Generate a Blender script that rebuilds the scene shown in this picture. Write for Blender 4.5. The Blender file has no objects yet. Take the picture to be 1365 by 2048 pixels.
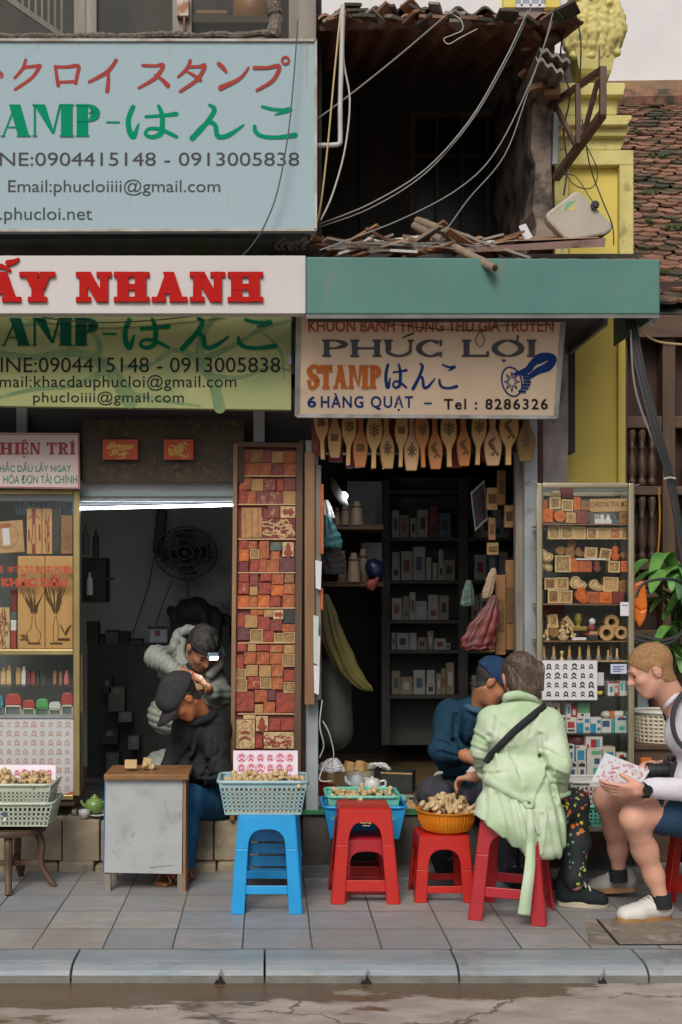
import bpy,bmesh,math,random
import numpy as np
from mathutils import Vector,Matrix,Euler
random.seed(7)
SC=bpy.context.scene
R=math.radians
# -- camera, world, sun
F,CX,CY,H=2385.0,540.0,1190.0,1.48
cam=bpy.data.cameras.new('camera');camo=bpy.data.objects.new('camera',cam);SC.collection.objects.link(camo)
camo.location=(0,0,H);camo.rotation_euler=(R(90),0,0)
cam.sensor_fit='VERTICAL';cam.sensor_height=36;cam.lens=F/2048*36
cam.shift_x=(682.5-CX)/2048;cam.shift_y=(CY-1024)/2048
cam.clip_start=0.05;cam.clip_end=200
SC.camera=camo
W=bpy.data.worlds.new('World');SC.world=W;W.use_nodes=True
nt=W.node_tree;bgn=nt.nodes['Background']
sky=nt.nodes.new('ShaderNodeTexSky');sky.sky_type='NISHITA';sky.sun_disc=False
SUN_EL,SUN_AZ=R(42),R(196)
sky.sun_elevation=SUN_EL;sky.sun_rotation=SUN_AZ;sky.air_density=1.0;sky.dust_density=6.0;sky.ozone_density=1.0
hsv=nt.nodes.new('ShaderNodeHueSaturation');hsv.inputs['Saturation'].default_value=0.18
nt.links.new(sky.outputs[0],hsv.inputs['Color']);nt.links.new(hsv.outputs[0],bgn.inputs['Color'])
bgn.inputs['Strength'].default_value=0.09
sl=bpy.data.lights.new('sun','SUN');so=bpy.data.objects.new('sun',sl);SC.collection.objects.link(so)
sl.energy=1.5;sl.angle=R(22);sl.color=(1.0,0.92,0.80)
sd=Vector((math.sin(SUN_AZ)*math.cos(SUN_EL),math.cos(SUN_AZ)*math.cos(SUN_EL),math.sin(SUN_EL)))
so.rotation_euler=(-sd).to_track_quat('-Z','Y').to_euler()
SC.view_settings.view_transform='Standard';SC.view_settings.look='None'
SC.view_settings.exposure=0.0;SC.view_settings.gamma=1.0
SC.render.engine='CYCLES'
SC.cycles.use_denoising=True;SC.cycles.max_bounces=8;SC.cycles.transparent_max_bounces=24
SC.cycles.caustics_reflective=False;SC.cycles.caustics_refractive=False;SC.cycles.sample_clamp_indirect=4.0
# -- helpers
def P(px,py,d):return Vector(((px-CX)*d/F,d,H-(py-CY)*d/F))
def S(n,d):return n*d/F
COL=SC.collection
def thing(name,label,cat,loc=(0,0,0),rz=0,group=None,kind=None,rot=None):
 o=bpy.data.objects.new(name,None);COL.objects.link(o);o.empty_display_size=0.05
 o.location=loc;o.rotation_euler=rot if rot else(0,0,rz)
 tag(o,label,cat,group,kind);return o
def tag(o,label=None,cat=None,group=None,kind=None):
 if label:o['label']=label
 if cat:o['category']=cat
 if group:o['group']=group
 if kind:o['kind']=kind
 return o
def root_of(o):
 while o.parent:o=o.parent
 return o
def copy_tree(o,parent=None):
 kids=[c for c in o.children]
 c=o.copy();COL.objects.link(c);c.parent=parent
 for k in kids:copy_tree(k,c)
 return c
def rail(pts,n=6,closed=False):
 pts=[Vector(p)for p in pts];out=[]
 m=len(pts)
 for i in range(m if closed else m-1):
  g=lambda k:pts[k%m]if closed else pts[max(0,min(m-1,k))]
  p0,p1,p2,p3=g(i-1),g(i),g(i+1),g(i+2)
  for j in range(n):
   t=j/n
   out.append(0.5*((2*p1)+(p2-p0)*t+(2*p0-5*p1+4*p2-p3)*t*t+(3*p1-p0-3*p2+p3)*t**3))
 if not closed:out.append(pts[-1])
 return out
class MB:
 """collects shapes for ONE mesh"""
 def __init__(s):s.v=[];s.f=[];s.mi=[];s.cur=0
 def add(s,vs,fs,M=None):
  b=len(s.v)
  s.v+=[tuple(M@Vector(v))if M is not None else tuple(v)for v in vs]
  s.f+=[tuple(b+i for i in f)for f in fs];s.mi+=[s.cur]*len(fs);return s
 def hexa(s,p,M=None):
  return s.add(p,[(3,2,1,0),(4,5,6,7),(0,1,5,4),(1,2,6,5),(2,3,7,6),(3,0,4,7)],M)
 def box(s,x0,x1,y0,y1,z0,z1,M=None):
  return s.hexa([(x0,y0,z0),(x1,y0,z0),(x1,y1,z0),(x0,y1,z0),(x0,y0,z1),(x1,y0,z1),(x1,y1,z1),(x0,y1,z1)],M)
 def pbox(s,px0,px1,py0,py1,d,t):
  a=P(px0,py1,d);b=P(px1,py0,d)
  return s.box(a.x,b.x,d,d+t,a.z,b.z)
 def prism(s,poly,y0,y1,M=None):
  n=len(poly)
  vs=[(x,y0,z)for x,z in poly]+[(x,y1,z)for x,z in poly]
  fs=[tuple(range(n)),tuple(range(2*n-1,n-1,-1))]+[(i,i+n,(i+1)%n+n,(i+1)%n)for i in range(n)]
  return s.add(vs,fs,M)
 def pprism(s,pix,d,t):return s.prism([(P(x,y,d).x,P(x,y,d).z)for x,y in pix],d,d+t)
 def flat(s,pts):return s.add(pts,[tuple(range(len(pts)))])
 def tube(s,path,r,n=8,caps=True,M=None):
  path=[Vector(p)for p in path];m=len(path)
  rs=r if isinstance(r,(list,tuple))else[r]*m
  vs=[];fs=[]
  up=Vector((0,0,1));prev=None
  for i,p in enumerate(path):
   t=(path[min(i+1,m-1)]-path[max(i-1,0)])
   t=t.normalized()if t.length>1e-9 else Vector((0,0,1))
   if prev is None:
    a=t.cross(up);a=a if a.length>0.05 else t.cross(Vector((1,0,0)))
    a.normalize()
   else:
    a=(prev-t*prev.dot(t));a=a.normalized()if a.length>1e-6 else t.orthogonal().normalized()
   prev=a;b=t.cross(a)
   for k in range(n):
    g=2*math.pi*k/n
    vs.append(p+(a*math.cos(g)+b*math.sin(g))*rs[i])
  for i in range(m-1):
   for k in range(n):
    fs.append((i*n+k,i*n+(k+1)%n,(i+1)*n+(k+1)%n,(i+1)*n+k))
  if caps:fs+=[tuple(range(n))[::-1],tuple((m-1)*n+k for k in range(n))]
  return s.add(vs,fs,M)
 def bar(s,a,b,w,h=None,up=(0,0,1)):
  a=Vector(a);b=Vector(b);t=(b-a).normalized();h=h or w
  u=Vector(up);u=u if abs(t.dot(u))<0.98 else Vector((0,1,0))
  x=t.cross(u).normalized()*(w/2);y=x.cross(t).normalized()*(h/2)
  return s.hexa([a-x-y,a+x-y,a+x+y,a-x+y,b-x-y,b+x-y,b+x+y,b-x+y])
 def lathe(s,prof,c=(0,0,0),n=20,M=None,sx=1,sy=1,a0=0,a1=2*math.pi):
  vs=[];fs=[];c=Vector(c);m=len(prof);full=abs(a1-a0-2*math.pi)<1e-6
  nn=n if full else n+1
  for r,z in prof:
   for k in range(nn):
    g=a0+(a1-a0)*k/n
    vs.append((c.x+sx*r*math.cos(g),c.y+sy*r*math.sin(g),c.z+z))
  for i in range(m-1):
   for k in range(n):
    k2=(k+1)%nn if full else k+1
    fs.append((i*nn+k,i*nn+k2,(i+1)*nn+k2,(i+1)*nn+k))
  return s.add(vs,fs,M)
 def ball(s,c,r,n=12,M=None):
  rx,ry,rz=r if isinstance(r,(tuple,list))else(r,r,r)
  pr=[(max(1e-4,math.sin(math.pi*i/n)),-math.cos(math.pi*i/n))for i in range(n+1)]
  vs=[];fs=[]
  for a,z in pr:
   for k in range(n):
    g=2*math.pi*k/n;vs.append((c[0]+rx*a*math.cos(g),c[1]+ry*a*math.sin(g),c[2]+rz*z))
  for i in range(n):
   for k in range(n):fs.append((i*n+k,i*n+(k+1)%n,(i+1)*n+(k+1)%n,(i+1)*n+k))
  return s.add(vs,fs,M)
 def build(s,name,mat,parent=None,local=False,smooth=False,bevel=0,seg=2,recalc=True):
  off=Vector((0,0,0))
  if parent is not None and not local:off=root_of(parent).location
  me=bpy.data.meshes.new(name)
  me.from_pydata([(v[0]-off[0],v[1]-off[1],v[2]-off[2])for v in s.v],[],s.f)
  mats=mat if isinstance(mat,(list,tuple))else[mat]
  for m in mats:me.materials.append(m)
  if len(mats)>1:
   me.polygons.foreach_set('material_index',s.mi)
  if recalc:
   bm=bmesh.new();bm.from_mesh(me);bmesh.ops.recalc_face_normals(bm,faces=bm.faces);bm.to_mesh(me);bm.free()
  if smooth:
   me.polygons.foreach_set('use_smooth',[True]*len(me.polygons))
   if smooth!='all':
    try:me.set_sharp_from_angle(angle=R(40))
    except Exception:pass
  me.update()
  o=bpy.data.objects.new(name,me);COL.objects.link(o)
  if parent is not None:o.parent=parent
  if bevel:
   b=o.modifiers.new('bevel','BEVEL');b.width=bevel;b.segments=seg;b.limit_method='ANGLE';b.angle_limit=R(40)
  return o
# -- materials
MATS={}
def mat(name,col,rough=0.6,col2=None,scale=6.0,detail=4,stretch=(1,1,1),contrast=(0.35,0.65),bump=0.0,bscale=None,metal=0.0,spec=0.5,grime=None,gscale=2.0,gamt=(0.55,0.75),streak=False,trans=0.0,sub=0.0,rough2=None,coord='Object',alpha=None):
 if name in MATS:return MATS[name]
 if name.startswith(('ink_','raised_','sign_')):spec,rough=.12,.8
 m=bpy.data.materials.new(name);m.use_nodes=True;MATS[name]=m
 t=m.node_tree;N=t.nodes;L=t.links;b=N['Principled BSDF']
 b.inputs['Roughness'].default_value=rough;b.inputs['Metallic'].default_value=metal
 b.inputs['Specular IOR Level'].default_value=spec
 if trans:b.inputs['Transmission Weight'].default_value=trans
 if sub:
  b.inputs['Subsurface Weight'].default_value=sub;b.inputs['Subsurface Radius'].default_value=(0.01,0.004,0.002);b.inputs['Subsurface Scale'].default_value=0.5
 tc=N.new('ShaderNodeTexCoord');mp=N.new('ShaderNodeMapping');L.new(tc.outputs[coord],mp.inputs['Vector'])
 mp.inputs['Scale'].default_value=stretch
 b.inputs['Base Color'].default_value=(*col,1)
 last=None
 if col2 is not None:
  nz=N.new('ShaderNodeTexNoise');nz.inputs['Scale'].default_value=scale;nz.inputs['Detail'].default_value=detail
  L.new(mp.outputs[0],nz.inputs['Vector'])
  rp=N.new('ShaderNodeValToRGB');rp.color_ramp.elements[0].position=contrast[0];rp.color_ramp.elements[1].position=contrast[1]
  rp.color_ramp.elements[0].color=(*col,1);rp.color_ramp.elements[1].color=(*col2,1)
  L.new(nz.outputs['Fac'],rp.inputs['Fac']);last=rp.outputs['Color']
  if rough2 is not None:
   mr=N.new('ShaderNodeMapRange');mr.inputs['From Min'].default_value=contrast[0];mr.inputs['From Max'].default_value=contrast[1]
   mr.inputs['To Min'].default_value=rough;mr.inputs['To Max'].default_value=rough2
   L.new(nz.outputs['Fac'],mr.inputs['Value']);L.new(mr.outputs[0],b.inputs['Roughness'])
 if grime is not None:
  mp2=N.new('ShaderNodeMapping');L.new(tc.outputs[coord],mp2 .inputs['Vector'])
  mp2 .inputs['Scale'].default_value=(6,6,0.5)if streak else(1,1,1)
  n2=N.new('ShaderNodeTexNoise');n2 .inputs['Scale'].default_value=gscale;n2 .inputs['Detail'].default_value=6;n2 .inputs['Roughness'].default_value=0.65
  L.new(mp2 .outputs[0],n2 .inputs['Vector'])
  r2=N.new('ShaderNodeValToRGB');r2 .color_ramp.elements[0].position=gamt[0];r2 .color_ramp.elements[1].position=gamt[1]
  L.new(n2 .outputs['Fac'],r2 .inputs['Fac'])
  mx=N.new('ShaderNodeMix');mx.data_type='RGBA'
  L.new(r2 .outputs['Color'],mx.inputs['Factor'])
  if last is not None:L.new(last,mx.inputs['A'])
  else:mx.inputs['A'].default_value=(*col,1)
  mx.inputs['B'].default_value=(*grime,1);last=mx.outputs['Result']
 if last is not None:L.new(last,b.inputs['Base Color'])
 if bump:
  nb=N.new('ShaderNodeTexNoise');nb.inputs['Scale'].default_value=bscale or scale*4;nb.inputs['Detail'].default_value=5
  L.new(mp.outputs[0],nb.inputs['Vector'])
  bp=N.new('ShaderNodeBump');bp.inputs['Strength'].default_value=bump;bp.inputs['Distance'].default_value=0.01
  L.new(nb.outputs['Fac'],bp.inputs['Height']);L.new(bp.outputs[0],b.inputs['Normal'])
 if alpha is not None:b.inputs['Alpha'].default_value=alpha
 return m
def emis(name,col,strength):
 m=bpy.data.materials.new(name);m.use_nodes=True;b=m.node_tree.nodes['Principled BSDF']
 b.inputs['Base Color'].default_value=(*col,1);b.inputs['Emission Color'].default_value=(*col,1);b.inputs['Emission Strength'].default_value=strength
 return m
def glass_mat(name,tint=(0.98,0.985,0.98),refl=0.022):
 m=bpy.data.materials.new(name);m.use_nodes=True;t=m.node_tree;N=t.nodes
 N.remove(N['Principled BSDF'])
 a=N.new('ShaderNodeBsdfTransparent');a.inputs[0].default_value=(*tint,1)
 g=N.new('ShaderNodeBsdfGlossy');g.inputs['Roughness'].default_value=0.03
 fr=N.new('ShaderNodeLayerWeight');fr.inputs[0].default_value=0.15
 mr=N.new('ShaderNodeMapRange');mr.inputs['To Min'].default_value=refl;mr.inputs['To Max'].default_value=0.7
 mx=N.new('ShaderNodeMixShader')
 t.links.new(fr.outputs['Fresnel'],mr.inputs['Value']);t.links.new(mr.outputs[0],mx.inputs[0])
 t.links.new(a.outputs[0],mx.inputs[1]);t.links.new(g.outputs[0],mx.inputs[2]);t.links.new(mx.outputs[0],N['Material Output'].inputs[0])
 return m
def dusty_glass(name):
 m=bpy.data.materials.new(name);m.use_nodes=True;t=m.node_tree;N=t.nodes;N.remove(N['Principled BSDF'])
 a=N.new('ShaderNodeBsdfTransparent');a.inputs[0].default_value=(.8,.82,.8,1);g=N.new('ShaderNodeBsdfDiffuse');g.inputs[0].default_value=(.4,.4,.38,1)
 mx=N.new('ShaderNodeMixShader');mx.inputs[0].default_value=.07;t.links.new(a.outputs[0],mx.inputs[1]);t.links.new(g.outputs[0],mx.inputs[2]);t.links.new(mx.outputs[0],N['Material Output'].inputs[0]);return m
def wood(name,c1,c2,axis='z',sc=5,rough=0.55,bump=0.15,**k):
 st={'x':(0.12,1,1),'y':(1,0.12,1),'z':(1,1,0.12)}[axis]
 return mat(name,c1,rough,c2,scale=sc*5,detail=5,stretch=st,contrast=(0.3,0.7),bump=bump,**k)
# -- lettering
def text_geo(s,offset=0.0,space=1.0):
 cu=bpy.data.curves.new('lettering','FONT');cu.body=s;cu.size=1;cu.offset=offset;cu.space_character=space;cu.resolution_u=4
 o=bpy.data.objects.new('lettering',cu);COL.objects.link(o)
 dg=bpy.context.evaluated_depsgraph_get();me=o.evaluated_get(dg).to_mesh()
 vs=[tuple(v.co)for v in me.vertices];fs=[tuple(p.vertices)for p in me.polygons]
 o.evaluated_get(dg).to_mesh_clear();bpy.data.objects.remove(o);bpy.data.curves.remove(cu)
 return vs,fs
def fit2(vs,fs,x0,x1,y0,y1,keep=None):
 """map 2-D geometry onto a pixel box (y down)"""
 xs=[v[0]for v in vs];ys=[v[1]for v in vs]
 a,b,c,d=min(xs),max(xs),min(ys),max(ys)
 return[(x0+(v[0]-a)/(b-a)*(x1-x0),y1-(v[1]-c)/(d-c)*(y1-y0))for v in vs],fs
def put_text(mb,s,x0,x1,y0,y1,plane,offset=0.0,space=1.0,lift=0.002,flip=False):
 vs,fs=text_geo(s,offset,space)
 pv,fs=fit2(vs,fs,x0,x1,y0,y1)
 if flip:pv=[(x0+x1-x,y)for x,y in pv]
 mb.add([plane(x,y,lift)for x,y in pv],fs)
def put_poly(mb,polys,plane,lift=0.002,step=0.0004):
 for i,poly in enumerate(polys):
  mb.add([plane(x,y,lift+i*step)for x,y in poly],[tuple(range(len(poly)))])
def ribbon(pts,ws,n=6,cap=True):
 """brush stroke: centre line and widths -> convex-ish quads as polygons list"""
 c=rail([(p[0],p[1],0)for p in pts],n);m=len(c)
 k=len(ws);w=[]
 for i in range(m):
  t=i/(m-1)*(k-1);a=int(min(t,k-2));w.append(ws[a]+(ws[a+1]-ws[a])*(t-a))
 Lp=[];Rp=[]
 for i in range(m):
  t=c[min(i+1,m-1)]-c[max(i-1,0)];nrm=Vector((-t.y,t.x,0)).normalized()*w[i]/2
  Lp.append((c[i]+nrm)[:2]);Rp.append((c[i]-nrm)[:2])
 vs=Lp+Rp;fs=[(i,i+1,m+i+1,m+i)for i in range(m-1)]
 if cap:
  for i,sg in((0,-1),(m-1,1)):
   t=(c[min(i+1,m-1)]-c[max(i-1,0)]).normalized();nr=Vector((-t.y,t.x,0));r=w[i]/2;b=len(vs)
   for q in range(9):
    g=math.pi*q/8;p=c[i]+nr*r*math.cos(g)+t*sg*r*math.sin(g);vs.append(p[:2])
   fs.append(tuple(range(b,b+9)))
 return vs,fs
def put_strokes(mb,strokes,plane,lift=0.001,step=0.00025):
 for i,(pts,ws)in enumerate(strokes):
  vs,fs=ribbon(pts,ws);n=(len(vs)-18)//2
  mb.add([plane(x,y,lift+i*step+((j%n)*0.000006 if j<2*n else 0.0002 if j<2*n+9 else 0.0001))for j,(x,y)in enumerate(vs)],fs)
def serif(ch,w,tk,tn,sl,st):
 """one capital of a slab-serif alphabet in a w x 1 box -> list of polygons (x right, y up)"""
 rect=lambda a,b,c,d:[(a,c),(b,c),(b,d),(a,d)]
 def stem(x,t=tk,top=True,bot=True):
  q=[rect(x,x+t,0,1)]
  if bot:q.append(rect(x-sl,x+t+sl,0,st))
  if top:q.append(rect(x-sl,x+t+sl,1-st,1))
  return q
 def diag(x0,y0,x1,y1,t):return[[(x0,y0),(x0+t,y0),(x1+t,y1),(x1,y1)]]
 def arc(cx,cy,rx,ry,a0,a1,t0,t1,n=14):
  out=[]
  for i in range(n):
   q=[]
   for j in(i,i+1):
    g=a0+(a1-a0)*j/n;t=t1+(t0-t1)*abs(math.cos(g))
    q.append(((cx+rx*math.cos(g),cy+ry*math.sin(g)),(cx+(rx-t)*math.cos(g),cy+(ry-t)*math.sin(g))))
   out.append([q[0][0],q[1][0],q[1][1],q[0][1]])
  return out
 a=sl;pi=math.pi
 if ch=='I':return stem(a)
 if ch=='H':return stem(a)+stem(w-a-tk)+[rect(a,w-a,.5-tn/2,.5+tn/2)]
 if ch=='N':return stem(a,tn*1.1)+stem(w-a-tn*1.1,tn*1.1,True,False)+diag(w-a-tk*1.05,0,a,1,tk)
 if ch=='M':return stem(a,tn*1.1)+stem(w-a-tk)+[[(a,1),(w*.47,.1),(w*.53,.1),(a+tk,1)],[(w*.47,.1),(w*.53,.1),(w-a-tk+tn*.2,1),(w-a-tk-tn,1)]]
 if ch=='A':return diag(w-a-tk,0,w*.5-tk*.6,1,tk)+diag(a,0,w*.5-tn*.5,1,tn)+[rect(w*.25,w*.72,.27,.27+tn*.8),rect(0,a*2+tn,0,st),rect(w-2*a-tk,w,0,st)]
 if ch=='P':return stem(a)+arc(w*.5,.73,w*.5,.27,-pi/2,pi/2,tk,tn*.8)+[rect(a,w*.5,1-tn*.8,1),rect(a,w*.5,.46,.46+tn*.8)]
 if ch=='R':return serif('P',w*.92,tk,tn,sl,st)+diag(w-a-tk*.8,0,w*.42,.5,tk*.85)+[rect(w-a-tk,w,0,st)]
 if ch=='L':return stem(a)+[rect(a,w,0,st*1.1),rect(w-tn,w,0,.33)]
 if ch=='E':return stem(a)+[rect(a,w*.93,0,st*1.1),rect(w*.93-tn,w*.93,0,.32),rect(a,w*.9,1-st*1.1,1),rect(w*.9-tn,w*.9,.7,1),rect(a,w*.62,.5-tn/2,.5+tn/2),rect(w*.62,w*.62+tn,.36,.64)]
 if ch=='T':return stem(w/2-tk/2,tk,False)+[rect(0,w,1-st*1.1,1),rect(0,tn,.68,1),rect(w-tn,w,.68,1)]
 if ch=='Y':return[rect(w/2-tk/2,w/2+tk/2,0,.5),rect(w/2-tk/2-sl,w/2+tk/2+sl,0,st)]+diag(w/2-tk/2,.42,a,1,tk)+diag(w/2-tn*.2,.42,w-a-tn*1.1,1,tn*1.1)+[rect(0,2*a+tk,1-st,1),rect(w-2*a-tn*1.1,w,1-st,1)]
 if ch=='U':return[rect(a,a+tk,.35,1),rect(w-a-tn*1.1,w-a,.35,1),rect(0,2*a+tk,1-st,1),rect(w-2*a-tn*1.1,w,1-st,1)]+arc(w/2,.36,w/2-a,.36,pi,2*pi,(tk+tn)/2,tn)
 if ch=='O':return arc(w/2,.5,w/2,.5,0,2*pi,tk,tn*.8,24)
 if ch=='C':return arc(w*.52,.5,w*.52,.5,pi*.27,pi*1.75,tk,tn*.8,20)+[rect(w*.84,w*.84+tn,.64,1),rect(w*.84,w*.84+tn,.02,.3)]
 if ch=='S':
  v,f=ribbon([(w*.92,.72),(w*.8,.92),(w*.45,.95),(w*.14,.78),(w*.3,.57),(w*.68,.45),(w*.86,.25),(w*.55,.05),(w*.2,.08),(w*.06,.3)],[tn,tn,tn,tk,tk*1.1,tk*1.1,tk,tn,tn,tn],4)
  return[[v[i]for i in q]for q in f]+[rect(w*.86,w*.86+tn,.66,.98),rect(0.02,.02+tn,.03,.36)]
 return[]
SW=dict(A=.95,M=1.3,P=.78,N=.95,H=.95,Y=.9,U=.9,C=.85,L=.78,O=.95,I=.45,S=.72,T=.82,R=.85,E=.78)
def put_serif(mb,word,x0,x1,y0,y1,plane,tk=.22,tn=.1,sl=.06,st=.08,gap=.12,lift=0.002,wide=1.0,acc={}):
 adv=[];x=0
 for c in word:
  w=SW.get(c,.5)*wide if c!=' ' else.35*wide
  if c=='I':w=tk+2*sl
  adv.append((c,x,w));x+=w+gap
 tot=x-gap;sx=(x1-x0)/tot;sy=y1-y0;k=0
 for i,(c,ox,w)in enumerate(adv):
  for poly in serif(c,w,tk,tn,sl,st):
   mb.add([plane(x0+(ox+px)*sx,y1-py*sy,lift+(k%11)*0.0004)for px,py in poly],[tuple(range(len(poly)))]);k+=1
  if i in acc:
   for pts,wd in acc[i]:
    vs,fs=ribbon([(x0+(ox+a*w)*sx,y1-b*sy)for a,b in pts],[q*sy for q in wd])
    mb.add([plane(u,v,lift+(k%11)*0.0004)for u,v in vs],fs);k+=1
def upright(d):return lambda x,y,l:P(x,y,d)+Vector((0,-l,0))
def tilted(ya,_x,da,yb,db):
 """sign plane: photo row ya lies at distance da, row yb at db"""
 za=P(0,ya,da).z;zb=P(0,yb,db).z
 def f(x,y,l):
  m=(H-0);t=-(y-CY)/F
  A=(zb-za)/(db-da)if abs(db-da)>1e-9 else None
  d=da if A is None else(za-A*da-H)/(t-A)
  q=P(x,y,d);n=Vector((0,-(za-zb),(da-db))).normalized()
  if n.y>0:n=-n
  return q+n*l
 return f
# -- materials of the setting
def road_mat():
 m=bpy.data.materials.new('wet_road');m.use_nodes=True;t=m.node_tree;N=t.nodes;L=t.links;b=N['Principled BSDF']
 tc=N.new('ShaderNodeTexCoord')
 def noise(sc,st=(1,1,1),det=6,rg=.6):
  mp=N.new('ShaderNodeMapping');mp.inputs['Scale'].default_value=st;L.new(tc.outputs['Object'],mp.inputs[0])
  n=N.new('ShaderNodeTexNoise');n.inputs['Scale'].default_value=sc;n.inputs['Detail'].default_value=det;n.inputs['Roughness'].default_value=rg;L.new(mp.outputs[0],n.inputs[0]);return n
 def ramp(src,a,c,ca=(0,0,0,1),cb=(1,1,1,1)):
  r=N.new('ShaderNodeValToRGB');r.color_ramp.elements[0].position=a;r.color_ramp.elements[1].position=c
  r.color_ramp.elements[0].color=ca;r.color_ramp.elements[1].color=cb;L.new(src,r.inputs[0]);return r
 def math_(op,a,c):
  n=N.new('ShaderNodeMath');n.operation=op
  for i,v in((0,a),(1,c)):
   if isinstance(v,(int,float)):n.inputs[i].default_value=v
   else:L.new(v,n.inputs[i])
  return n.outputs[0]
 def mix(f,a,c):
  x=N.new('ShaderNodeMix');x.data_type='RGBA';L.new(f,x.inputs['Factor'])
  for k,v in(('A',a),('B',c)):
   if isinstance(v,tuple):x.inputs[k].default_value=(*v,1)
   else:L.new(v,x.inputs[k])
  return x.outputs['Result']
 sep=N.new('ShaderNodeSeparateXYZ');L.new(tc.outputs['Object'],sep.inputs[0])
 base=ramp(noise(5,(1,2,1)).outputs[0],.3,.7,(.29,.24,.21,1),(.47,.40,.36,1)).outputs[0]
 gut=math_('ADD',math_('MULTIPLY',math_('SUBTRACT',sep.outputs[1],4.34),4.0),math_('MULTIPLY',math_('SUBTRACT',noise(2.2,(1,2.6,1)).outputs[0],.55),3.6))
 gut=math_('ADD',gut,math_('MULTIPLY',math_('ADD',sep.outputs[0],.1),-.55))
 gr=ramp(gut,.25,.5)
 col=mix(gr.outputs[0],base,(.13,.082,.045))
 vo=N.new('ShaderNodeTexVoronoi');vo.feature='DISTANCE_TO_EDGE';vo.inputs['Scale'].default_value=1.1
 mpv=N.new('ShaderNodeMapping');mpv.inputs['Scale'].default_value=(1,3.2,1)
 wn=noise(5,det=5);wx=N.new('ShaderNodeMix');wx.data_type='RGBA';wx.inputs['Factor'].default_value=.22
 L.new(tc.outputs['Object'],wx.inputs['A']);L.new(wn.outputs['Color'],wx.inputs['B']);L.new(wx.outputs['Result'],mpv.inputs[0]);L.new(mpv.outputs[0],vo.inputs[0])
 cr=ramp(vo.outputs['Distance'],.002,.012,(1,1,1,1),(0,0,0,1))
 col=mix(cr.outputs[0],col,(.11,.095,.08))
 pk=ramp(noise(30,det=3).outputs[0],.6,.75);col=mix(math_('MULTIPLY',pk.outputs[0],.5),col,(.08,.075,.07))
 L.new(col,b.inputs['Base Color'])
 rr=N.new('ShaderNodeMapRange');rr.inputs['To Min'].default_value=.55;rr.inputs['To Max'].default_value=.12;L.new(gr.outputs[0],rr.inputs[0]);L.new(rr.outputs[0],b.inputs['Roughness'])
 bp=N.new('ShaderNodeBump');bp.inputs['Strength'].default_value=.35;bp.inputs['Distance'].default_value=.01
 L.new(math_('SUBTRACT',noise(40).outputs[0],math_('MULTIPLY',cr.outputs[0],1.5)),bp.inputs['Height']);L.new(bp.outputs[0],b.inputs['Normal'])
 return m
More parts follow.
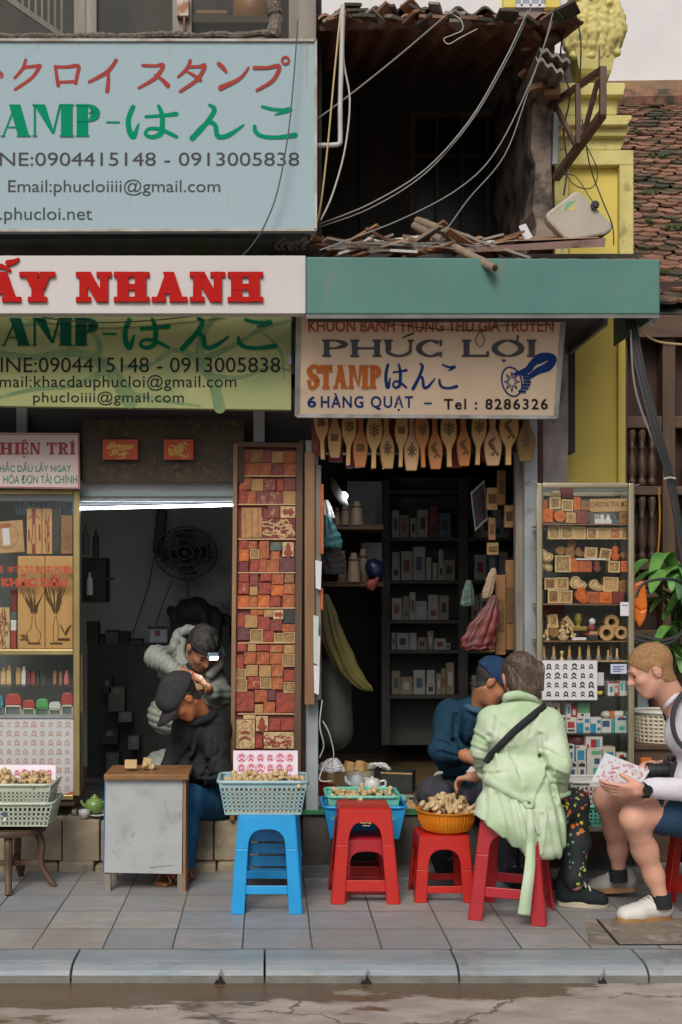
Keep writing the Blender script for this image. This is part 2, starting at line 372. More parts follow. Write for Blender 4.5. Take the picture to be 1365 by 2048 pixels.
def slab_mat(name,c1,c2,c3,mortar,bw=.2925,bh=.30,ox=.115,oy=4.986,rough=.5,ms=.004):
 m=bpy.data.materials.new(name);m.use_nodes=True;t=m.node_tree;N=t.nodes;L=t.links;b=N['Principled BSDF']
 tc=N.new('ShaderNodeTexCoord');mp=N.new('ShaderNodeMapping');mp.inputs['Location'].default_value=(ox,-oy,0);L.new(tc.outputs['Object'],mp.inputs[0])
 br=N.new('ShaderNodeTexBrick');br.offset=0;br.inputs['Scale'].default_value=1;br.inputs['Brick Width'].default_value=bw;br.inputs['Row Height'].default_value=bh
 br.inputs['Mortar Size'].default_value=ms;br.inputs['Mortar Smooth'].default_value=.3;br.inputs['Color1'].default_value=(*c1,1);br.inputs['Color2'].default_value=(*c2,1);br.inputs['Mortar'].default_value=(*mortar,1);br.inputs['Bias'].default_value=0
 nw=N.new('ShaderNodeTexNoise');nw.inputs['Scale'].default_value=3;nw.inputs['Detail'].default_value=4;L.new(mp.outputs[0],nw.inputs[0])
 wx=N.new('ShaderNodeMix');wx.data_type='RGBA';wx.blend_type='LINEAR_LIGHT';wx.inputs['Factor'].default_value=.004;L.new(mp.outputs[0],wx.inputs['A']);L.new(nw.outputs['Color'],wx.inputs['B'])
 L.new(wx.outputs['Result'],br.inputs[0])
 n=N.new('ShaderNodeTexNoise');n.inputs['Scale'].default_value=9;n.inputs['Detail'].default_value=8;n.inputs['Roughness'].default_value=.7
 m2=N.new('ShaderNodeMapping');m2 .inputs['Scale'].default_value=(.7,1.6,1);L.new(tc.outputs['Object'],m2 .inputs[0]);L.new(m2 .outputs[0],n.inputs[0])
 r=N.new('ShaderNodeValToRGB');r.color_ramp.elements[0].position=.4;r.color_ramp.elements[1].position=.68;L.new(n.outputs[0],r.inputs[0])
 mx=N.new('ShaderNodeMix');mx.data_type='RGBA';mu=N.new('ShaderNodeMath');mu.operation='MULTIPLY';mu.inputs[1].default_value=.55;L.new(r.outputs[0],mu.inputs[0]);L.new(mu.outputs[0],mx.inputs['Factor'])
 L.new(br.outputs['Color'],mx.inputs['A']);mx.inputs['B'].default_value=(*c3,1)
 n3=N.new('ShaderNodeTexNoise');n3 .inputs['Scale'].default_value=1.6;n3 .inputs['Detail'].default_value=6;L.new(tc.outputs['Object'],n3 .inputs[0])
 r3=N.new('ShaderNodeValToRGB');r3 .color_ramp.elements[0].position=.45;r3 .color_ramp.elements[1].position=.72;L.new(n3 .outputs[0],r3 .inputs[0])
 mx3=N.new('ShaderNodeMix');mx3 .data_type='RGBA';mu3=N.new('ShaderNodeMath');mu3 .operation='MULTIPLY';mu3 .inputs[1].default_value=.55;L.new(r3 .outputs[0],mu3 .inputs[0]);L.new(mu3 .outputs[0],mx3 .inputs['Factor'])
 L.new(mx.outputs['Result'],mx3 .inputs['A']);mx3 .inputs['B'].default_value=(.25,.20,.15,1)
 L.new(mx3 .outputs['Result'],b.inputs['Base Color']);
 rr=N.new('ShaderNodeMapRange');rr.inputs['To Min'].default_value=rough-.12;rr.inputs['To Max'].default_value=rough+.2;L.new(n3 .outputs[0],rr.inputs[0]);L.new(rr.outputs[0],b.inputs['Roughness'])
 bp=N.new('ShaderNodeBump');bp.inputs['Strength'].default_value=.7;bp.inputs['Distance'].default_value=.008
 ad=N.new('ShaderNodeMath');ad.operation='SUBTRACT';L.new(n.outputs[0],ad.inputs[0]);L.new(br.outputs['Fac'],ad.inputs[1]);L.new(ad.outputs[0],bp.inputs['Height']);L.new(bp.outputs[0],b.inputs['Normal'])
 return m
M={}
M['road']=road_mat()
M['pave']=slab_mat('pavement_slabs',(.265,.285,.31),(.38,.35,.335),(.17,.185,.2),(.045,.042,.036))
M['kerb']=mat('kerb_stone',(.22,.27,.31),.38,(.30,.32,.34),scale=7,detail=8,stretch=(.6,2,2),bump=.3,grime=(.13,.115,.095),gscale=3)
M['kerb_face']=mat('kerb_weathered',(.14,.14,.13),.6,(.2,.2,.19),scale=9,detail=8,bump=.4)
M['dark']=mat('gap_black',(.012,.012,.012),.8)
M['stone']=mat('plinth_stone',(.42,.34,.23),.8,(.25,.205,.15),scale=7,detail=8,bump=.7,bscale=18,grime=(.08,.08,.06),gscale=3.2,gamt=(.54,.72))
M['conc_dark']=mat('stained_concrete',(.075,.068,.06),.8,(.12,.11,.095),scale=8,detail=8,bump=.5,grime=(.3,.28,.25),gscale=9,gamt=(.68,.76))
M['ledge']=mat('ledge_concrete',(.26,.265,.26),.6,(.18,.185,.18),scale=8,detail=7,bump=.3)
M['plaster']=mat('grey_plaster',(.19,.18,.165),.85,(.11,.105,.1),scale=5,detail=8,bump=.4,grime=(.04,.04,.036),gscale=4)
M['postc']=mat('spalled_plaster',(.36,.325,.31),.85,(.24,.21,.2),scale=10,detail=8,bump=.6,grime=(.2,.15,.09),gscale=7,gamt=(.55,.68))
M['mossy']=mat('mossy_beam',(.085,.08,.068),.9,(.045,.045,.038),scale=6,detail=8,bump=.6,grime=(.06,.085,.03),gscale=5,gamt=(.52,.66))
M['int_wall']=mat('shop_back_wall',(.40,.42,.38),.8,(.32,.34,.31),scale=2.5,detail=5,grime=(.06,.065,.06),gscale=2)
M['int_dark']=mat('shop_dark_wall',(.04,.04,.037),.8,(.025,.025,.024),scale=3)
M['int_white']=mat('shop_white_wall',(.42,.45,.48),.6,(.34,.37,.4),scale=3)
M['floor_tan']=mat('shop_floor',(.17,.115,.06),.45,(.12,.08,.045),scale=6,detail=6,bump=.1)
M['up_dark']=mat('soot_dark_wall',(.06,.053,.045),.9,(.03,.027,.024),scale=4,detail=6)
M['up_beige']=mat('upper_flaking_wall',(.30,.235,.19),.9,(.13,.1,.08),scale=5,detail=9,bump=.7,grime=(.045,.04,.035),gscale=5,gamt=(.46,.6))
M['yellow']=mat('yellow_paint',(.72,.58,.13),.75,(.64,.5,.1),scale=3,detail=6,grime=(.3,.25,.08),gscale=3,gamt=(.6,.85),bump=.08)
M['yellow_pale']=mat('pale_yellow_paint',(.66,.58,.23),.8,(.55,.48,.17),scale=9,detail=8,grime=(.16,.15,.07),gscale=8,gamt=(.58,.75),bump=.25)
M['white_house']=mat('white_render',(.74,.72,.73),.8,(.68,.66,.68),scale=2,detail=6,bump=.05)
M['tile']=mat('clay_tile',(.19,.095,.06),.85,(.29,.15,.095),scale=8,detail=5,grime=(.045,.045,.025),gscale=4,gamt=(.42,.58),bump=.4,coord='Object')
M['tile2']=mat('clay_tile_pale',(.33,.17,.11),.85,(.22,.1,.06),scale=9,detail=5,grime=(.06,.055,.04),gscale=6,gamt=(.5,.66),bump=.4)
M['moss']=mat('moss',(.06,.09,.02),.95,(.03,.05,.012),scale=20)
M['rust']=mat('rusty_sheet',(.15,.07,.04),.8,(.28,.14,.08),scale=7,detail=8,bump=.4,grime=(.07,.06,.055),gscale=6)
M['rust_beam']=mat('rusty_beam',(.17,.095,.075),.75,(.26,.17,.14),scale=6,detail=8,stretch=(.5,1,1),grime=(.06,.03,.02),gscale=9)
M['brown_steel']=mat('brown_steel',(.075,.04,.03),.55,(.11,.06,.045),scale=9,detail=5,bump=.1)
M['awning']=mat('turquoise_sheet',(.05,.16,.14),.5,(.07,.195,.17),scale=2,detail=6,grime=(.17,.15,.095),gscale=2.2,gamt=(.57,.88),streak=True,bump=.12,bscale=9)
M['awning_edge']=mat('grey_flange',(.16,.17,.165),.5,(.1,.1,.1),scale=5)
M['dwood']=wood('dark_old_wood',(.06,.033,.02),(.12,.065,.035),'z',5)
M['dwoodx']=wood('dark_old_wood_flat',(.06,.033,.02),(.12,.065,.035),'x',5)
M['gwood']=wood('grey_old_wood',(.17,.14,.115),(.27,.235,.2),'z',5)
M['gwoodx']=wood('grey_old_wood_flat',(.17,.14,.115),(.27,.235,.2),'x',5)
M['mwood']=wood('brown_wood',(.17,.085,.04),(.27,.15,.07),'z',4)
M['mwoodx']=wood('brown_wood_flat',(.17,.085,.04),(.27,.15,.07),'x',4)
M['lwood']=wood('light_wood',(.46,.29,.14),(.56,.38,.2),'z',3,bump=.05)
M['pvc']=mat('white_pipe',(.5,.49,.46),.45,(.4,.38,.35),scale=6,grime=(.25,.2,.14),gscale=6,gamt=(.6,.8))
M['steel']=mat('grey_paint_steel',(.36,.4,.42),.45,(.28,.31,.33),scale=4,detail=6,grime=(.12,.1,.08),gscale=5,gamt=(.62,.8))
M['gold']=mat('gold_aluminium',(.38,.30,.13),.35,(.30,.23,.1),scale=5,metal=.55,grime=(.13,.1,.05),gscale=6,gamt=(.62,.85))
M['silver']=mat('champagne_aluminium',(.42,.38,.27),.35,(.34,.30,.2),scale=5,metal=.5)
M['glass']=glass_mat('cabinet_glass');M['glass_dim']=dusty_glass('dusty_window_glass')
M['cable_dark']=mat('dark_cable',(.025,.025,.027),.5)
M['cable_grey']=mat('grey_cable',(.2,.2,.195),.5)
M['cable_pale']=mat('pale_cable',(.48,.47,.43),.5)
M['cable_tan']=mat('tan_cable',(.45,.33,.16),.5)
# -- ground
ROADZ=-0.066
m=MB();m.box(-14,14,-9,4.78,ROADZ-.3,ROADZ);tag(m.build('road',M['road']),kind='structure')
m=MB();m.box(-14,14,4.985,6.6,-.3,0);tag(m.build('pavement',M['pave']),kind='structure')
xs=[-1.6]+[(x-CX)*4.85/F for x in(-230,150,530,911,1283,1660,2040)]
kb=MB()
for a,b in zip(xs,xs[1:]):
 a+=.004;b-=.004
 pr=[(4.98,-.3),(4.98,0.001),(4.835,0.0),(4.795,-.006),(4.765,-.02),(4.75,-.036),(4.742,-.3)]
 n=len(pr);vs=[(a,y,z)for y,z in pr]+[(b,y,z)for y,z in pr]
 kb.cur=0;kb.add(vs,[tuple(range(n)),tuple(range(2*n-1,n-1,-1))]+[(i,i+n,(i+1)%n+n,(i+1)%n)for i in range(n-2)])
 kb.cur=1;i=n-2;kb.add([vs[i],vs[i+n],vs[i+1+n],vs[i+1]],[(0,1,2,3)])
k=kb.build('kerb',[M['kerb'],M['kerb_face']],bevel=.004);tag(k,kind='structure')
m=MB();m.box(-14,14,4.76,4.975,-.3,-.05);tag(m.build('kerb_bedding',M['dark']),kind='structure')
for i,(x,w)in enumerate(((440,22),(733,22),(1206,18))):
 t=thing('weep_hole','small dark drain hole in the kerb face, '+('nearest the blue stools','below the red stools','below the white sneakers')[i],'drain hole',P(x,1955,4.74),group='drain holes along the kerb')
 q=MB();q.prism([(P(x-w/2,0,4.74).x,-.064),(P(x+w/2,0,4.74).x,-.064),(P(x+w*.2,0,4.74).x,-.045),(P(x,0,4.74).x,-.036),(P(x-w*.25,0,4.74).x,-.048)],4.737,4.75);q.build('opening',M['dark'],t)
 q=MB();q.tube(rail([P(x-4,1960,4.735),P(x-1,1950,4.732),P(x+3,1944,4.732),P(x+2,1938,4.738)]),.004,6);q.build('wire',M['cable_grey'],t,smooth=True)
def gp(px,py,z=0.0):
 d=F*(H-z)/(py-CY);return Vector(((px-CX)*d/F,d,z))
t=thing('access_cover','square stained concrete access cover set in the pavement under the white sneaker','access cover',gp(1290,1870))
a,b,c,d_=gp(1192,1840),gp(1420,1838),gp(1450,1890),gp(1236,1891)
M['cover']=mat('cover_concrete',(.24,.2,.155),.7,(.15,.125,.1),scale=7,detail=8,bump=.3,grime=(.34,.31,.27),gscale=6,gamt=(.52,.66))
def plate(pts,z0,z1):return MB().hexa([(p.x,p.y,z0)for p in pts]+[(p.x,p.y,z1)for p in pts])
plate([d_,c,b,a],-.02,.004).build('rim',M['dark'],t)
ce=(a+b+c+d_)/4;plate([ce+(p-ce)*.965 for p in(d_,c,b,a)],-.01,.008).build('slab',M['cover'],t)
a,b,c,d_=gp(1130,1800),gp(1500,1796),gp(1236,1891),gp(1180,1891)
m=plate([d_,gp(1232,1891),gp(1190,1838),gp(1168,1832)],-.02,.0035);tag(m.build('paving_patch',M['cover']),kind='structure')
# -- step (plinth) in front of the shops
FD=6.5
SZ,SZ2=.27,.30
xm=P(604,0,6.42).x
step=thing('stone_step','rough stone block step under the shop with the grey work table','step',(-1,6.42,0))
m=MB();x=-3.2;rw=random.Random(3)
for x0p,x1p in((-160,-20),(-18,78),(80,124),(126,200),(202,300),(302,390),(392,427),(429,520),(522,603)):
 a=P(x0p,0,6.42).x;b=P(x1p,0,6.42).x;j=rw.uniform(-.01,.01)
 m.box(a+.001,b-.001,6.415+j,6.9,.05,SZ+rw.uniform(-.008,0))
m.build('stone_block',M['stone'],step,bevel=.006)
m=MB();x=P(-160,0,6.4).x
while x<xm-.1:
 w=rw.uniform(.1,.22);m.box(x,min(x+w-.008,xm),6.375+rw.uniform(-.015,.015),6.6,-.02,.045+rw.uniform(-.012,.008));x+=w
m.build('foot_course',M['stone'],step,bevel=.012)
st2=thing('concrete_step','dark stained concrete step below the shop doorway with the carved moulds','step',(1,6.42,0))
m=MB();m.box(xm+.003,2.0,6.42,6.9,-.02,SZ2);m.build('step_block',M['conc_dark'],st2,bevel=.012)
m=MB();m.box(xm+.003,2.3,6.12,6.42,-.02,.028);m.build('low_ledge',M['ledge'],st2,bevel=.006)
# -- left shop house
sh=thing('shop_house','old grey shop house with open work room and wooden upper windows','building',(-1.0,7.2,0))
XL=-3.4
def upright_post(n,x0,x1,y0,y1,d,t,mm,par=sh):q=MB();q.pbox(x0,x1,y0,y1,d,t);return q.build(n,mm,par,bevel=.004)
m=MB();m.box(XL,xm,6.9,9.2,0,SZ-.002);m.build('room_floor',M['plaster'],sh)
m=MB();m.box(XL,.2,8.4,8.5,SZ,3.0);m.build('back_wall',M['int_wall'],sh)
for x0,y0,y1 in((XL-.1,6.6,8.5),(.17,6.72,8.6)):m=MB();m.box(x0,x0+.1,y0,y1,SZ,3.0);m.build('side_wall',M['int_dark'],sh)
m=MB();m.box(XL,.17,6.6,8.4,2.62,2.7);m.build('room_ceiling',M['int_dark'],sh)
m=MB();m.box(P(508,0,6.62).x,P(612,0,6.62).x,6.62,6.72,SZ,3.4);m.build('pillar',M['plaster'],sh)
m=MB();m.box(XL,.2,6.56,6.62,P(0,1003,6.6).z,P(0,962,6.6).z);m.build('shutter_box',M['steel'],sh,bevel=.006)
m=MB();m.box(XL,.2,6.545,6.56,P(0,993,6.55).z,P(0,985,6.55).z);m.build('guide_rail',mat('green_rail',(.2,.27,.25),.4),sh)
m=MB();m.box(XL,.2,6.6,6.72,P(0,964,6.6).z,3.45);m.build('lintel',M['int_dark'],sh)
upright_post('shutter_post',33,54,815,985,6.54,.05,M['steel'],sh);upright_post('shutter_post',507,530,818,890,6.54,.05,M['steel'],sh)
m=MB();m.box(XL,P(620,0,6.4).x,6.42,6.75,P(0,512,6.42).z,P(0,455,6.42).z);m.build('floor_beam',M['mossy'],sh,bevel=.02)
m=MB();m.tube([P(-20,497,6.36),P(400,494,6.36),P(618,497,6.36)],.045,10);m.build('rain_gutter',M['mossy'],sh,smooth=True)
m=MB();m.box(XL,P(560,0,6.55).x,6.5,6.56,P(0,118,6.5).z,P(0,74,6.5).z);m.build('window_sill',M['gwoodx'],sh)
UD=6.45
upright_post('corner_post',578,633,-60,470,6.42,.12,M['gwood'])
for x0,x1 in((148,172),(172,194),(345,384),(540,558),(-60,-20)):upright_post('window_post',x0,x1,-70,84,UD,.06,M['gwood'])
m=MB();m.pbox(-80,560,-90,-52,UD,.06);m.build('window_head',M['gwoodx'],sh)
for x0,x1 in((-20,148),(194,345),(384,540)):
 m=MB();m.pbox(x0,x1,-60,84,UD+.03,.004);m.build('window_pane',M['glass_dim'],sh)
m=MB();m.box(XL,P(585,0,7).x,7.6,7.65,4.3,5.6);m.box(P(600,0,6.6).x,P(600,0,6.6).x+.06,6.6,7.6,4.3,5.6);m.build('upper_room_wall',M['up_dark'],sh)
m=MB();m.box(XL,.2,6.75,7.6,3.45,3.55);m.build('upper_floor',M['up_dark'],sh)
m=MB()
m.bar(P(-10,-20,6.9),P(150,90,6.9),.03)
for k in range(9):x=0+13*k;m.bar(P(x+20,-40,6.92),P(x+20,4+8.2*k,6.92),.012)
m.build('stair_rail',M['gwood'],sh)
t=thing('drum','orange brown wooden drum seen behind the upper window glass','drum',P(500,60,6.9))
m=MB();m.lathe([(.001,0),(.09,0),(.115,.08),(.115,.16),(.095,.25),(.001,.25)],P(505,66,6.9),18);m.build('shell',mat('drum_wood',(.36,.16,.05),.4,(.25,.1,.03),scale=5),t,smooth=True)
m=MB();m.box(P(384,0,6.95).x,P(540,0,6.95).x,6.75,7.1,P(0,78,6.95).z,P(0,64,6.95).z);m.build('shelf_board',M['dwoodx'],sh)
t=thing('cardboard_box','brown box on the shelf behind the upper window beside the drum','box',P(425,64,6.9))
m=MB();m.pbox(392,455,22,64,6.9,.12);m.build('carton',mat('old_carton',(.2,.12,.06),.8,(.15,.09,.05)),t);m=MB();m.pbox(392,455,20,27,6.895,.13);m.build('lid',mat('old_carton_lid',(.26,.16,.08),.8),t)
t=thing('rusty_switch_box','small rusty white switch box screwed to the upper window post','switch box',P(366,20,6.44))
m=MB();m.pbox(354,378,-8,32,6.41,.04);m.build('case',mat('rusty_white',(.5,.44,.38),.6,(.3,.12,.05),scale=12,contrast=(.5,.6)),t,bevel=.005)
m=MB();m.bar(P(369,32,6.42),P(369,62,6.42),.012);m.build('hasp',M['rust'],t)
t=thing('rolled_netting','rolled grey netting lying along the top edge of the big stamp sign','netting',P(270,80,6.0))
m=MB();pts=[P(x,74+random.uniform(-2,2),6.02)for x in range(-40,300,40)]+[P(x,72+random.uniform(-3,2),6.02)for x in range(300,500,25)]+[P(525,66,6.02),P(540,70,6.02)]
m.tube(rail(pts,5),[.015+.007*random.random()for _ in range((len(pts)-1)*5+1)],8)
m.build('roll',mat('netting_fabric',(.2,.16,.13),.9,(.09,.075,.06),scale=60,detail=2,bump=.8,bscale=90),t)
m=MB();m.tube(rail([P(545,78,6.1),P(552,40,6.15),P(548,5,6.15),P(556,-30,6.15)]),[.03+.012*random.random()for _ in range(19)],8);m.build('loose_end',MATS['netting_fabric'],t)
# -- right shop house
s2=thing('shop_house','narrow dark shop house with sooty open balcony and crumbling right wall','building',(.9,7.2,0))
XR=1.68
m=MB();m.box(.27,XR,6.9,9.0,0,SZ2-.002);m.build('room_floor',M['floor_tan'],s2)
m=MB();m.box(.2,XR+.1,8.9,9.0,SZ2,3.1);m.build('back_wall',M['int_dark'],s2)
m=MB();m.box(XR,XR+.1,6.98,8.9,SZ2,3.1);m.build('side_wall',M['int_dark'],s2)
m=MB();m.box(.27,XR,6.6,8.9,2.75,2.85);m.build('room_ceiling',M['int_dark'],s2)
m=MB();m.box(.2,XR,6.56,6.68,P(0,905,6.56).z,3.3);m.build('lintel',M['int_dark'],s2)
upright_post('door_post',612,637,880,1640,6.5,.07,M['steel'],s2)
upright_post('door_post',598,611,880,1640,6.54,.06,M['dwood'],s2)
upright_post('door_post',1050,1076,830,1640,6.5,.07,M['steel'],s2)
upright_post('door_post',1032,1048,900,1640,6.56,.06,M['gwood'],s2)
upright_post('side_post',1086,1137,640,1640,6.55,.2,M['postc'],s2)
upright_post('side_post',1077,1087,838,1640,6.52,.05,mat('maroon_wood',(.09,.035,.025),.7,(.05,.025,.02),scale=9),s2)
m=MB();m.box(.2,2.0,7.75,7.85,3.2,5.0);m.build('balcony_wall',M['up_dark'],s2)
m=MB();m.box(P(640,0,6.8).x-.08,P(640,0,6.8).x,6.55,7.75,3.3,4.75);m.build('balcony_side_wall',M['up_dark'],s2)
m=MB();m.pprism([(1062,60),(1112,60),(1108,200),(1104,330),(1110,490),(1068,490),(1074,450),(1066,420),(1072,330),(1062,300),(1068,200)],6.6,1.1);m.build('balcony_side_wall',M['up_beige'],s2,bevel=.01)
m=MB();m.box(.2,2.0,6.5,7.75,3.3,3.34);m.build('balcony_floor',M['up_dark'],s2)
m=MB();m.pbox(820,832,225,470,7.7,.05);m.pbox(1028,1040,225,470,7.7,.05);m.pbox(832,1028,222,234,7.7,.05)
for x in(874,925,976):m.pbox(x-3,x+3,234,470,7.71,.03)
m.pbox(832,1028,308,315,7.715,.03);wf=m.build('window_grille',mat('grille_paint',(.05,.035,.025),.7,(.08,.06,.045),scale=5),s2)
m=MB();m.pbox(833,1027,235,470,7.742,.006);m.build('window_pane',mat('black_pane',(.008,.009,.009),.3),s2)
m=MB();m.pbox(720,820,205,480,7.71,.03);m.build('door_leaf',mat('sooty_door',(.05,.042,.035),.8,(.03,.026,.022),scale=4),s2)
m=MB();m.bar(P(1068,70,6.7),P(1068,420,6.7),.03);m.bar(P(1068,415,6.7),P(1030,452,7.2),.03);m.build('drain_pipe',M['awning_edge'],s2)
m=MB();m.pbox(748,866,78,92,7.3,.06);m.build('lamp_tube',mat('dusty_tube',(.1,.1,.09),.6),s2)
def corr(mb,x0,x1,y0,z0,y1,z1,pitch=.14,amp=.022,th=.012,wob=0.01,n=8,rows=4):
 nx=int((x1-x0)/pitch*n);rr=random.Random(int(x0*100)+5);vs=[];fs=[]
 for s_ in(0,1):
  for j in range(rows+1):
   t=j/rows;w=[rr.uniform(-wob,wob)for _ in range(nx//n+3)]
   for i in range(nx+1):
    x=x0+(x1-x0)*i/nx;q=i/n;a=int(q);ww=w[a]+(w[a+1]-w[a])*(q-a)
    vs.append((x,y0+(y1-y0)*t+(ww if j==0 else 0),z0+(z1-z0)*t+amp*math.sin(2*math.pi*i/n)+ww*.6-s_*th))
 k=(rows+1)*(nx+1)
 for j in range(rows):
  for i in range(nx):
   a=j*(nx+1)+i;fs+=[(a,a+1,a+nx+2,a+nx+1),(k+a,k+a+nx+1,k+a+nx+2,k+a+1)]
 for i in range(nx):fs.append((i,k+i,k+i+1,i+1))
 mb.add(vs,fs)
m=MB();corr(m,P(636,0,6.2).x,P(1162,0,6.2).x,6.15,P(0,34,6.15).z,7.8,P(0,34,6.15).z+.45,wob=.03);m.build('roof',M['rust'],s2)
m=MB();corr(m,P(740,0,6.2).x,P(1000,0,6.2).x,6.22,P(0,20,6.22).z,7.0,P(0,20,6.22).z+.2,wob=.02);m.build('roof_patch',mat('black_roof_patch',(.04,.037,.034),.9,(.07,.06,.05),scale=8,bump=.5),s2)
m=MB();m.hexa([P(640,62,6.2),P(1150,44,6.2),P(1150,44,6.28),P(640,62,6.28),P(640,46,6.2),P(1150,22,6.2),P(1150,22,6.28),P(640,46,6.28)]);m.build('roof_beam',M['rust_beam'],s2,bevel=.004)
for k in range(26):
 e=random.uniform(.03,.075);q=MB();q.box(-e,e,-.05,.05,-.008,.008);q2=q.build('roof_fragment',(M['rust'],M['gwoodx'],MATS['black_roof_patch'],M['tile'])[k%4],s2,local=True);q2 .location=P(random.uniform(655,1150),30+random.uniform(-14,14),6.14)-s2 .location;q2 .rotation_euler=(random.uniform(-.4,.4),random.uniform(-.5,.5),random.uniform(-.8,.8))
m=MB()
for k in range(26):
 x=random.uniform(1045,1112);y=random.uniform(45,175)+(x-1045)*.3;c=P(x,y,random.uniform(6.35,6.6));e=random.uniform(.02,.045)
 q=MB();q.box(-e,e,-e,e,-e*.35,e*.35);m.add(q.v,q.f,Matrix.Translation(c)@Euler((random.uniform(-.5,.5),random.uniform(-.6,.6),random.uniform(0,3))).to_matrix().to_4x4())
m.build('brick_rubble',M['rust'],s2)
for(xa,ya,xb,yb)in((1072,118,1128,150),(1080,100,1140,128)):
 m=MB();n=24;pts=[]
 for i in range(n+1):t_=i/n;pts.append((xa+(xb-xa)*t_,ya+(yb-ya)*t_+4*math.sin(t_*19)))
 m.pprism(pts+[(x,y-7)for x,y in pts[::-1]],6.2,.5);m.build('eaves_sheet',M['gwoodx'],s2)
# -- turquoise awning
aw=thing('awning','long turquoise sheet metal awning over the carved mould shop front','awning',(1.0,5.75,2.83))
m=MB();m.hexa([P(613,628,5.75),P(1320,628,5.75),P(1320,628,5.79),P(613,628,5.79),P(613,514,5.75),P(1320,519,5.75),P(1320,519,5.79),P(613,514,5.79)]);m.build('fascia',M['awning'],aw,bevel=.006)
m=MB();m.hexa([P(613,637,5.755),P(1319,636,5.755),P(1319,636,5.83),P(613,637,5.83),P(613,628.5,5.755),P(1319,628.5,5.755),P(1319,628.5,5.83),P(613,628.5,5.83)]);m.build('bottom_flange',M['awning_edge'],aw)
m=MB();m.box(P(1317,0,5.75).x,P(1320,0,5.75).x,5.79,6.5,P(0,628,5.75).z,P(0,560,5.75).z);m.build('end_plate',M['awning'],aw)
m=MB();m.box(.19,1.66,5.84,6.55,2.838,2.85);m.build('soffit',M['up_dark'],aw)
m=MB();m.box(1.635,1.655,5.84,6.55,2.80,2.837);m.build('end_batten',M['awning_edge'],aw)
m=MB();m.add([(.19,5.8,3.06),(1.9,5.8,3.06),(1.9,6.9,3.33),(.19,6.9,3.33)],[(0,1,2,3)]);corr(m,.2,1.92,5.81,3.1,7.0,3.42,wob=.012);m.build('roof_sheet',M['rust'],aw)
m=MB();m.tube(rail([P(1300,634,5.8),P(1302,648,5.8),P(1306,650,5.8),P(1310,640,5.8)]),.006,6);m.build('hook',M['steel'],aw,smooth=True)
# -- yellow house front
yl=thing('yellow_house','yellow plastered house corner with moulded cornice and leafy urn finial','building',(1.8,6.9,0))
YD=6.75
def yb(n,poly,d,t,mm,bev=.006):q=MB();q.pprism(poly,d,t);return q.build(n,mm,yl,bevel=bev)
yb('lower_pilaster',[(1130,500),(1252,500),(1252,1640),(1130,1640)],YD,.5,M['yellow'])
yb('pilaster_edge',[(1237,500),(1252,500),(1252,1640),(1237,1640)],YD-.03,.03,M['yellow'])
yb('upper_block',[(1112,300),(1268,300),(1268,520),(1112,520)],YD-.02,.5,M['yellow_pale'])
for poly in([(1110,300),(1268,300),(1268,330),(1110,330)],[(1240,330),(1268,330),(1268,520),(1240,520)],[(1110,330),(1138,330),(1138,520),(1110,520)]):
 yb('panel_frame',poly,YD-.08,.06,M['yellow_pale'])
yb('panel_field',[(1138,330),(1240,330),(1240,520),(1138,520)],YD-.03,.01,M['yellow'])
for i,(x1,y0,y1,pr)in enumerate(((1252,272,300,.06),(1262,250,272,.1),(1266,230,250,.14),(1238,190,230,.05),(1252,165,190,.1))):
 yb('cornice',[(1114,y0),(x1-3,y0),(x1,y0+4),(x1-(10 if i<3 else 4),y1),(1114,y1)],YD-pr,.4,M['yellow_pale'])
m=MB();c=P(1186,160,6.8);m.lathe([(.001,0),(.10,0),(.12,.02),(.135,.07),(.15,.12),(.13,.125),(.001,.125)],c,4,sx=1.25,M=Matrix.Translation(c)@Matrix.Rotation(R(45),4,'Z')@Matrix.Translation(-c));m.build('finial_plinth',M['yellow_pale'],yl)
# -- house behind: white wall, yellow window, tiled lower roof
wh=thing('white_house','white rendered house rising behind the roofs with a yellow framed window','building',(3,12.6,0))
m=MB();m.box(-1,9,12.6,12.9,0,9.5);m.build('wall',M['white_house'],wh)
m=MB();m.pbox(1008,1032,-200,14,12.5,.1);m.pbox(1092,1120,-200,14,12.5,.1);m.build('window_frame',M['yellow'],wh)
m=MB();m.pbox(1032,1092,-200,12,12.56,.03);m.build('pane',mat('pale_pane',(.3,.36,.42),.2),wh)
m=MB()
for x in(1044,1062,1080):m.pbox(x-2,x+2,-200,12,12.53,.02)
m.pbox(1032,1092,8,14,12.53,.02);m.build('window_bar',M['white_house'],wh)
m=MB();m.hexa([P(1100,190,12.3),P(1500,186,12.3),P(1500,186,12.6),P(1100,190,12.6),P(1100,163,12.3),P(1500,158,12.3),P(1500,158,12.6),P(1100,163,12.6)]);m.build('ledge',mat('old_brick_ledge',(.36,.22,.12),.9,(.22,.15,.1),scale=6,detail=8,bump=.4),wh)
nb=thing('tiled_house','old dark timber house with mossy fish scale clay tile roof','building',(3.2,8,0))
d0,z0,d1=7.55,P(0,612,7.55).z,12.25;z1=P(0,196,12.25).z
m=MB();m.add([(1.9,d0,z0-.05),(6,d0,z0-.05),(6,d1,z1-.05),(1.9,d1,z1-.05)],[(0,1,2,3)]);m.build('roof_deck',M['up_dark'],nb)
rows=58;rt=random.Random(9);ta=[MB(),MB()];mo=MB()
up=Vector((0,d1-d0,z1-z0));Ls=up.length;up.normalize();nrm=Vector((0,-up.z,up.y))
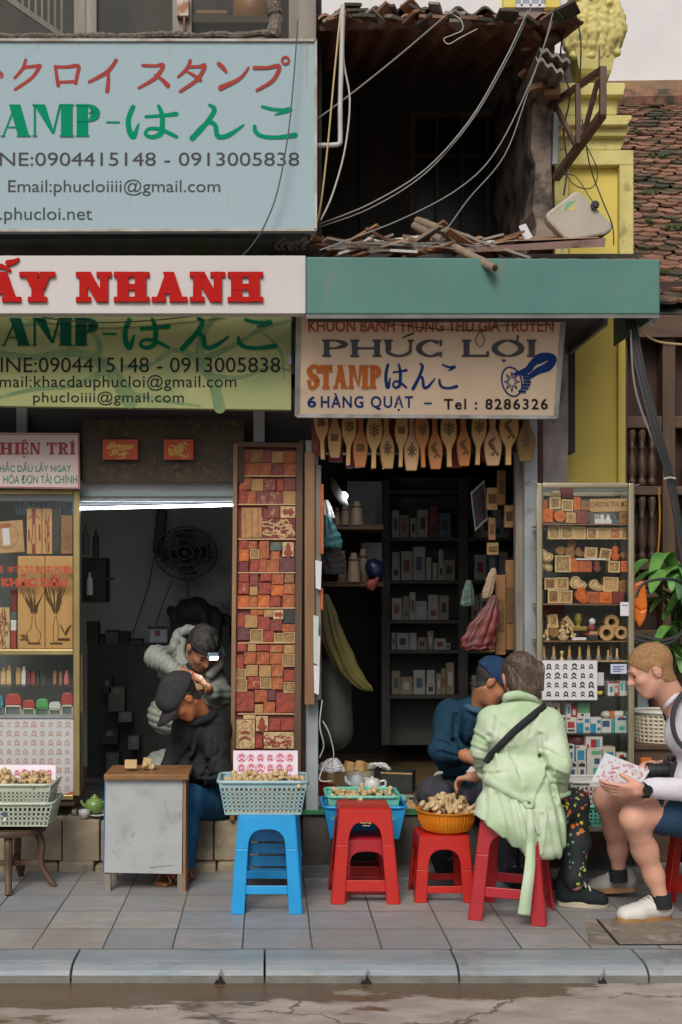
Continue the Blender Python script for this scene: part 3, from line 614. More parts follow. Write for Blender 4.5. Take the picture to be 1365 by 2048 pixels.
for j in range(rows):
 base=Vector((0,d0,z0))+up*(Ls*j/rows);x=1.95+(.085 if j%2 else 0)
 while x<5.6:
  w=.135;jx=rt.uniform(-.012,.012);jz=rt.uniform(-.006,.012);tl=rt.uniform(-.02,.03)
  c=base+Vector((x+jx,0,0))+nrm*(.012+jz)+up*tl;L_=Ls/rows*1.7
  q=[(-w/2,.03,0),(-w*.36,.008,0),(0,-.01,0),(w*.36,.008,0),(w/2,.035,0),(w/2,L_,-.022),(-w/2,L_,-.022)]
  pt=[c+Vector((a,0,0))+up*b+nrm*(cz+.018)for a,b,cz in q];pb=[p-nrm*.02 for p in pt]
  mm=ta[0 if rt.random()<.68 else 1];mm.add(pt+pb,[tuple(range(7)),(0,7,8,1),(1,8,9,2),(2,9,10,3),(3,10,11,4)])
  if rt.random()<.03:
   for _ in range(5):mo.ball(c+Vector((rt.uniform(-.06,.06),-.01,.02+rt.uniform(0,.02))),rt.uniform(.01,.022),5)
  x+=w+.005
ta[0].build('roof',M['tile'],nb,recalc=False);ta[1].build('roof',M['tile2'],nb,recalc=False);tag(mo.build('moss_clump',M['moss'],nb),kind='stuff')
m=MB();m.tube([P(1120,205,12.0),P(1500,198,12.0)],.12,8);m.build('ridge',M['tile2'],nb)
TD=7.6
m=MB();m.box(1.9,5,TD+.12,TD+.2,0,z0+.2);m.build('front_wall',mat('maroon_front',(.055,.02,.014),.7,(.03,.014,.01),scale=4),nb)
m=MB();m.box(1.9,5,d0-.02,d0+.06,z0-.2,z0-.06);m.build('eaves_board',M['dwoodx'],nb)
for y0,y1 in((636,668),(832,856),(972,990),(1122,1140),(1180,1196),(1260,1290)):m=MB();m.pbox(1225,1600,y0,y1,TD,.1);m.build('rail',M['dwoodx'],nb,bevel=.006)
for x0,x1 in((1236,1256),(1326,1352),(1430,1450)):m=MB();m.pbox(x0,x1,640,1640,TD-.02,.1);m.build('timber_post',M['dwood'],nb,bevel=.006)
bal=[(.012,0),(.026,.01),(.026,.05),(.014,.07),(.024,.1),(.03,.16),(.022,.24),(.013,.32),(.024,.335),(.013,.35),(.02,.4),(.028,.46),(.026,.48),(.012,.5)]
def baluster(x,ya,yb_):
 a=P(x,yb_,TD+.04);h=P(x,ya,TD+.04).z-a.z
 q=MB();q.lathe([(r_,z_*h/.5)for r_,z_ in bal],a,10);q.build('baluster',mat('brown_baluster',(.10,.065,.042),.5,(.065,.04,.027),scale=12),nb,smooth='all')
for x in(1264,1284,1304):
 baluster(x,856,972);baluster(x,990,1122)
for x in(1372,1396):baluster(x,990,1122);baluster(x,856,972)
m=MB()
for k in range(4):x=1262+22*k;m.tube(rail([P(x,1150,TD+.03),P(x+9,1143,TD+.03),P(x+18,1150,TD+.03),P(x+9,1172,TD+.03),P(x,1150,TD+.03)]),.008,6)
m.build('fretwork',M['dwood'],nb,smooth=True)
# -- sign boards
M['sign_blue']=mat('sign_fabric_blue',(.34,.44,.49),.5,(.318,.418,.468),scale=14,stretch=(5,1,.12),contrast=(.3,.75),grime=(.36,.34,.29),gscale=5,gamt=(.62,.85),streak=True)
M['sign_white']=mat('sign_white',(.60,.57,.57),.45,(.56,.53,.53),scale=2,grime=(.5,.45,.42),gscale=5,gamt=(.66,.9),streak=True)
M['sign_green']=mat('sign_printed_green',(.35,.36,.16),.42,(.25,.30,.14),scale=3.2,detail=3,contrast=(.3,.7),grime=(.4,.39,.2),gscale=2.4)
M['branch']=mat('sign_branch_green',(.13,.21,.11),.45,(.2,.27,.12),scale=18,detail=5)
M['sign_beige']=mat('sign_beige',(.63,.50,.37),.55,(.57,.44,.32),scale=5,detail=7,grime=(.3,.2,.14),gscale=4,gamt=(.64,.85))
M['sign_pink']=mat('sign_pinkish',(.56,.47,.44),.5,(.5,.42,.4),scale=3)
M['ink_red']=mat('ink_brick_red',(.33,.055,.045),.5)
M['ink_green']=mat('ink_green',(.0,.23,.12),.5)
M['ink_dgreen']=mat('ink_dark_green',(.005,.075,.045),.45)
M['ink_grey']=mat('ink_charcoal',(.07,.072,.08),.5)
M['ink_black']=mat('ink_black',(.02,.02,.02),.5)
M['ink_red2']=mat('raised_red',(.42,.012,.01),.35)
M['ink_orange']=mat('ink_orange',(.42,.115,.025),.5)
M['ink_blue']=mat('ink_navy',(.01,.035,.15),.5)
M['ink_rust']=mat('ink_rust_red',(.33,.07,.04),.5,(.4,.12,.07),scale=20)
M['frame_w']=mat('sign_frame',(.5,.5,.47),.5,(.35,.3,.24),scale=8)
def line(par,mm,pl,*rows,name='lettering_line',offset=0.0,space=1.0,lift=.002):
 q=MB()
 for r in rows:put_text(q,*r,pl,offset,space,lift)
 return q.build(name,mm,par)
HAN=[([(534,428),(516,476),(519,520),(530,544),(540,540),(556,496)],[20,22,24,26,8]),([(586,467),(640,463),(706,456)],[14,14,20]),([(636,424),(650,462),(650,505),(644,535),(610,549),(583,536),(600,515),(648,520),(708,548)],[14,20,22,22,18,14,14,18,14]),([(838,420),(858,440),(820,500),(770,553)],[12,20,20,24]),([(782,530),(815,500),(845,490),(862,505),(868,540),(888,549),(925,535),(974,500)],[10,14,18,20,20,20,8]),([(1048,426),(1085,436),(1130,440),(1160,437),(1128,450),(1100,458)],[12,14,14,22,14,6]),([(1018,505),(1022,528),(1050,546),(1110,550),(1178,541)],[14,18,16,16,22])]
def strokes_to(st,src,dst,k=1.0):
 (a,b,c,d),(e,f,g,h)=src,dst
 return[([(e+(x-a)/(b-a)*(f-e),g+(y-c)/(d-c)*(h-g))for x,y in p],[v*k*((h-g)/(d-c))for v in w])for p,w in st]
KATA=[([(-10,280),(8,300),(6,312)],[12,16,8]),([(104,240),(92,275),(60,312)],[12,15,12]),([(100,270),(152,264),(160,266),(128,312),(62,358)],[14,14,16,14,12]),([(222,266),(228,305),(234,342)],[12,14,16]),([(222,268),(270,268),(314,265),(310,300),(304,334)],[13,13,17,15,13]),([(234,330),(270,328),(304,326)],[12,12,14]),([(466,241),(430,288),(358,328)],[14,17,12]),([(434,290),(434,330),(430,364)],[13,14,18]),([(572,262),(620,264),(654,262),(622,312),(556,352)],[12,12,16,16,10]),([(620,300),(648,318),(672,342)],[8,14,20]),([(762,243),(748,275),(714,308)],[13,14,9]),([(758,268),(796,267),(820,264),(790,318),(722,366)],[12,12,17,15,12]),([(750,288),(774,300),(802,320)],[8,12,16]),([(876,256),(892,270),(906,288)],[16,18,10]),([(996,270),(958,316),(884,352)],[7,13,22]),([(1018,272),(1070,272),(1118,266),(1092,322),(1028,362)],[15,13,16,15,11]),([(1143+14*math.cos(g*.7),243+14*math.sin(g*.7))for g in range(10)],[9,9])]
def board(name,label,cat,poly,d,t,mm,frame=None):
 c=[sum(p[0]for p in poly)/len(poly),max(p[1]for p in poly)]
 o=thing(name,label,cat,P(c[0],c[1],d))
 q=MB();q.pprism(poly,d,t);q.build('panel',mm,o,bevel=.003)
 return o
sg=board('shop_sign','big pale blue stamp shop sign with brick red and green Japanese lettering','sign',[(-330,80),(631,82),(632,460),(-330,462)],5.9,.06,M['sign_blue'])
pl=upright(5.9)
m=MB()
for a,b in(((-330,80),(633,81)),((-330,462),(633,460))):m.bar(P(*a,5.895),P(*b,5.895),.014,.012)
m.bar(P(632,80,5.895),P(632,461,5.895),.012,.014);m.build('frame',M['frame_w'],sg)
m=MB();put_strokes(m,[([(x/2,y/2)for x,y in p],[v*.5 for v in w])for p,w in KATA],pl);m.build('katakana_lettering',M['ink_red'],sg)
m=MB();put_serif(m,'AMP',2,201,209,274,pl,tk=.36,tn=.06,sl=.04,st=.05,gap=.05);put_serif(m,'ST',-135,-8,209,274,pl,tk=.36,tn=.08,sl=.04,st=.05,gap=.05)
m.flat([pl(213,243,.002),pl(240,243,.002),pl(240,247,.002),pl(213,247,.002)])
put_strokes(m,strokes_to(HAN,(505,1185,415,558),(252,594,208,279)),pl);m.build('green_lettering',M['ink_green'],sg)
line(sg,M['ink_grey'],pl,('NE:0904415148 - 0913005838',0,599,305,332),('HOTLI',-112,-6,305,332),offset=.0008)
line(sg,M['ink_grey'],pl,('Email:phucloiiii@gmail.com',17,441,359,392))
line(sg,M['ink_grey'],pl,('.phucloi.net',0,185,415,448),('www',-70,-4,424,441))
m=MB()
for x,y0,y1,w in((615,84,180,5),(340,84,112,3),(76,84,104,3),(138,84,98,2),(160,84,96,2)):
 m.flat([pl(x-w/2,y0,.001),pl(x+w/2,y0,.001),pl(x+w/5,y1,.001),pl(x-w/5,y1,.001)])
m.build('rust_run',mat('rust_run',(.36,.27,.17),.7,(.4,.36,.3),scale=20),sg)
sg=board('shop_sign','white sign board with raised fat red letters above the green sign','sign',[(-330,511),(612,511),(612,627),(-330,627)],5.78,.07,M['sign_white'])
pl=upright(5.78)
m=MB();put_serif(m,'NHANH',153,527,545,605,pl,tk=.30,tn=.2,sl=.09,st=.17,gap=.06,lift=.013);put_serif(m,'AY',-32,112,545,605,pl,tk=.3,tn=.2,sl=.09,st=.17,gap=-.04,lift=.013);put_serif(m,'L',-104,-44,545,605,pl,tk=.3,tn=.2,sl=.09,st=.17,lift=.013)
put_strokes(m,[([(-14,541),(2,533),(20,541)],[7,9,7]),([(18,527),(30,524),(38,519)],[12,9,5])],pl,lift=.013)
lt=m.build('raised_letters',M['ink_red2'],sg,recalc=False)
for p_ in lt.data.polygons:
 pass
sm=lt.modifiers.new('solid','SOLIDIFY');sm.thickness=.012;sm.offset=-1
bm=bmesh.new();bm.from_mesh(lt.data)
for f in bm.faces:
 f.normal_update()
 if f.normal.y>0:f.normal_flip()
bm.to_mesh(lt.data);bm.free()
sg=board('shop_sign','printed yellow green sign with branch pattern and dark green stamp lettering','sign',[(-330,618),(583,618),(583,820),(-330,808)],6.1,.05,M['sign_green'])
pl=upright(6.1)
m=MB()
br=[([(-40,700),(60,715),(150,705),(215,735),(260,800)],[16,14,18,26,34]),([(150,705),(120,670),(60,640)],[14,8,4]),([(190,715),(200,690),(170,640)],[16,10,5]),([(440,815),(425,760),(400,720),(410,660),(440,630)],[24,20,22,14,8]),([(400,720),(350,700),(300,730),(250,735)],[16,10,8,12]),([(405,720),(470,690),(520,660),(583,640)],[16,10,8,5]),([(415,750),(480,755),(540,735),(583,742)],[12,8,6,4]),([(215,740),(150,770),(60,780),(-20,800)],[18,10,8,6]),([(240,780),(320,800),(400,812)],[10,7,5]),([(20,640),(60,650),(110,632)],[5,7,4]),([(520,660),(560,700),(570,760)],[6,5,3])]
put_strokes(m,br,pl,lift=.0006,step=.00005);m.build('branch_print',M['branch'],sg)
m=MB();put_serif(m,'AMP',4,197,636,692,pl,tk=.36,tn=.06,sl=.04,st=.05,gap=.05,lift=.003);put_serif(m,'ST',-125,-6,636,692,pl,tk=.36,tn=.08,sl=.04,st=.05,gap=.05,lift=.003);m.build('capital_lettering',M['ink_dgreen'],sg)
m=MB();m.flat([pl(206,666,.003),pl(234,666,.003),pl(234,670,.003),pl(206,670,.003)])
put_strokes(m,strokes_to(HAN,(505,1185,415,558),(246,553,634,700)),pl,lift=.003);m.build('green_lettering',mat('ink_mid_green',(.0,.13,.06),.45),sg)
line(sg,M['ink_black'],pl,('INE:0904415148 - 0913005838',2,561,715,745),('HOTL',-92,-4,715,741),offset=.001,lift=.003)
line(sg,M['ink_black'],pl,('mail:khacdauphucloi@gmail.com',0,473,750,782),('E',-22,-6,752,774),space=1.05,lift=.003)
line(sg,M['ink_black'],pl,('phucloiiii@gmail.com',67,368,783,811),space=1.05,lift=.003)
m=MB();m.pbox(577,583,712,729,6.085,.01);m.build('bracket',M['steel'],sg)
m=MB();m.tube(rail([pl(66,629,.02),pl(110,640,.02),pl(200,647,.02),pl(300,643,.02),pl(390,634,.02),pl(450,628,.02)]),.0035,5);tag(m.build('wire',M['cable_dark']),'thin dark wire drooping across the top of the printed green sign','wire')
tp=tilted(637,0,5.93,835,6.12)
sg=thing('shop_sign','old beige tilted sign with a blue hand stamp drawing under the awning','sign',P(860,835,6.12))
def tpoly(pix,l0,l1):a=[tp(x,y,l1)for x,y in pix];b=[tp(x,y,l0)for x,y in pix];return MB().hexa([b[0],b[1],b[2],b[3],a[0],a[1],a[2],a[3]])
tpoly([(594,832),(1112,835),(1128,630),(597,630)],-.04,0).build('panel',M['sign_beige'],sg)
m=MB()
for a,b in(((594,832),(1112,835)),((1112,835),(1128,630)),((594,832),(597,630))):m.bar(tp(*a,.0),tp(*b,.0),.022,.018)
m.build('frame',mat('dirty_frame',(.3,.3,.3),.5,(.16,.15,.14),scale=9),sg)
def tpl(x,y,l):return tp(x,y,l)
m=MB();put_text(m,'KHUÔN BÁNH TRUNG THU GIA TRUYỀN',617,1108,627,664,tpl,.022);m.build('top_lettering',M['ink_rust'],sg)
m=MB();put_serif(m,'PHUC',645,888,679,714,tpl,tk=.30,tn=.13,sl=.08,st=.13,gap=.12,wide=1.7);put_serif(m,'LOI',924,1073,679,714,tpl,tk=.30,tn=.13,sl=.08,st=.13,gap=.12,wide=1.7)
put_strokes(m,[([(806,676),(816,671),(826,667)],[3,4,5]),([(1022,682),(1034,682),(1036,672)],[4,4,5]),([(1007,721),(1009,721)],[6,6])],tpl);m.build('name_lettering',M['ink_grey'],sg)
m=MB();put_serif(m,'STAMP',616,763,730,777,tpl,tk=.27,tn=.16,sl=.05,st=.12,gap=.04,wide=.8);m.build('orange_lettering',M['ink_orange'],sg)
m=MB();put_strokes(m,strokes_to(HAN,(505,1185,415,558),(770,915,725,779),.8),tpl);put_text(m,'6',615,633,792,815,tpl,.03)
put_strokes(m,[([(1030,748),(1055,740),(1066,727),(1082,715),(1100,712),(1108,719),(1096,733),(1076,742),(1062,752)],[6,14,14,18,12,12,18,14,10])],tpl,lift=.002)
put_strokes(m,[([(1078,722),(1092,714),(1102,715)],[12,16,14])],tpl,lift=.0026)
ring=[(1024+22*math.cos(g*math.pi/8)*.9+4*math.sin(g*math.pi/8),763+29*math.sin(g*math.pi/8))for g in range(17)]
put_strokes(m,[(ring,[3,3])],tpl,lift=.003)
for k in range(8):
 g=k*math.pi/4;put_strokes(m,[([(1024+6*math.cos(g-.4),763+7*math.sin(g-.4)),(1024+15*math.cos(g),763+20*math.sin(g)),(1024+6*math.cos(g+.4),763+7*math.sin(g+.4))],[1.6,1.6])],tpl,lift=.0034+k*.0001)
for k in range(7):y=743+6.5*k;x=1040+12*math.sin((k+.6)/7*math.pi);put_strokes(m,[([(x-3,y),(x+8,y+1)],[5,5])],tpl,lift=.0045)
put_text(m,'HÀNG QUẠT  –',642,864,786,822,tpl,.022,1.18);m.build('blue_lettering',M['ink_blue'],sg)
m=MB();put_text(m,'Tel : 8286326',888,1096,797,819,tpl,.022,1.22);m.build('phone_lettering',M['ink_black'],sg)
m=MB();m.tube(rail([tp(750,642,.02),tp(850,655,.02),tp(962,660,.02),tp(1000,650,.02),tp(1110,648,.02)]),.0025,5);m.tube(rail([tp(960,660,.02),tp(950,678,.02),tp(958,691,.02),tp(968,682,.02),tp(962,662,.02)]),.0025,5);tag(m.build('wire',M['cable_dark']),'thin looped wire hanging over the beige tilted sign','wire')
sg=board('shop_sign','small pinkish sign with red name standing on the gold display cabinet','sign',[(-60,865),(158,866),(160,978),(-60,975)],6.42,.03,M['sign_pink'])
pl=upright(6.42)
m=MB();put_serif(m,'HI',0,41,885,909,pl,tk=.25,tn=.12,sl=.09,st=.11,gap=.1);put_serif(m,'EN',42,81,885,909,pl,tk=.25,tn=.12,sl=.07,st=.11,gap=.1);put_serif(m,'TRI',94,151,885,909,pl,tk=.25,tn=.12,sl=.09,st=.11,gap=.1)
put_serif(m,'T',-22,-4,885,909,pl,tk=.25,tn=.12,sl=.09,st=.11)
put_strokes(m,[([(45,884),(49,880),(54,884)],[2,3,2]),([(48,913),(49.5,913)],[3.4,3.4]),([(144,884),(147,880)],[2,3])],pl)
for a,b in(((-60,868),(157,869)),((157,868),(158,976)),((-60,973),(158,976))):put_strokes(m,[([a,b],[1.6,1.6])],pl,lift=.001)
m.build('red_lettering',mat('ink_faded_red',(.32,.06,.075),.5),sg)
FG=mat('ink_faded_green',(.07,.24,.17),.5)
line(sg,FG,pl,('HẮC DẤU LẤY NGAY',0,143,923,944),('K',-10,-2,930,944),offset=.012)
line(sg,FG,pl,('HÓA ĐƠN TÀI CHÍNH',7,155,947,967),offset=.012)
# -- stamp blocks
ORD=['first','second','third','fourth','fifth','sixth','seventh','eighth','ninth','tenth','eleventh','twelfth','thirteenth','fourteenth','fifteenth','sixteenth','seventeenth','eighteenth']
BC=dict(red=((.36,.055,.028),(.27,.04,.025)),dred=((.24,.05,.035),(.19,.04,.03)),org=((.43,.12,.035),(.34,.085,.03)),orange=((.62,.15,.02),(.5,.11,.02)),tan=((.50,.31,.125),(.41,.24,.095)),brown=((.30,.15,.05),(.22,.105,.036)),purple=((.15,.04,.05),(.11,.035,.04)),teal=((.09,.13,.11),(.07,.1,.09)),pale=((.63,.46,.23),(.53,.37,.18)),maroon=((.2,.025,.025),(.15,.02,.02)),dark=((.03,.035,.03),(.02,.025,.02)),white=((.66,.65,.63),(.58,.57,.56)),frame=((.33,.20,.075),(.25,.15,.055)))
BM={k:mat('block_'+k,v[0],.6,v[1],scale=26,detail=5,bump=.25,bscale=90)for k,v in BC.items()}
PM={k:mat('panel_'+k,tuple(c*f for c,f in zip(v[0],(.98,.95,.9)if k!='tan' else(.85,.75,.65))),.55,tuple(c*.72 for c in v[1]),scale=34,detail=6,bump=.4,bscale=110,grime=(.15,.035,.015),gscale=14,gamt=(.55,.85))for k,v in BC.items()}
CN=dict(red='red',dred='brick red',org='orange brown',orange='bright orange',tan='tan',brown='brown',purple='plum',teal='grey green',pale='pale',maroon='dark red',dark='black',white='white',frame='pale edged brown')
def motif(rnd,n=7):
 out=[]
 for _ in range(n):
  x,y=rnd.uniform(.15,.85),rnd.uniform(.15,.85);a=rnd.uniform(0,6.28);l=rnd.uniform(.1,.25)
  out.append(([(x,y),(x+l*math.cos(a),y+l*math.sin(a)),(x+l*1.3*math.cos(a+.9),y+l*1.3*math.sin(a+.9))],[.05,.09,.03]))
 return out
def face_at(mb,pl,x0,x1,y0,y1,rnd,n=7,lift=.001,w=1.0):
 put_strokes(mb,[([(x0+px*(x1-x0),y0+py*(y1-y0))for px,py in p],[q*(x1-x0)*w for q in ws])for p,ws in motif(rnd,n)],pl,lift,.00005)
# -- tall leaning panel of stamp blocks
TP=tilted(885,0,6.53,1600,6.43)
def tq(x0,x1,y0,y1,l0,l1):
 a=[TP(x,y,l1)for x,y in((x0,y1),(x1,y1),(x1,y0),(x0,y0))];b=[TP(x,y,l0)for x,y in((x0,y1),(x1,y1),(x1,y0),(x0,y0))]
 return MB().hexa([b[0],b[1],b[2],b[3],a[0],a[1],a[2],a[3]])
t=thing('display_rack','tall narrow wooden display panel filled with red and orange stamp blocks','display panel',P(533,1640,6.43))
def tbar(p0,p1,w,mm,nm):q=MB();q.bar(TP(*p0,.012),TP(*p1,.012),S(w,6.45),.05,up=(0,-1,0));q.build(nm,mm,t,bevel=.003)
tbar((472,890),(465,1640),9,M['mwood'],'frame_post');tbar((600,890),(594,1640),14,M['dwood'],'frame_post');tbar((470,890),(606,892),10,M['dwoodx'],'frame_rail')
q=MB();q.hexa([TP(463,1640,-.02),TP(600,1640,-.02),TP(600,1640,-.012),TP(463,1640,-.012),TP(468,888,-.02),TP(605,888,-.02),TP(605,888,-.012),TP(468,888,-.012)]);q.build('back_board',BM['dred'],t)
za=lambda y:880+y/6.4
zb=lambda y:1190+y/6.4
for y in(za(465),za(828),za(1272),za(1700),zb(168),zb(612),zb(1520)):q=tq(476,592,y-1.2,y+1.2,-.01,.014);q.build('shelf_strip',M['lwood'],t)
T1=[[(120,265,125,290,'red'),(265,430,125,290,'brown'),(430,535,125,290,'dred'),(537,690,150,300,'tan'),(692,860,140,300,'org')],[(120,210,293,455,'red'),(212,380,293,455,'org'),(382,535,293,455,'org'),(540,690,302,455,'dred'),(693,860,303,455,'org')],[(120,270,485,640,'org'),(275,430,500,655,'tan'),(432,588,500,655,'dred'),(600,690,500,655,'red'),(692,845,490,655,'dred')],[(120,220,642,820,'red'),(222,335,658,820,'org'),(337,490,658,820,'dred'),(492,682,658,820,'dred'),(685,845,658,820,'tan')],[(150,410,870,1255,'tan'),(490,640,840,1000,'dred'),(650,840,850,1000,'pale'),(412,840,1005,1265,'maroon')],[(120,235,1290,1395,'red'),(240,350,1300,1400,'org'),(380,505,1295,1520,'org'),(520,665,1310,1420,'teal'),(675,820,1310,1495,'pale')],[(120,245,1400,1555,'orange'),(260,375,1403,1520,'frame'),(530,640,1428,1538,'org')],[(120,240,1560,1690,'maroon'),(262,375,1530,1690,'red'),(378,470,1525,1690,'org'),(472,635,1540,1690,'org'),(640,835,1510,1690,'purple')],[(115,245,1712,1818,'red'),(255,365,1715,1870,'dred'),(390,530,1715,1810,'red'),(535,690,1715,1850,'org'),(700,825,1720,1830,'brown')],[(110,245,1825,1975,'red'),(255,360,1875,1990,'tan'),(370,525,1830,1978,'red'),(530,690,1860,1995,'orange'),(692,835,1840,1976,'org')]]
T2=[[(95,245,10,160,'orange'),(247,355,20,160,'org'),(360,510,5,160,'orange'),(515,650,20,150,'red'),(680,830,0,165,'org')],[(270,358,185,270,'org'),(360,435,190,262,'org'),(440,553,190,285,'tan'),(556,685,190,312,'pale'),(690,835,185,370,'dark')],[(95,190,240,413,'red'),(192,355,260,420,'tan'),(360,513,275,455,'red'),(516,668,320,460,'dred'),(670,835,375,470,'org')],[(95,250,418,580,'purple'),(260,420,440,600,'frame'),(425,565,460,605,'red'),(570,680,490,605,'frame'),(690,830,475,612,'frame')],[(90,215,618,725,'red'),(230,340,622,722,'tan'),(345,505,640,722,'red'),(510,680,640,732,'org'),(690,835,640,750,'tan')],[(80,180,770,945,'red'),(185,335,732,885,'org'),(345,503,732,890,'org'),(510,672,740,887,'org'),(675,825,755,915,'frame')],[(80,205,950,1075,'frame'),(210,360,895,1040,'tan'),(375,530,900,1050,'tan'),(535,685,892,1045,'org'),(690,835,960,1105,'red')],[(80,220,1085,1230,'frame'),(230,385,1047,1205,'red'),(390,530,1060,1195,'frame'),(535,680,1055,1210,'org'),(690,830,1115,1250,'frame')],[(70,310,1235,1490,'red'),(320,480,1215,1370,'org'),(485,590,1215,1350,'purple'),(595,835,1260,1505,'red')],[(320,430,1400,1510,'tan'),(435,580,1367,1513,'org')],[(175,330,1535,1588,'pale'),(335,490,1550,1740,'pale'),(500,650,1580,1735,'red'),(655,830,1580,1735,'red')],[(75,320,1595,1965,'pale'),(330,420,1810,1960,'red'),(435,820,1755,1965,'pale')]]
rb=random.Random(21)
rowi=0
M['carve_red']=mat('carved_red_ink',(.26,.04,.02),.6,(.2,.03,.02),scale=30)
M['carve_pale']=mat('bare_wood_lines',(.5,.34,.16),.6)
M['carve_brown']=mat('carved_brown',(.1,.055,.022),.75,(.16,.085,.035),scale=30)
for rows,z in((T1,za),(T2,zb)):
 for row in rows:
  rowi+=1
  for ci,(x0,x1,y0,y1,c)in enumerate(row):
   a0,a1,b0,b1=460+x0/6.4-.1,460+x1/6.4+.1,z(y0)-.1,z(y1)+.1
   lbl=f"{CN[c]} stamp block, {ORD[ci]} from the open room, {ORD[rowi - 1] if rowi < 19 else 'row %d' % rowi} row of the tall panel" if rowi<19 else f"{CN[c]} stamp block, {ORD[ci]} from the open room, {ORD[22 - rowi]} lowest row of the tall panel"
   l1=rb.uniform(.008,.013)
   o=thing('stamp_block',lbl,'stamp block',TP((a0+a1)/2,b1,0),group='stamp blocks in the tall display panel')
   if c=='frame':
    q=tq(a0,a1,b0,b1,-.01,l1-.004);q.build('face',PM['frame'],o)
    q=MB();w=1.2
    for u0,u1,v0,v1 in((a0,a1,b0,b0+w),(a0,a1,b1-w,b1),(a0,a0+w,b0+w,b1-w),(a1-w,a1,b0+w,b1-w)):
     r_=tq(u0,u1,v0,v1,-.01,l1);q.add(r_.v,r_.f)
    q.build('border',BM['pale'],o)
   else:
    tq(a0,a1,b0,b1,-.01,l1).build('face',PM[c],o,bevel=.0025)
    pl=lambda x,y,l,l1=l1:TP(x,y,l1+l)
    big=(x1-x0)>230
    if c=='pale' and(x1-x0)<200 and(y1-y0)>80:
     q=MB();cx,cy=(a0+a1)/2,(b0+b1)/2;h=(b1-b0);w=(a1-a0)
     if w>h*1.05:put_strokes(q,[([(cx-w*.3,cy),(cx-w*.22,cy),(cx,cy),(cx+w*.22,cy),(cx+w*.3,cy)],[h*.2,h*.6,h*.35,h*.75,h*.3])],pl,.001)
     else:put_strokes(q,[([(cx,b0+h*.12),(cx,cy-h*.1),(cx,cy),(cx,cy+h*.25),(cx,b1-h*.12)],[w*.2,w*.5,w*.4,w*.85,w*.5])],pl,.001)
     q.build('gourd_print',M['carve_red'],o)
    elif c=='tan' and big:
     q=MB();put_strokes(q,[([(a0+(a1-a0)*k,b0+2),(a0+(a1-a0)*k+.5,b1-2)],[2.6,3.4])for k in(.18,.5,.82)],pl,.001);q.build('grain_print',BM['org'],o)
    elif big and c in('maroon','pale'):
     q=MB()
     if c=='pale' and y1-y0>300:
      w=a1-a0;h=b1-b0;X=lambda u:a0+u*w;Y=lambda v:b0+v*h
      for p_,ws in(([(.3,.12),(.5,.06),(.7,.12),(.72,.24),(.55,.3),(.35,.26),(.3,.12)],[1,1.2,1]),([(.35,.1),(.5,.05),(.66,.1)],[1,3,1]),([(.3,.3),(.15,.45),(.1,.62),(.25,.72)],[1.2,1.6,1.2]),([(.72,.3),(.86,.45),(.9,.6),(.72,.7)],[1.2,1.6,1.2]),([(.32,.46),(.5,.44),(.68,.46)],[7,9,7]),([(.22,.7),(.5,.62),(.8,.7)],[3,8,3]),([(.2,.72),(.1,.86),(.2,.95)],[1.5,1.5,2]),([(.4,.75),(.38,.95)],[1.4,1.4]),([(.78,.72),(.92,.85),(.78,.95)],[1.5,1.5,2]),([(.92,.04),(.8,.25),(.95,.4)],[1.4,2,1.2]),([(.44,.19),(.46,.19)],[1,1]),([(.58,.19),(.6,.19)],[1,1]),([(.48,.25),(.54,.25)],[.8,.8])):
       put_strokes(q,[([(X(u),Y(v))for u,v in p_],[g*.8 for g in ws])],pl,.001)
     else:
      face_at(q,pl,a0,a1,b0,b1,rb,26,w=.5)
     q.build('block_print',M['carve_red']if c=='pale' else M['carve_pale'],o)
    elif c in('red','org','dred')and rb.random()<.6:
     q=MB();face_at(q,pl,a0,a1,b0,b1,rb,5,w=.5);q.build('carving',M['carve_red']if rb.random()<.7 else M['carve_pale'],o)
# -- hanging carved cake moulds
mc=dict(l=((.45,.27,.10),(.37,.21,.075)),o=((.43,.17,.045),(.35,.13,.035)),p=((.5,.31,.17),(.43,.26,.14)),d=((.2,.12,.035),(.15,.09,.03)))
MM={k:mat('mould_wood_'+k,v[0],.5,v[1],scale=18,detail=5,stretch=(1,1,.15),bump=.12,spec=.4)for k,v in mc.items()}
MD=[(646,918,28,1,'s','l'),(670,914,28,0,'s','l'),(697,929,29,1,'v','l'),(721,934,30,0,'s','o'),(748,937,32,1,'v','l'),(777,937,29,0,'g','l'),(802,934,26,1,'s','l'),(824,941,30,0,'g','p'),(848,935,28,1,'v','o'),(872,938,29,0,'f','o'),(900,934,32,1,'v','l'),(930,932,28,0,'f','o'),(956,930,30,1,'v','l'),(987,931,35,0,'f','p'),(1018,930,38,1,'r','l'),(1053,923,37,0,'g','d')]
MN=dict(s='square recess',v='leaf carving',g='lotus carving',f='fish carving',r='striped fish carving')
MW=dict(l='light wood',o='orange wood',p='pinkish wood',d='dark brown')
t=thing('hanging_rail','dark rail behind the beige sign that the carved moulds hang from','rail',P(850,800,6.35));q=MB();q.bar(P(620,812,6.37),P(1078,815,6.37),.02);q.build('rod',M['steel'],t)
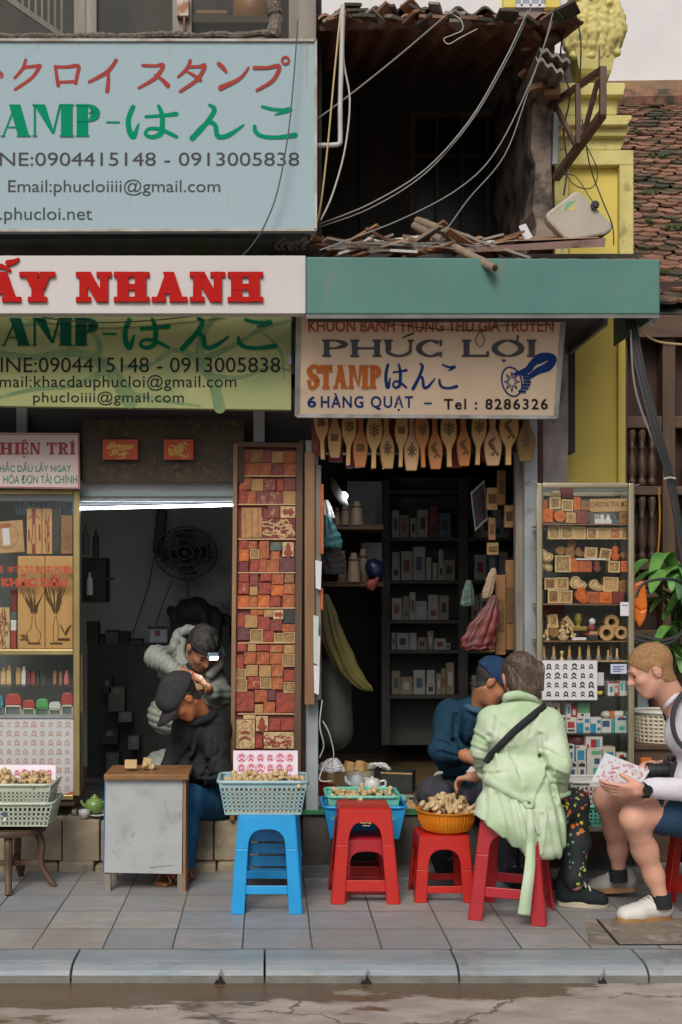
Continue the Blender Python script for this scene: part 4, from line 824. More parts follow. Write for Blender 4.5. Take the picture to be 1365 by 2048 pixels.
for i,(x,yb_,w,up_,mo,wc)in enumerate(MD):
 d=6.335+(.0 if i%2 else-.03);L_=S(150,d);hw=S(w,d)/2;base=P(x,yb_,d)
 if up_:prof=[(.30,0),(.28,.25),(.36,.36),(.86,.52),(1,.68),(.92,.84),(.6,1)]
 else:prof=[(.66,0),(.9,.18),(1,.34),(.93,.48),(.55,.62),(.38,.7),(.36,1)]
 pts=rail([(hw*a,L_*.72*v,0)for a,v in prof],3)
 poly=[(-p.x,p.y)for p in pts]+[(p.x,p.y)for p in pts[::-1]]
 side='under the sign name' if i<8 else ''
 o=thing('cake_mould',f"{MW[wc]} hanging mould with a {MN[mo]}, {ORD[i]} from the tall panel",'cake mould',base,group='carved cake moulds hanging in a row',rot=(0,R(random.uniform(-2.5,2.5)),R(random.uniform(-8,8))))
 q=MB();q.prism(poly,0,.028);q.build('paddle',MM[wc],o,local=True,bevel=.004)
 zc=L_*.72*(.68 if up_ else.36);lp=lambda x_,y_,l:Vector((x_,-l,y_));q=MB();k=hw
 if mo=='s':
  b_=hw*.52;q.add([lp(-b_,zc-b_,.0008),lp(b_,zc-b_,.0008),lp(b_,zc+b_,.0008),lp(-b_,zc+b_,.0008)],[(0,1,2,3)])
  for u in(-.5,0,.5):q.add([lp(-b_*.8,zc+u*b_-.0015,.0016),lp(b_*.8,zc+u*b_-.0015,.0016),lp(b_*.8,zc+u*b_+.0015,.0016),lp(-b_*.8,zc+u*b_+.0015,.0016)],[(0,1,2,3)])
 else:
  st=[]
  if mo=='v':st=[([(0,zc+k*1.3),(0,zc+k*.5),(0,zc-k*.8)],[.002,.012,.004])]+[([(0,zc+k*v),(s_*k*.45,zc+k*(v+.35)),(s_*k*.6,zc+k*(v+.3))],[.004,.011,.003])for v in(.35,-.1,-.5)for s_ in(-1,1)]
  elif mo=='g':st=[([(k*.6*math.cos(g),zc+k*.7*math.sin(g)),(k*.2*math.cos(g),zc+k*.25*math.sin(g))],[.008,.012])for g in(.3,1.0,1.57,2.1,2.84,3.9,4.71,5.5)]+[([(0,zc-k*.9),(0,zc+k)],[.004,.012])]
  else:st=[([(k*.2,zc+k*.9),(-k*.3,zc+k*.4),(-k*.1,zc-k*.1),(k*.3,zc-k*.6)],[.01,.024,.026,.008]),([(k*.3,zc-k*.6),(k*.5,zc-k*.95)],[.006,.016]),([(k*.3,zc-k*.6),(-.1*k,zc-k*1.0)],[.006,.014])]
  put_strokes(q,st,lp,.0012,.0001)
 q.build('carving',M['carve_brown'],o,local=True)
 if up_:
  pass
for i,x in enumerate(range(634,1050,34)):
 if i in(0,1,2,4,6,8,10):
  o=thing('printed_strip','dark red printed strip hanging behind the carved moulds','strip',P(x,915,6.46),group='red strips behind the moulds')
  q=MB();q.pbox(x-10,x+18,830,912+12*(i%3),6.455,.004);q.build('cloth',BM['maroon'],o);q=MB();face_at(q,upright(6.455),x-8,x+16,860,920,rb,8,w=.5);q.build('print',BM['org'],o)
# -- portrait sheets
def portrait(mb,pl,cx,cy,r,rnd,style):
 """a tiny stamped head: ring, hair, shoulders"""
 r*=rnd.uniform(.78,1.08);cx+=r*rnd.uniform(-.12,.12);st=[]
 if style!='ring':st.append(([(cx+r*.42*math.cos(g*.7),cy+r*.52*math.sin(g*.7))for g in range(10)],[r*.09]*2))
 if style=='ring':st.append(([(cx+r*math.cos(g*.5),cy+r*math.sin(g*.5))for g in range(14)],[r*.12]*2))
 lng=rnd.random()<.5
 st.append(([(cx-r*.5,cy+(r*.5 if lng else 0)),(cx-r*.42,cy-r*.35),(cx,cy-r*.62),(cx+r*.42,cy-r*.35),(cx+r*.5,cy+(r*.5 if lng else 0))],[r*.22,r*.34,r*.42,r*.34,r*.22]))
 st.append(([(cx-r*.72,cy+r*.8),(cx-r*.3,cy+r*.52),(cx+r*.3,cy+r*.52),(cx+r*.72,cy+r*.8)],[r*.2,r*.3,r*.3,r*.2]))
 st.append(([(cx-r*.18,cy-r*.05),(cx-r*.1,cy-r*.05)],[r*.12]*2));st.append(([(cx+r*.1,cy-r*.05),(cx+r*.18,cy-r*.05)],[r*.12]*2));st.append(([(cx-r*.1,cy+r*.25),(cx+r*.1,cy+r*.25)],[r*.1]*2))
 if rnd.random()<.3:st.append(([(cx-r*.3,cy+r*.2),(cx,cy+r*.45),(cx+r*.3,cy+r*.2)],[r*.1,r*.3,r*.1]))
 put_strokes(mb,st,pl,.001,.00008)
def sheet(name,label,quad,plane,ink,paper,cols,rows,style,marg=.08,cat='poster',th=.004,seed=1,fill=1.0):
 x0,x1,y0,y1=quad;rnd=random.Random(seed)
 o=thing(name,label,cat,plane((x0+x1)/2,y1,0))
 a=[plane(x,y,0)for x,y in((x0,y1),(x1,y1),(x1,y0),(x0,y0))];b=[plane(x,y,-th)for x,y in((x0,y1),(x1,y1),(x1,y0),(x0,y0))]
 MB().hexa(b+a).build('sheet',paper,o)
 q=MB();cw=(x1-x0)*(1-2*marg*.6)/cols;ch=(y1-y0)*(1-2*marg*.6)/rows;r=min(cw,ch)*.44
 for j in range(rows):
  for i in range(cols):
   if rnd.random()>fill:continue
   portrait(q,plane,x0+(x1-x0)*marg*.6+cw*(i+.5),y0+(y1-y0)*marg*.6+ch*(j+.5),r,rnd,style)
 q.build('portrait_print',ink,o)
 return o
M['paper_pink']=mat('pinkish_card',(.68,.58,.66),.45,(.62,.52,.6),scale=3)
M['paper']=mat('white_card',(.66,.65,.68),.5,(.6,.59,.62),scale=3)
M['ink_rose']=mat('ink_rose',(.45,.06,.10),.5)
M['ink_faint']=mat('ink_faint_red',(.55,.33,.3),.6)
# -- gold cabinet with seals (beside the work room)
CDL=6.5
lc=thing('display_cabinet','gold framed glass cabinet on wheels holding carved boards and self inking stamps','cabinet',P(60,1640,CDL))
def lp_(n,x0,x1,y0,y1,d,t_,mm,bev=.004):q=MB();q.pbox(x0,x1,y0,y1,d,t_);return q.build(n,mm,lc,bevel=bev)
lp_('frame_post',147,160,980,1592,CDL,.03,M['gold']);lp_('frame_rail',-140,147,978,989,CDL,.03,M['gold']);lp_('frame_rail',-140,147,1299,1310,CDL,.025,M['gold']);lp_('frame_rail',-140,147,1590,1600,CDL,.03,M['gold'])
lp_('rear_post',161,166,1308,1592,CDL+.3,.03,M['gold'])
lp_('plinth',-140,150,1600,1612,CDL+.02,.38,M['dwoodx'])
lp_('back_panel',-140,160,985,1600,CDL+.38,.01,mat('cabinet_back',(.10,.12,.11),.5,(.06,.075,.07),scale=3))
lp_('shelf',-140,147,1370,1373,CDL+.02,.34,M['glass'],0);lp_('shelf',-140,147,1432,1436,CDL+.02,.34,M['steel'],0)
lp_('shelf',-140,147,1109,1112,CDL+.06,.1,M['glass'],0)
lp_('glass_pane',-140,147,989,1299,CDL+.01,.003,M['glass'],0);lp_('glass_pane',-140,147,1310,1590,CDL+.012,.003,M['glass'],0)
q=MB();q.lathe([(.001,-.012),(.026,-.012),(.026,.012),(.001,.012)],(0,0,0),14,M=Matrix.Translation(P(150,1625,CDL+.06))@Matrix.Rotation(R(90),4,'Y'));q.build('castor',mat('castor_wheel',(.2,.17,.13),.6),lc,smooth=True)
def inL(name,label,cat,x0,x1,y0,y1,d,t_,mm,bev=.003,rot=0):
 o=thing(name,label,cat,P((x0+x1)/2,y1,d),rot=(0,R(rot),0));q=MB();w=S(x1-x0,d)/2;q.box(-w,w,0,t_,0,S(y1-y0,d));q.build('body',mm,o,local=True,bevel=bev);return o
TB=mat('yellow_bamboo_board',(.56,.32,.11),.5,(.48,.26,.085),scale=16,stretch=(1,1,.1),bump=.05)
def marks(o,x0,x1,y0,y1,d,n,mm,seed,w=.5,name='print'):
 q=MB();face_at(q,upright(d),x0,x1,y0,y1,random.Random(seed),n,.0012,w);q.build(name,mm,o)
inL('blue_board','blue card painted as the reflection of a street sign in the gold cabinet glass','board',30,146,990,1030,CDL+.2,.01,mat('blue_board',(.03,.12,.2),.4,(.05,.17,.27),scale=4))  # card and mirrored letters paint a street sign's reflection in the glass
q=MB();put_text(q,'HÀNG QUẠT',37,130,995,1022,upright(CDL+.2),.02,1.0,.002,flip=True);oo=[o for o in bpy.data.objects if o.name.startswith('blue_board')][0];q.build('lettering_line',mat('reflected_letter_blue',(.3,.4,.46),.5),oo)
o=inL('seal_board','square tan seal board with a paper tag and round groove','board',-14,50,1042,1106,CDL+.05,.02,BM['tan'],rot=-4)
q=MB();q.pbox(8,22,1056,1090,CDL+.048,.002);q.build('paper_tag',M['paper'],o);q=MB();put_strokes(q,[([(16+24*math.cos(g*.5),1072+24*math.sin(g*.5))for g in range(14)],[1.5,1.5])],upright(CDL+.05),.001);q.build('groove',BM['brown'],o);q=MB();q.pbox(5,26,1046,1055,CDL+.0485,.001);q.build('red_stamp',BM['org'],o)
for i,(x0,x1,y0,y1,mm,lb)in enumerate(((54,84,1017,1108,TB,'yellow board with a tall red pavilion print in the gold cabinet'),(85,105,1017,1108,TB,'narrow yellow board with a column of red characters in the gold cabinet'),(106,121,1010,1108,BM['dark'],'narrow black board between the yellow and the brown boards'),(122,145,1030,1108,BM['brown'],'brown board with faint red writing near the gold post'))):
 o=inL('carved_board',lb,'board',x0,x1,y0,y1,CDL+.06,.015,mm)
 if i==0:
  q=MB();put_strokes(q,[([(68,1019),(68,1046)],[9,6]),([(57,1038),(68,1030),(80,1038)],[1.5,3,1.5]),([(65,1050),(65,1072),(62,1088)],[1.6,1.6]),([(71,1050),(71,1072),(74,1088)],[1.6,1.6]),([(65,1049),(71,1049)],[1.6,1.6]),([(68,1090),(68,1107)],[7,7]),([(58,1060),(59,1080)],[3,3]),([(79,1050),(80,1080)],[3,3])],upright(CDL+.06),.0012);q.build('print',M['carve_red'],o)
 elif i==1:marks(o,90,100,1019,1106,CDL+.06,26,M['carve_red'],5,1.2)
 elif i==3:marks(o,125,142,1045,1104,CDL+.06,12,M['carve_red'],6,.6)
vase_st=lambda cx,s_:[([(cx-3*s_,1232),(cx-5,1255),(cx-14*s_,1268),(cx-9*s_,1284),(cx+9*s_,1284),(cx+14*s_,1268),(cx+5,1255),(cx+3*s_,1232)],[1.2,1.4,1.2]),([(cx-10,1287),(cx+12,1287)],[4,4])]
for i,(x0,x1,cx)in enumerate(((36,90,68),(91,146,112))):
 o=inL('vase_board',('yellow board with a round vase of flowers drawn on it','yellow board with a tall vase and a small pot of leaves drawn on it')[i],'board',x0,x1,1112,1298,CDL+.05,.012,TB)
 q=MB();rr=random.Random(40+i);st=vase_st(cx,1 if i==0 else.35)
 for _ in range(34):
  a=rr.uniform(-1.1,1.1);l=rr.uniform(15,58 if i==0 else 66);st.append(([(cx+3*a,1232-l*.2),(cx+l*.32*math.sin(a)+rr.uniform(-3,3),1232-l*.6),(cx+l*.5*math.sin(a),1232-l)],[.7,rr.uniform(1,2.6),.6]))
 if i==1:
  for _ in range(16):a=rr.uniform(-1.2,1.2);l=rr.uniform(8,26);st.append(([(132,1272),(132+l*.6*math.sin(a),1272-l)],[1,rr.uniform(1,2.4)]))
  st.append(([(120,1279),(138,1279)],[6,6]))
 else:
  for _ in range(10):st.append(([(44+rr.uniform(-3,12),1270+rr.uniform(0,14)),(48+rr.uniform(-4,12),1268+rr.uniform(0,14))],[2.4,1]))
 put_strokes(q,st,upright(CDL+.05),.001,.00003);q.build('ink_drawing',mat('ink_brown_line',(.10,.06,.025),.6),o)
for i,(x0,x1,y0,y1,c,lb)in enumerate(((-20,20,1215,1298,'pale','tan board with dense red block print beside the vase boards'),(22,34,1179,1222,'maroon','slim dark red seal box above the grey one'),(22,34,1224,1239,'teal','small grey green box between the dark red and pink boxes'),(22,33,1240,1261,'white','small pinkish white box above the red strip'),(22,33,1262,1298,'red','slim red strip standing beside the round vase board'))):
 o=inL('seal_box' if i else 'carved_board',lb,'board' if i==0 else 'box',x0,x1,y0,y1,CDL+.055,.02,BM[c])
 if i==0:marks(o,-4,19,1218,1296,CDL+.055,40,M['carve_red'],9,.6)
gl=upright(CDL+.006)
o=thing('window_lettering','red Japanese and Vietnamese lettering stuck on the gold cabinet glass','lettering',P(75,1175,CDL+.006))
q=MB();put_text(q,'本語',14,47,1131,1146,gl,.04,lift=.001);put_text(q,'での',50,67,1131,1149,gl,.03,lift=.001);put_text(q,'対応可能',70,145,1131,1147,gl,.03,lift=.001);put_text(q,'日',-8,6,1131,1146,gl,.04,lift=.001);q.build('japanese_line',mat('sticker_red',(.4,.05,.02),.5),o)
q=MB();put_text(q,'KHẮC DẤU',3,136,1147,1174,gl,.075,1.05,lift=.001);q.build('vietnamese_line',MATS['sticker_red'],o)
for i,(x0,x1,y0,y1,c,lb)in enumerate(((-8,2,1335,1369,'pale','ivory seal at the very edge of the seal row'),(3,13,1334,1369,'pale','ivory seal with a carved head, second in the seal row'),(14,24,1330,1369,'pale','tallest ivory seal with a carved head in the seal row'),(33,43,1335,1369,'tan','tan seal with sloping top between ivory seals'),(44,53,1332,1369,'white','white stone seal beside the dark red ones'),(54,62,1341,1369,'maroon','dark red seal next to the white stone seal'),(63,72,1341,1369,'dred','brick red seal in the seal row'),(73,80,1342,1369,'dark','thin black seal beside the brick red seal'),(84,93,1342,1369,'dark','wide black seal in the middle of the seal row'),(107,114,1341,1369,'brown','brown wooden seal in the seal row'),(119,125,1342,1369,'brown','thin brown seal beside the pink flask'))):
 o=thing('seal',lb,'seal',P((x0+x1)/2,y1,CDL+.12),group='stone seals on the cabinet shelf')
 q=MB();w=S(x1-x0,CDL)/2;h=S(y1-y0,CDL);q.box(-w,w,-w,w,0,h*.78)
 if c in('pale','white'):q.ball((0,0,h*.86),(w*.75,w*.75,h*.15),8)
 else:q.box(-w*.85,w*.85,-w*.85,w*.85,h*.78,h)
 q.build('body',BM[c],o,local=True,bevel=.002)
o=thing('flask','small pink glass flask with ears near the gold post','flask',P(134,1369,CDL+.12));q=MB();q.lathe([(.001,0),(.016,0),(.018,.03),(.013,.055),(.008,.065),(.01,.078),(.001,.08)],o.location,12);q.build('body',mat('pink_glass',(.45,.13,.12),.2),o,smooth=True)
for i,(x0,x1,y0,y1,cc,lb)in enumerate(((-12,8,1392,1431,(.02,.2,.25),'teal self inking stamp at the edge of the lower shelf'),(10,43,1388,1431,(.36,.03,.02),'largest red self inking stamp on the lower shelf'),(45,70,1400,1431,(.33,.03,.02),'small arched red self inking stamp beside the green one'),(72,97,1398,1431,(.06,.3,.08),'green self inking stamp between red and clear ones'),(98,122,1404,1431,(.5,.52,.5),'clear white self inking stamp with upright pin'),(123,146,1386,1431,(.36,.03,.03),'red self inking stamp with white label near the gold post'))):
 d=CDL+.1;o=thing('self_inking_stamp',lb,'stamp',P((x0+x1)/2,y1,d),group='self inking stamps on the lower shelf');w=S(x1-x0,d)/2;h=S(y1-y0,d)
 mm=mat('stamp_plastic_%d'%i,cc,.35);q=MB()
 q.prism([(-w,h*.5),(w,h*.5),(w*.97,h*.8),(w*.8,h*.95),(w*.5,h),(-w*.5,h),(-w*.8,h*.95),(-w*.97,h*.8)],0,.04);q.build('cap',mm,o,local=True,bevel=.003)
 q=MB()
 for a in((-w,-w+.006,0,h*.48),(w-.006,w,0,h*.48),(-w,w,h*.4,h*.48),(-w,w,0,.006)):q.box(a[0],a[1],.001,.038,a[2],a[3])
 q.build('frame',mat('stamp_frame_cream',(.55,.5,.38),.4)if cc[0]>.3 else mm,o,local=True)
 q=MB();q.box(-w+.006,w-.006,.012,.03,.006,h*.4);q.build('window',BM['teal'],o,local=True)
sheet('printed_sheet','large white sheet of faint red stamp prints inside the gold cabinet',(-60,147,1437,1589),upright(CDL+.03),M['ink_faint'],M['paper'],12,8,'plain',.03,seed=3)
q=MB();q.flat([P(130,1588,CDL+.02),P(148,1582,CDL+.02),P(146,1592,CDL+.02)]);tag(q.build('orange_sticker',BM['orange']),'torn orange sticker at the lower corner of the faint print sheet','sticker')
# -- champagne cabinet in front of the yellow house
CD=6.2
rc=thing('display_cabinet','narrow champagne framed glass cabinet crowded with wooden stamps and ink boxes','cabinet',P(1170,1640,CD))
def rp(n,x0,x1,y0,y1,d,t_,mm,bev=.004):q=MB();q.pbox(x0,x1,y0,y1,d,t_);return q.build(n,mm,rc,bevel=bev)
rp('frame_post',1074,1086,966,1578,CD,.03,M['silver'],.008);rp('frame_post',1258,1270,966,1578,CD,.03,M['silver'],.008);rp('frame_rail',1086,1258,965,976,CD,.03,M['silver'],.008);rp('frame_rail',1086,1258,1560,1578,CD,.03,M['silver'])
rp('rear_post',1080,1088,985,1570,CD+.27,.02,M['silver']);rp('rear_post',1240,1248,985,1570,CD+.27,.02,M['silver']);rp('rear_rail',1088,1240,985,993,CD+.27,.02,M['silver'])
rp('back_panel',1078,1264,970,1575,CD+.3,.006,mat('mirror_back',(.13,.15,.135),.25,(.2,.22,.2),scale=3,rough2=.4),0)
rp('side_pane',1256,1258,976,1560,CD+.03,.26,M['glass'],0)
CA=lambda y:950+y/5.935
CB=lambda y:1150+y/5.935
CC=lambda y:1350+y/5.935
XX=lambda x:1060+x/5.935
for y,mm in((CA(580),M['mwoodx']),(CA(762),M['glass']),(CA(1158),M['glass']),(CB(342),M['mwoodx']),(CB(782),M['mwoodx']),(CB(1018),M['lwood']),(CC(250),M['glass']),(CC(690),M['glass'])):
 rp('shelf',1086,1258,y,y+2.2,CD+.02,.26,mm,0)
rp('glass_pane',1086,1258,976,1560,CD+.012,.003,M['glass'],0)
rp('stand',1076,1268,1579,1700,CD+.02,.28,M['dwoodx'])
q=MB();q.tube(rail([P(1076,970,CD-.005),P(1064,962,CD),P(1052,968,CD+.05),P(1045,972,CD+.1)]),.004,6);q.tube(rail([P(1268,971,CD),P(1280,969,CD)]),.003,6);q.build('fixing_wire',M['cable_grey'],rc)
rk=random.Random(77)
def cb(name,label,x0,x1,y0,y1,c,z,kind='block',cat='stamp',rot=0,dz=0.0,group='stamps in the champagne cabinet',dep=None):
 X0,X1,Y0,Y1=XX(x0),XX(x1),z(y0),z(y1);d=CD+.05+dz
 o=thing(name,label,cat,P((X0+X1)/2,Y1,d),rot=(0,R(rot),0),group=group)
 w=S(X1-X0,d)/2;h=S(Y1-Y0,d);mm=BM[c];T=dep or min(.05,w*1.6);lp=lambda x,y,l:Vector((x,-l,y));q=MB()
 if kind=='block':
  q.box(-w,w,0,T,0,h);q.build('face',mm,o,local=True,bevel=.003)
  if c not in('dark',):
   q=MB();face_at(q,lp,-w*.85,w*.85,h*.1,h*.9,rk,9,.0006,.6);q.build('carving',M['carve_red']if c in('orange','org','red')else M['carve_brown'],o,local=True)
 elif kind=='frame':
  q.box(-w,w,.004,T,0,h);q.build('face',mm,o,local=True)
  q=MB();b=.007
  for a in((-w,w,0,b),(-w,w,h-b,h),(-w,-w+b,b,h-b),(w-b,w,b,h-b)):q.box(a[0],a[1],0,T-.001,a[2],a[3])
  q.build('border',BM['pale'],o,local=True)
  q=MB();face_at(q,lp,-w*.7,w*.7,h*.15,h*.85,rk,14,-.0032,.55);q.build('carving',BM['pale']if rk.random()<.5 else M['carve_brown'],o,local=True)
 elif kind=='disc':
  q.lathe([(.001,0),(w,0),(w,T),(.001,T)],(0,0,0),20,M=Matrix.Translation((0,T,h/2))@Matrix.Rotation(R(90),4,'X'));q.build('face',mm,o,local=True,smooth=True)
  q=MB();face_at(q,lp,-w*.7,w*.7,h*.15,h*.85,rk,6,.0008,.5);q.build('carving',M['carve_red']if c=='orange' else M['carve_brown'],o,local=True)
 elif kind in('heart','gourd','eight'):
  pts=[];n=30
  for k in range(n):
   g=2*math.pi*k/n
   if kind=='heart':r=1-.28*abs(math.sin(g*1.0+.7))**4+.12*math.cos(3*g+1);pts.append((w*r*math.cos(g),h/2+h/2*r*math.sin(g)))
   else:
    v=math.sin(g);ww=.98 if v<-.1 else.72;nar=1-.45*math.exp(-((v-.12)/.16)**2)
    pts.append((w*math.cos(g)*ww*nar,h/2+h/2*v))
  q.prism(pts,0,T);q.build('face',mm,o,local=True,bevel=.003)
  q=MB();put_strokes(q,[([(x*.72,h/2+(y-h/2)*.72)for x,y in pts]+[(pts[0][0]*.72,h/2+(pts[0][1]-h/2)*.72)],[.003,.003])],lp,.0008);face_at(q,lp,-w*.5,w*.5,h*.25,h*.75,rk,4,.001,.4);q.build('carving',M['carve_brown']if c!='orange' else M['carve_red'],o,local=True)
 elif kind=='ring':
  n=20;prof=[(w*.5,0),(w*.9,0),(w,.008),(w,T),(w*.5,T),(w*.5,0)]
  q.lathe(prof,(0,0,0),n,M=Matrix.Translation((0,T,h/2))@Matrix.Rotation(R(90),4,'X'));q.build('ring',mm,o,local=True,smooth=True)
  q=MB();q.lathe([(.001,0),(w*.5,0)],(0,0,0),n,M=Matrix.Translation((0,T*.9,h/2))@Matrix.Rotation(R(90),4,'X'));q.build('hollow',M['carve_brown'],o,local=True)
 elif kind=='cone':
  q.lathe([(.001,.012),(w*.72,.012),(w*.45,h*.92),(w*.3,h),(.001,h)],(0,w,0),14);q.build('cone',mm,o,local=True,smooth=True)
  q=MB();q.lathe([(.001,0),(w*1.15,0),(w*1.2,.008),(w*.9,.02),(.001,.02)],(0,w,0),14);q.build('base',mat('grey_rubber_base',(.2,.2,.19),.6),o,local=True,smooth=True)
 elif kind=='knob':
  q.lathe([(.001,0),(w,0),(w,h*.14),(w*.45,h*.3),(w*.4,h*.5),(w*.8,h*.72),(w*.9,h*.86),(w*.6,h*.97),(.001,h)],(0,w,0),14);q.build('knob',mm,o,local=True,smooth=True)
 return o
sec='on the top cabinet shelf'
for a in(('dark red block leaning at the very top of the champagne cabinet',380,520,150,275,'maroon','block',0),('pale rough block perched on a framed stamp '+sec,268,368,192,262,'pale','block',0),('framed brown stamp below the pale rough block '+sec,235,365,265,400,'frame','frame',1),('framed dark stamp tilted under the dark red block',375,512,292,425,'frame','frame',4),('narrow upright orange block beside the name plank',525,605,262,417,'orange','block',0),('dark brown framed stamp touching the end of the name plank',608,722,302,420,'brown','block',3),('small orange block against the upper post '+sec,150,212,295,392,'org','block',0),('large orange block against the post '+sec,150,275,397,565,'orange','block',0),('plain tan block between the orange disc and dark pink block',430,552,445,572,'tan','block',0),('dark pink red block beside the little white figures',556,700,427,577,'dred','block',0),('brown block in the corner under the name plank',1062,1180,442,578,'brown','block',0)):
 cb('stamp_block',a[0],a[1],a[2],a[3],a[4],a[5],CA,a[6],rot=a[7],dz=.03 if a[4]<350 else 0)
cb('round_stamp','bright orange round stamp '+sec,290,427,415,560,'orange',CA,'disc')
o=cb('name_plank','tan wooden plank with a carved name '+sec,720,1182,280,438,'tan',CA,'block','plank',rot=-1);[bpy.data.objects.remove(k_)for k_ in list(o.children)if k_.name.startswith('carving')]
q=MB();put_text(q,'CHRISTNE THAI, M.D',-.096,.094,-.054,-.022,lambda x,y,l:Vector((x,-l,-y)),.012,1,.0008);q.build('carved_lettering',M['carve_brown'],o,local=True)
for i,(x0,x1,y0,c)in enumerate(((712,768,458,'teal'),(772,832,432,'white'),(835,903,447,'white'),(906,972,440,'white'),(980,1058,455,'teal'))):
 X0,X1=XX(x0),XX(x1);d=CD+.06;o=thing('figurine',('small grey figurine next to the dark pink red block','white twin headed figurine','round backed white figurine between the two others','white pointed figurine beside the green one','squat green stone figurine under the name plank')[i],'figurine',P((X0+X1)/2,CA(577),d),group='little figurines in the champagne cabinet')
 w=S(X1-X0,d)/2;h=S(CA(577)-CA(y0),d);q=MB();q.box(-w,w,0,.03,0,h*.4)
 if i==1:q.ball((-w*.4,.015,h*.7),(w*.4,.012,h*.32),8);q.ball((w*.5,.015,h*.65),(w*.35,.012,h*.3),8)
 elif i==3:q.lathe([(w*.8,h*.4),(w*.6,h*.6),(w*.35,h*.95),(.001,h)],(0,.015,0),10)
 else:q.ball((0,.015,h*.55),(w*.9,.014,h*.42),8)
 q.build('body',BM[c],o,local=True,smooth=True)
for i,(x0,x1,y0,y1,c)in enumerate(((220,365,602,728,'frame'),(370,515,602,742,'frame'),(520,665,612,757,'tan'),(675,800,627,747,'brown'),(802,936,627,747,'tan'),(942,1080,627,757,'org'),(1085,1180,627,752,'brown'))):
 cb('framed_stamp',f'square framed stamp, {ORD[i]} from the door post on the second cabinet shelf',x0,x1,y0,762,c,CA,'frame',rot=rk.uniform(-1.5,1.5))
th='on the third cabinet shelf'
for a in(('round carved brown stamp topmost '+th,445,550,765,862,'brown','disc',0,.04),('round brown flower stamp over the big framed one '+th,315,420,845,945,'brown','disc',0,.04),('pale butterfly shaped stamp '+th,155,302,875,1045,'pale','heart',-20,.0),('pale rounded stamp lying below the butterfly one',140,262,1010,1150,'pale','heart',10,.02),('brown block under the topmost round stamp '+th,425,533,862,985,'brown','block',0,.04),('brown scalloped flower stamp '+th,535,650,862,985,'brown','heart',0,.04),('pale framed stamp above the white label strip',650,800,857,988,'tan','frame',3,.04),('tilted framed stamp beside the orange gourd',820,952,872,1010,'frame','frame',10,.04),('orange gourd shaped stamp '+th,955,1080,840,1015,'orange','gourd',0,.03),('half round brown stamp beside the orange gourd',1085,1185,892,1012,'brown','disc',0,.05),('largest pale framed square stamp '+th,300,487,955,1153,'frame','frame',0,0),('narrow orange block beside the largest framed stamp',490,582,990,1153,'orange','block',0,0),('light orange square block '+th,585,737,1007,1153,'org','block',0,0),('rounded dark red stamp '+th,750,852,1017,1153,'dred','gourd',0,0),('dark framed stamp below the tilted framed one',930,1067,1022,1156,'frame','frame',3,0),('upright orange cylinder in the corner '+th,1085,1182,1022,1154,'orange','block',0,0)):
 cb('carved_stamp',a[0],a[1],a[2],a[3],a[4],a[5],CA,a[6],rot=a[7],dz=a[8])
o=thing('label_strip','white label strip across the third shelf stamps','label',P(1182,CA(1003),CD+.045));q=MB();q.pbox(XX(548),XX(900),CA(990),CA(1008),CD+.042,.002);q.build('strip',M['paper'],o)
fo='on the fourth cabinet shelf'
for a in(('speckled brown framed stamp, upper pile corner '+fo,175,310,35,172,'brown','frame',0,.02),('pale bordered stamp with a pillar figure '+fo,315,460,30,172,'frame','frame',0,.02),('larger pale double heart stamp '+fo,465,672,15,185,'pale','heart',0,.02),('smaller pale double heart stamp '+fo,690,867,60,198,'pale','heart',8,.02),('big pale framed stamp '+fo,870,1050,25,200,'tan','frame',2,.02),('tilted brown block at the far end '+fo,1072,1183,60,205,'brown','block',-12,.03),('speckled brown stamp in the lower pile '+fo,215,347,175,335,'brown','frame',0,0),('pale bordered stamp in the lower pile '+fo,350,502,182,335,'frame','frame',2,0),('bright orange heart stamp '+fo,505,672,145,338,'orange','heart',20,-.01),('orange block carved with flowers '+fo,675,822,200,338,'org','block',2,0),('orange block carved with stripes '+fo,825,976,205,338,'orange','block',2,0),('dark red plain block '+fo,978,1117,195,336,'maroon','block',3,0)):
 cb('carved_stamp',a[0],a[1],a[2],a[3],a[4],a[5],CB,a[6],rot=a[7],dz=a[8])
fi='on the fifth cabinet shelf'
for a in(('dark red print board at the back '+fi,140,415,345,520,'maroon','block',0,.2),('leaning framed stamp '+fi,232,345,470,630,'tan','frame',-6,.04),('dark round stamp standing '+fi,232,345,620,738,'brown','disc',0,0),('small round brown stamp behind the others '+fi,365,442,535,610,'brown','disc',0,.05),('plain tan figure eight block '+fi,330,470,640,778,'pale','gourd',0,0),('pale wooden wedge leaning against the brass stamp',480,556,470,640,'pale','block',-35,.05)):
 cb('carved_stamp',a[0],a[1],a[2],a[3],a[4],a[5],CB,a[6],rot=a[7],dz=a[8])
for i,a in enumerate(((825,1007,597,778,0),(1010,1167,597,772,0),(890,1062,475,640,.04))):
 cb('wooden_ring',('wide open wooden ring mould on the shelf beside the glass dome','wooden ring mould nearest the cabinet post','wooden ring mould stacked on the other two rings')[i],a[0],a[1],a[2],a[3],'tan',CB,'ring','ring mould',dz=a[4],group='wooden ring moulds',dep=.06)
for i,a in enumerate(((190,226,580,700,10),(140,190,640,740,30),(195,242,700,775,0),(435,482,580,690,-8),(485,532,640,740,0),(340,395,590,680,25),(500,550,690,778,12))):
 cb('knob_stamp','small pale turned knob stamp jumbled on the fifth cabinet shelf',a[0],a[1],a[2],a[3],'pale',CB,'knob',rot=a[4],group='jumbled knob stamps on the fifth shelf',dz=rk.uniform(0,.04))
o=thing('brass_stamp','brass desk stamp with a ball grip beside the glass dome','stamp',P(XX(585),CB(662),CD+.05));q=MB();q.box(-.03,.045,0,.03,0,.022);q.build('base',mat('brass',(.42,.33,.08),.3,metal=.7),o,local=True,bevel=.003)
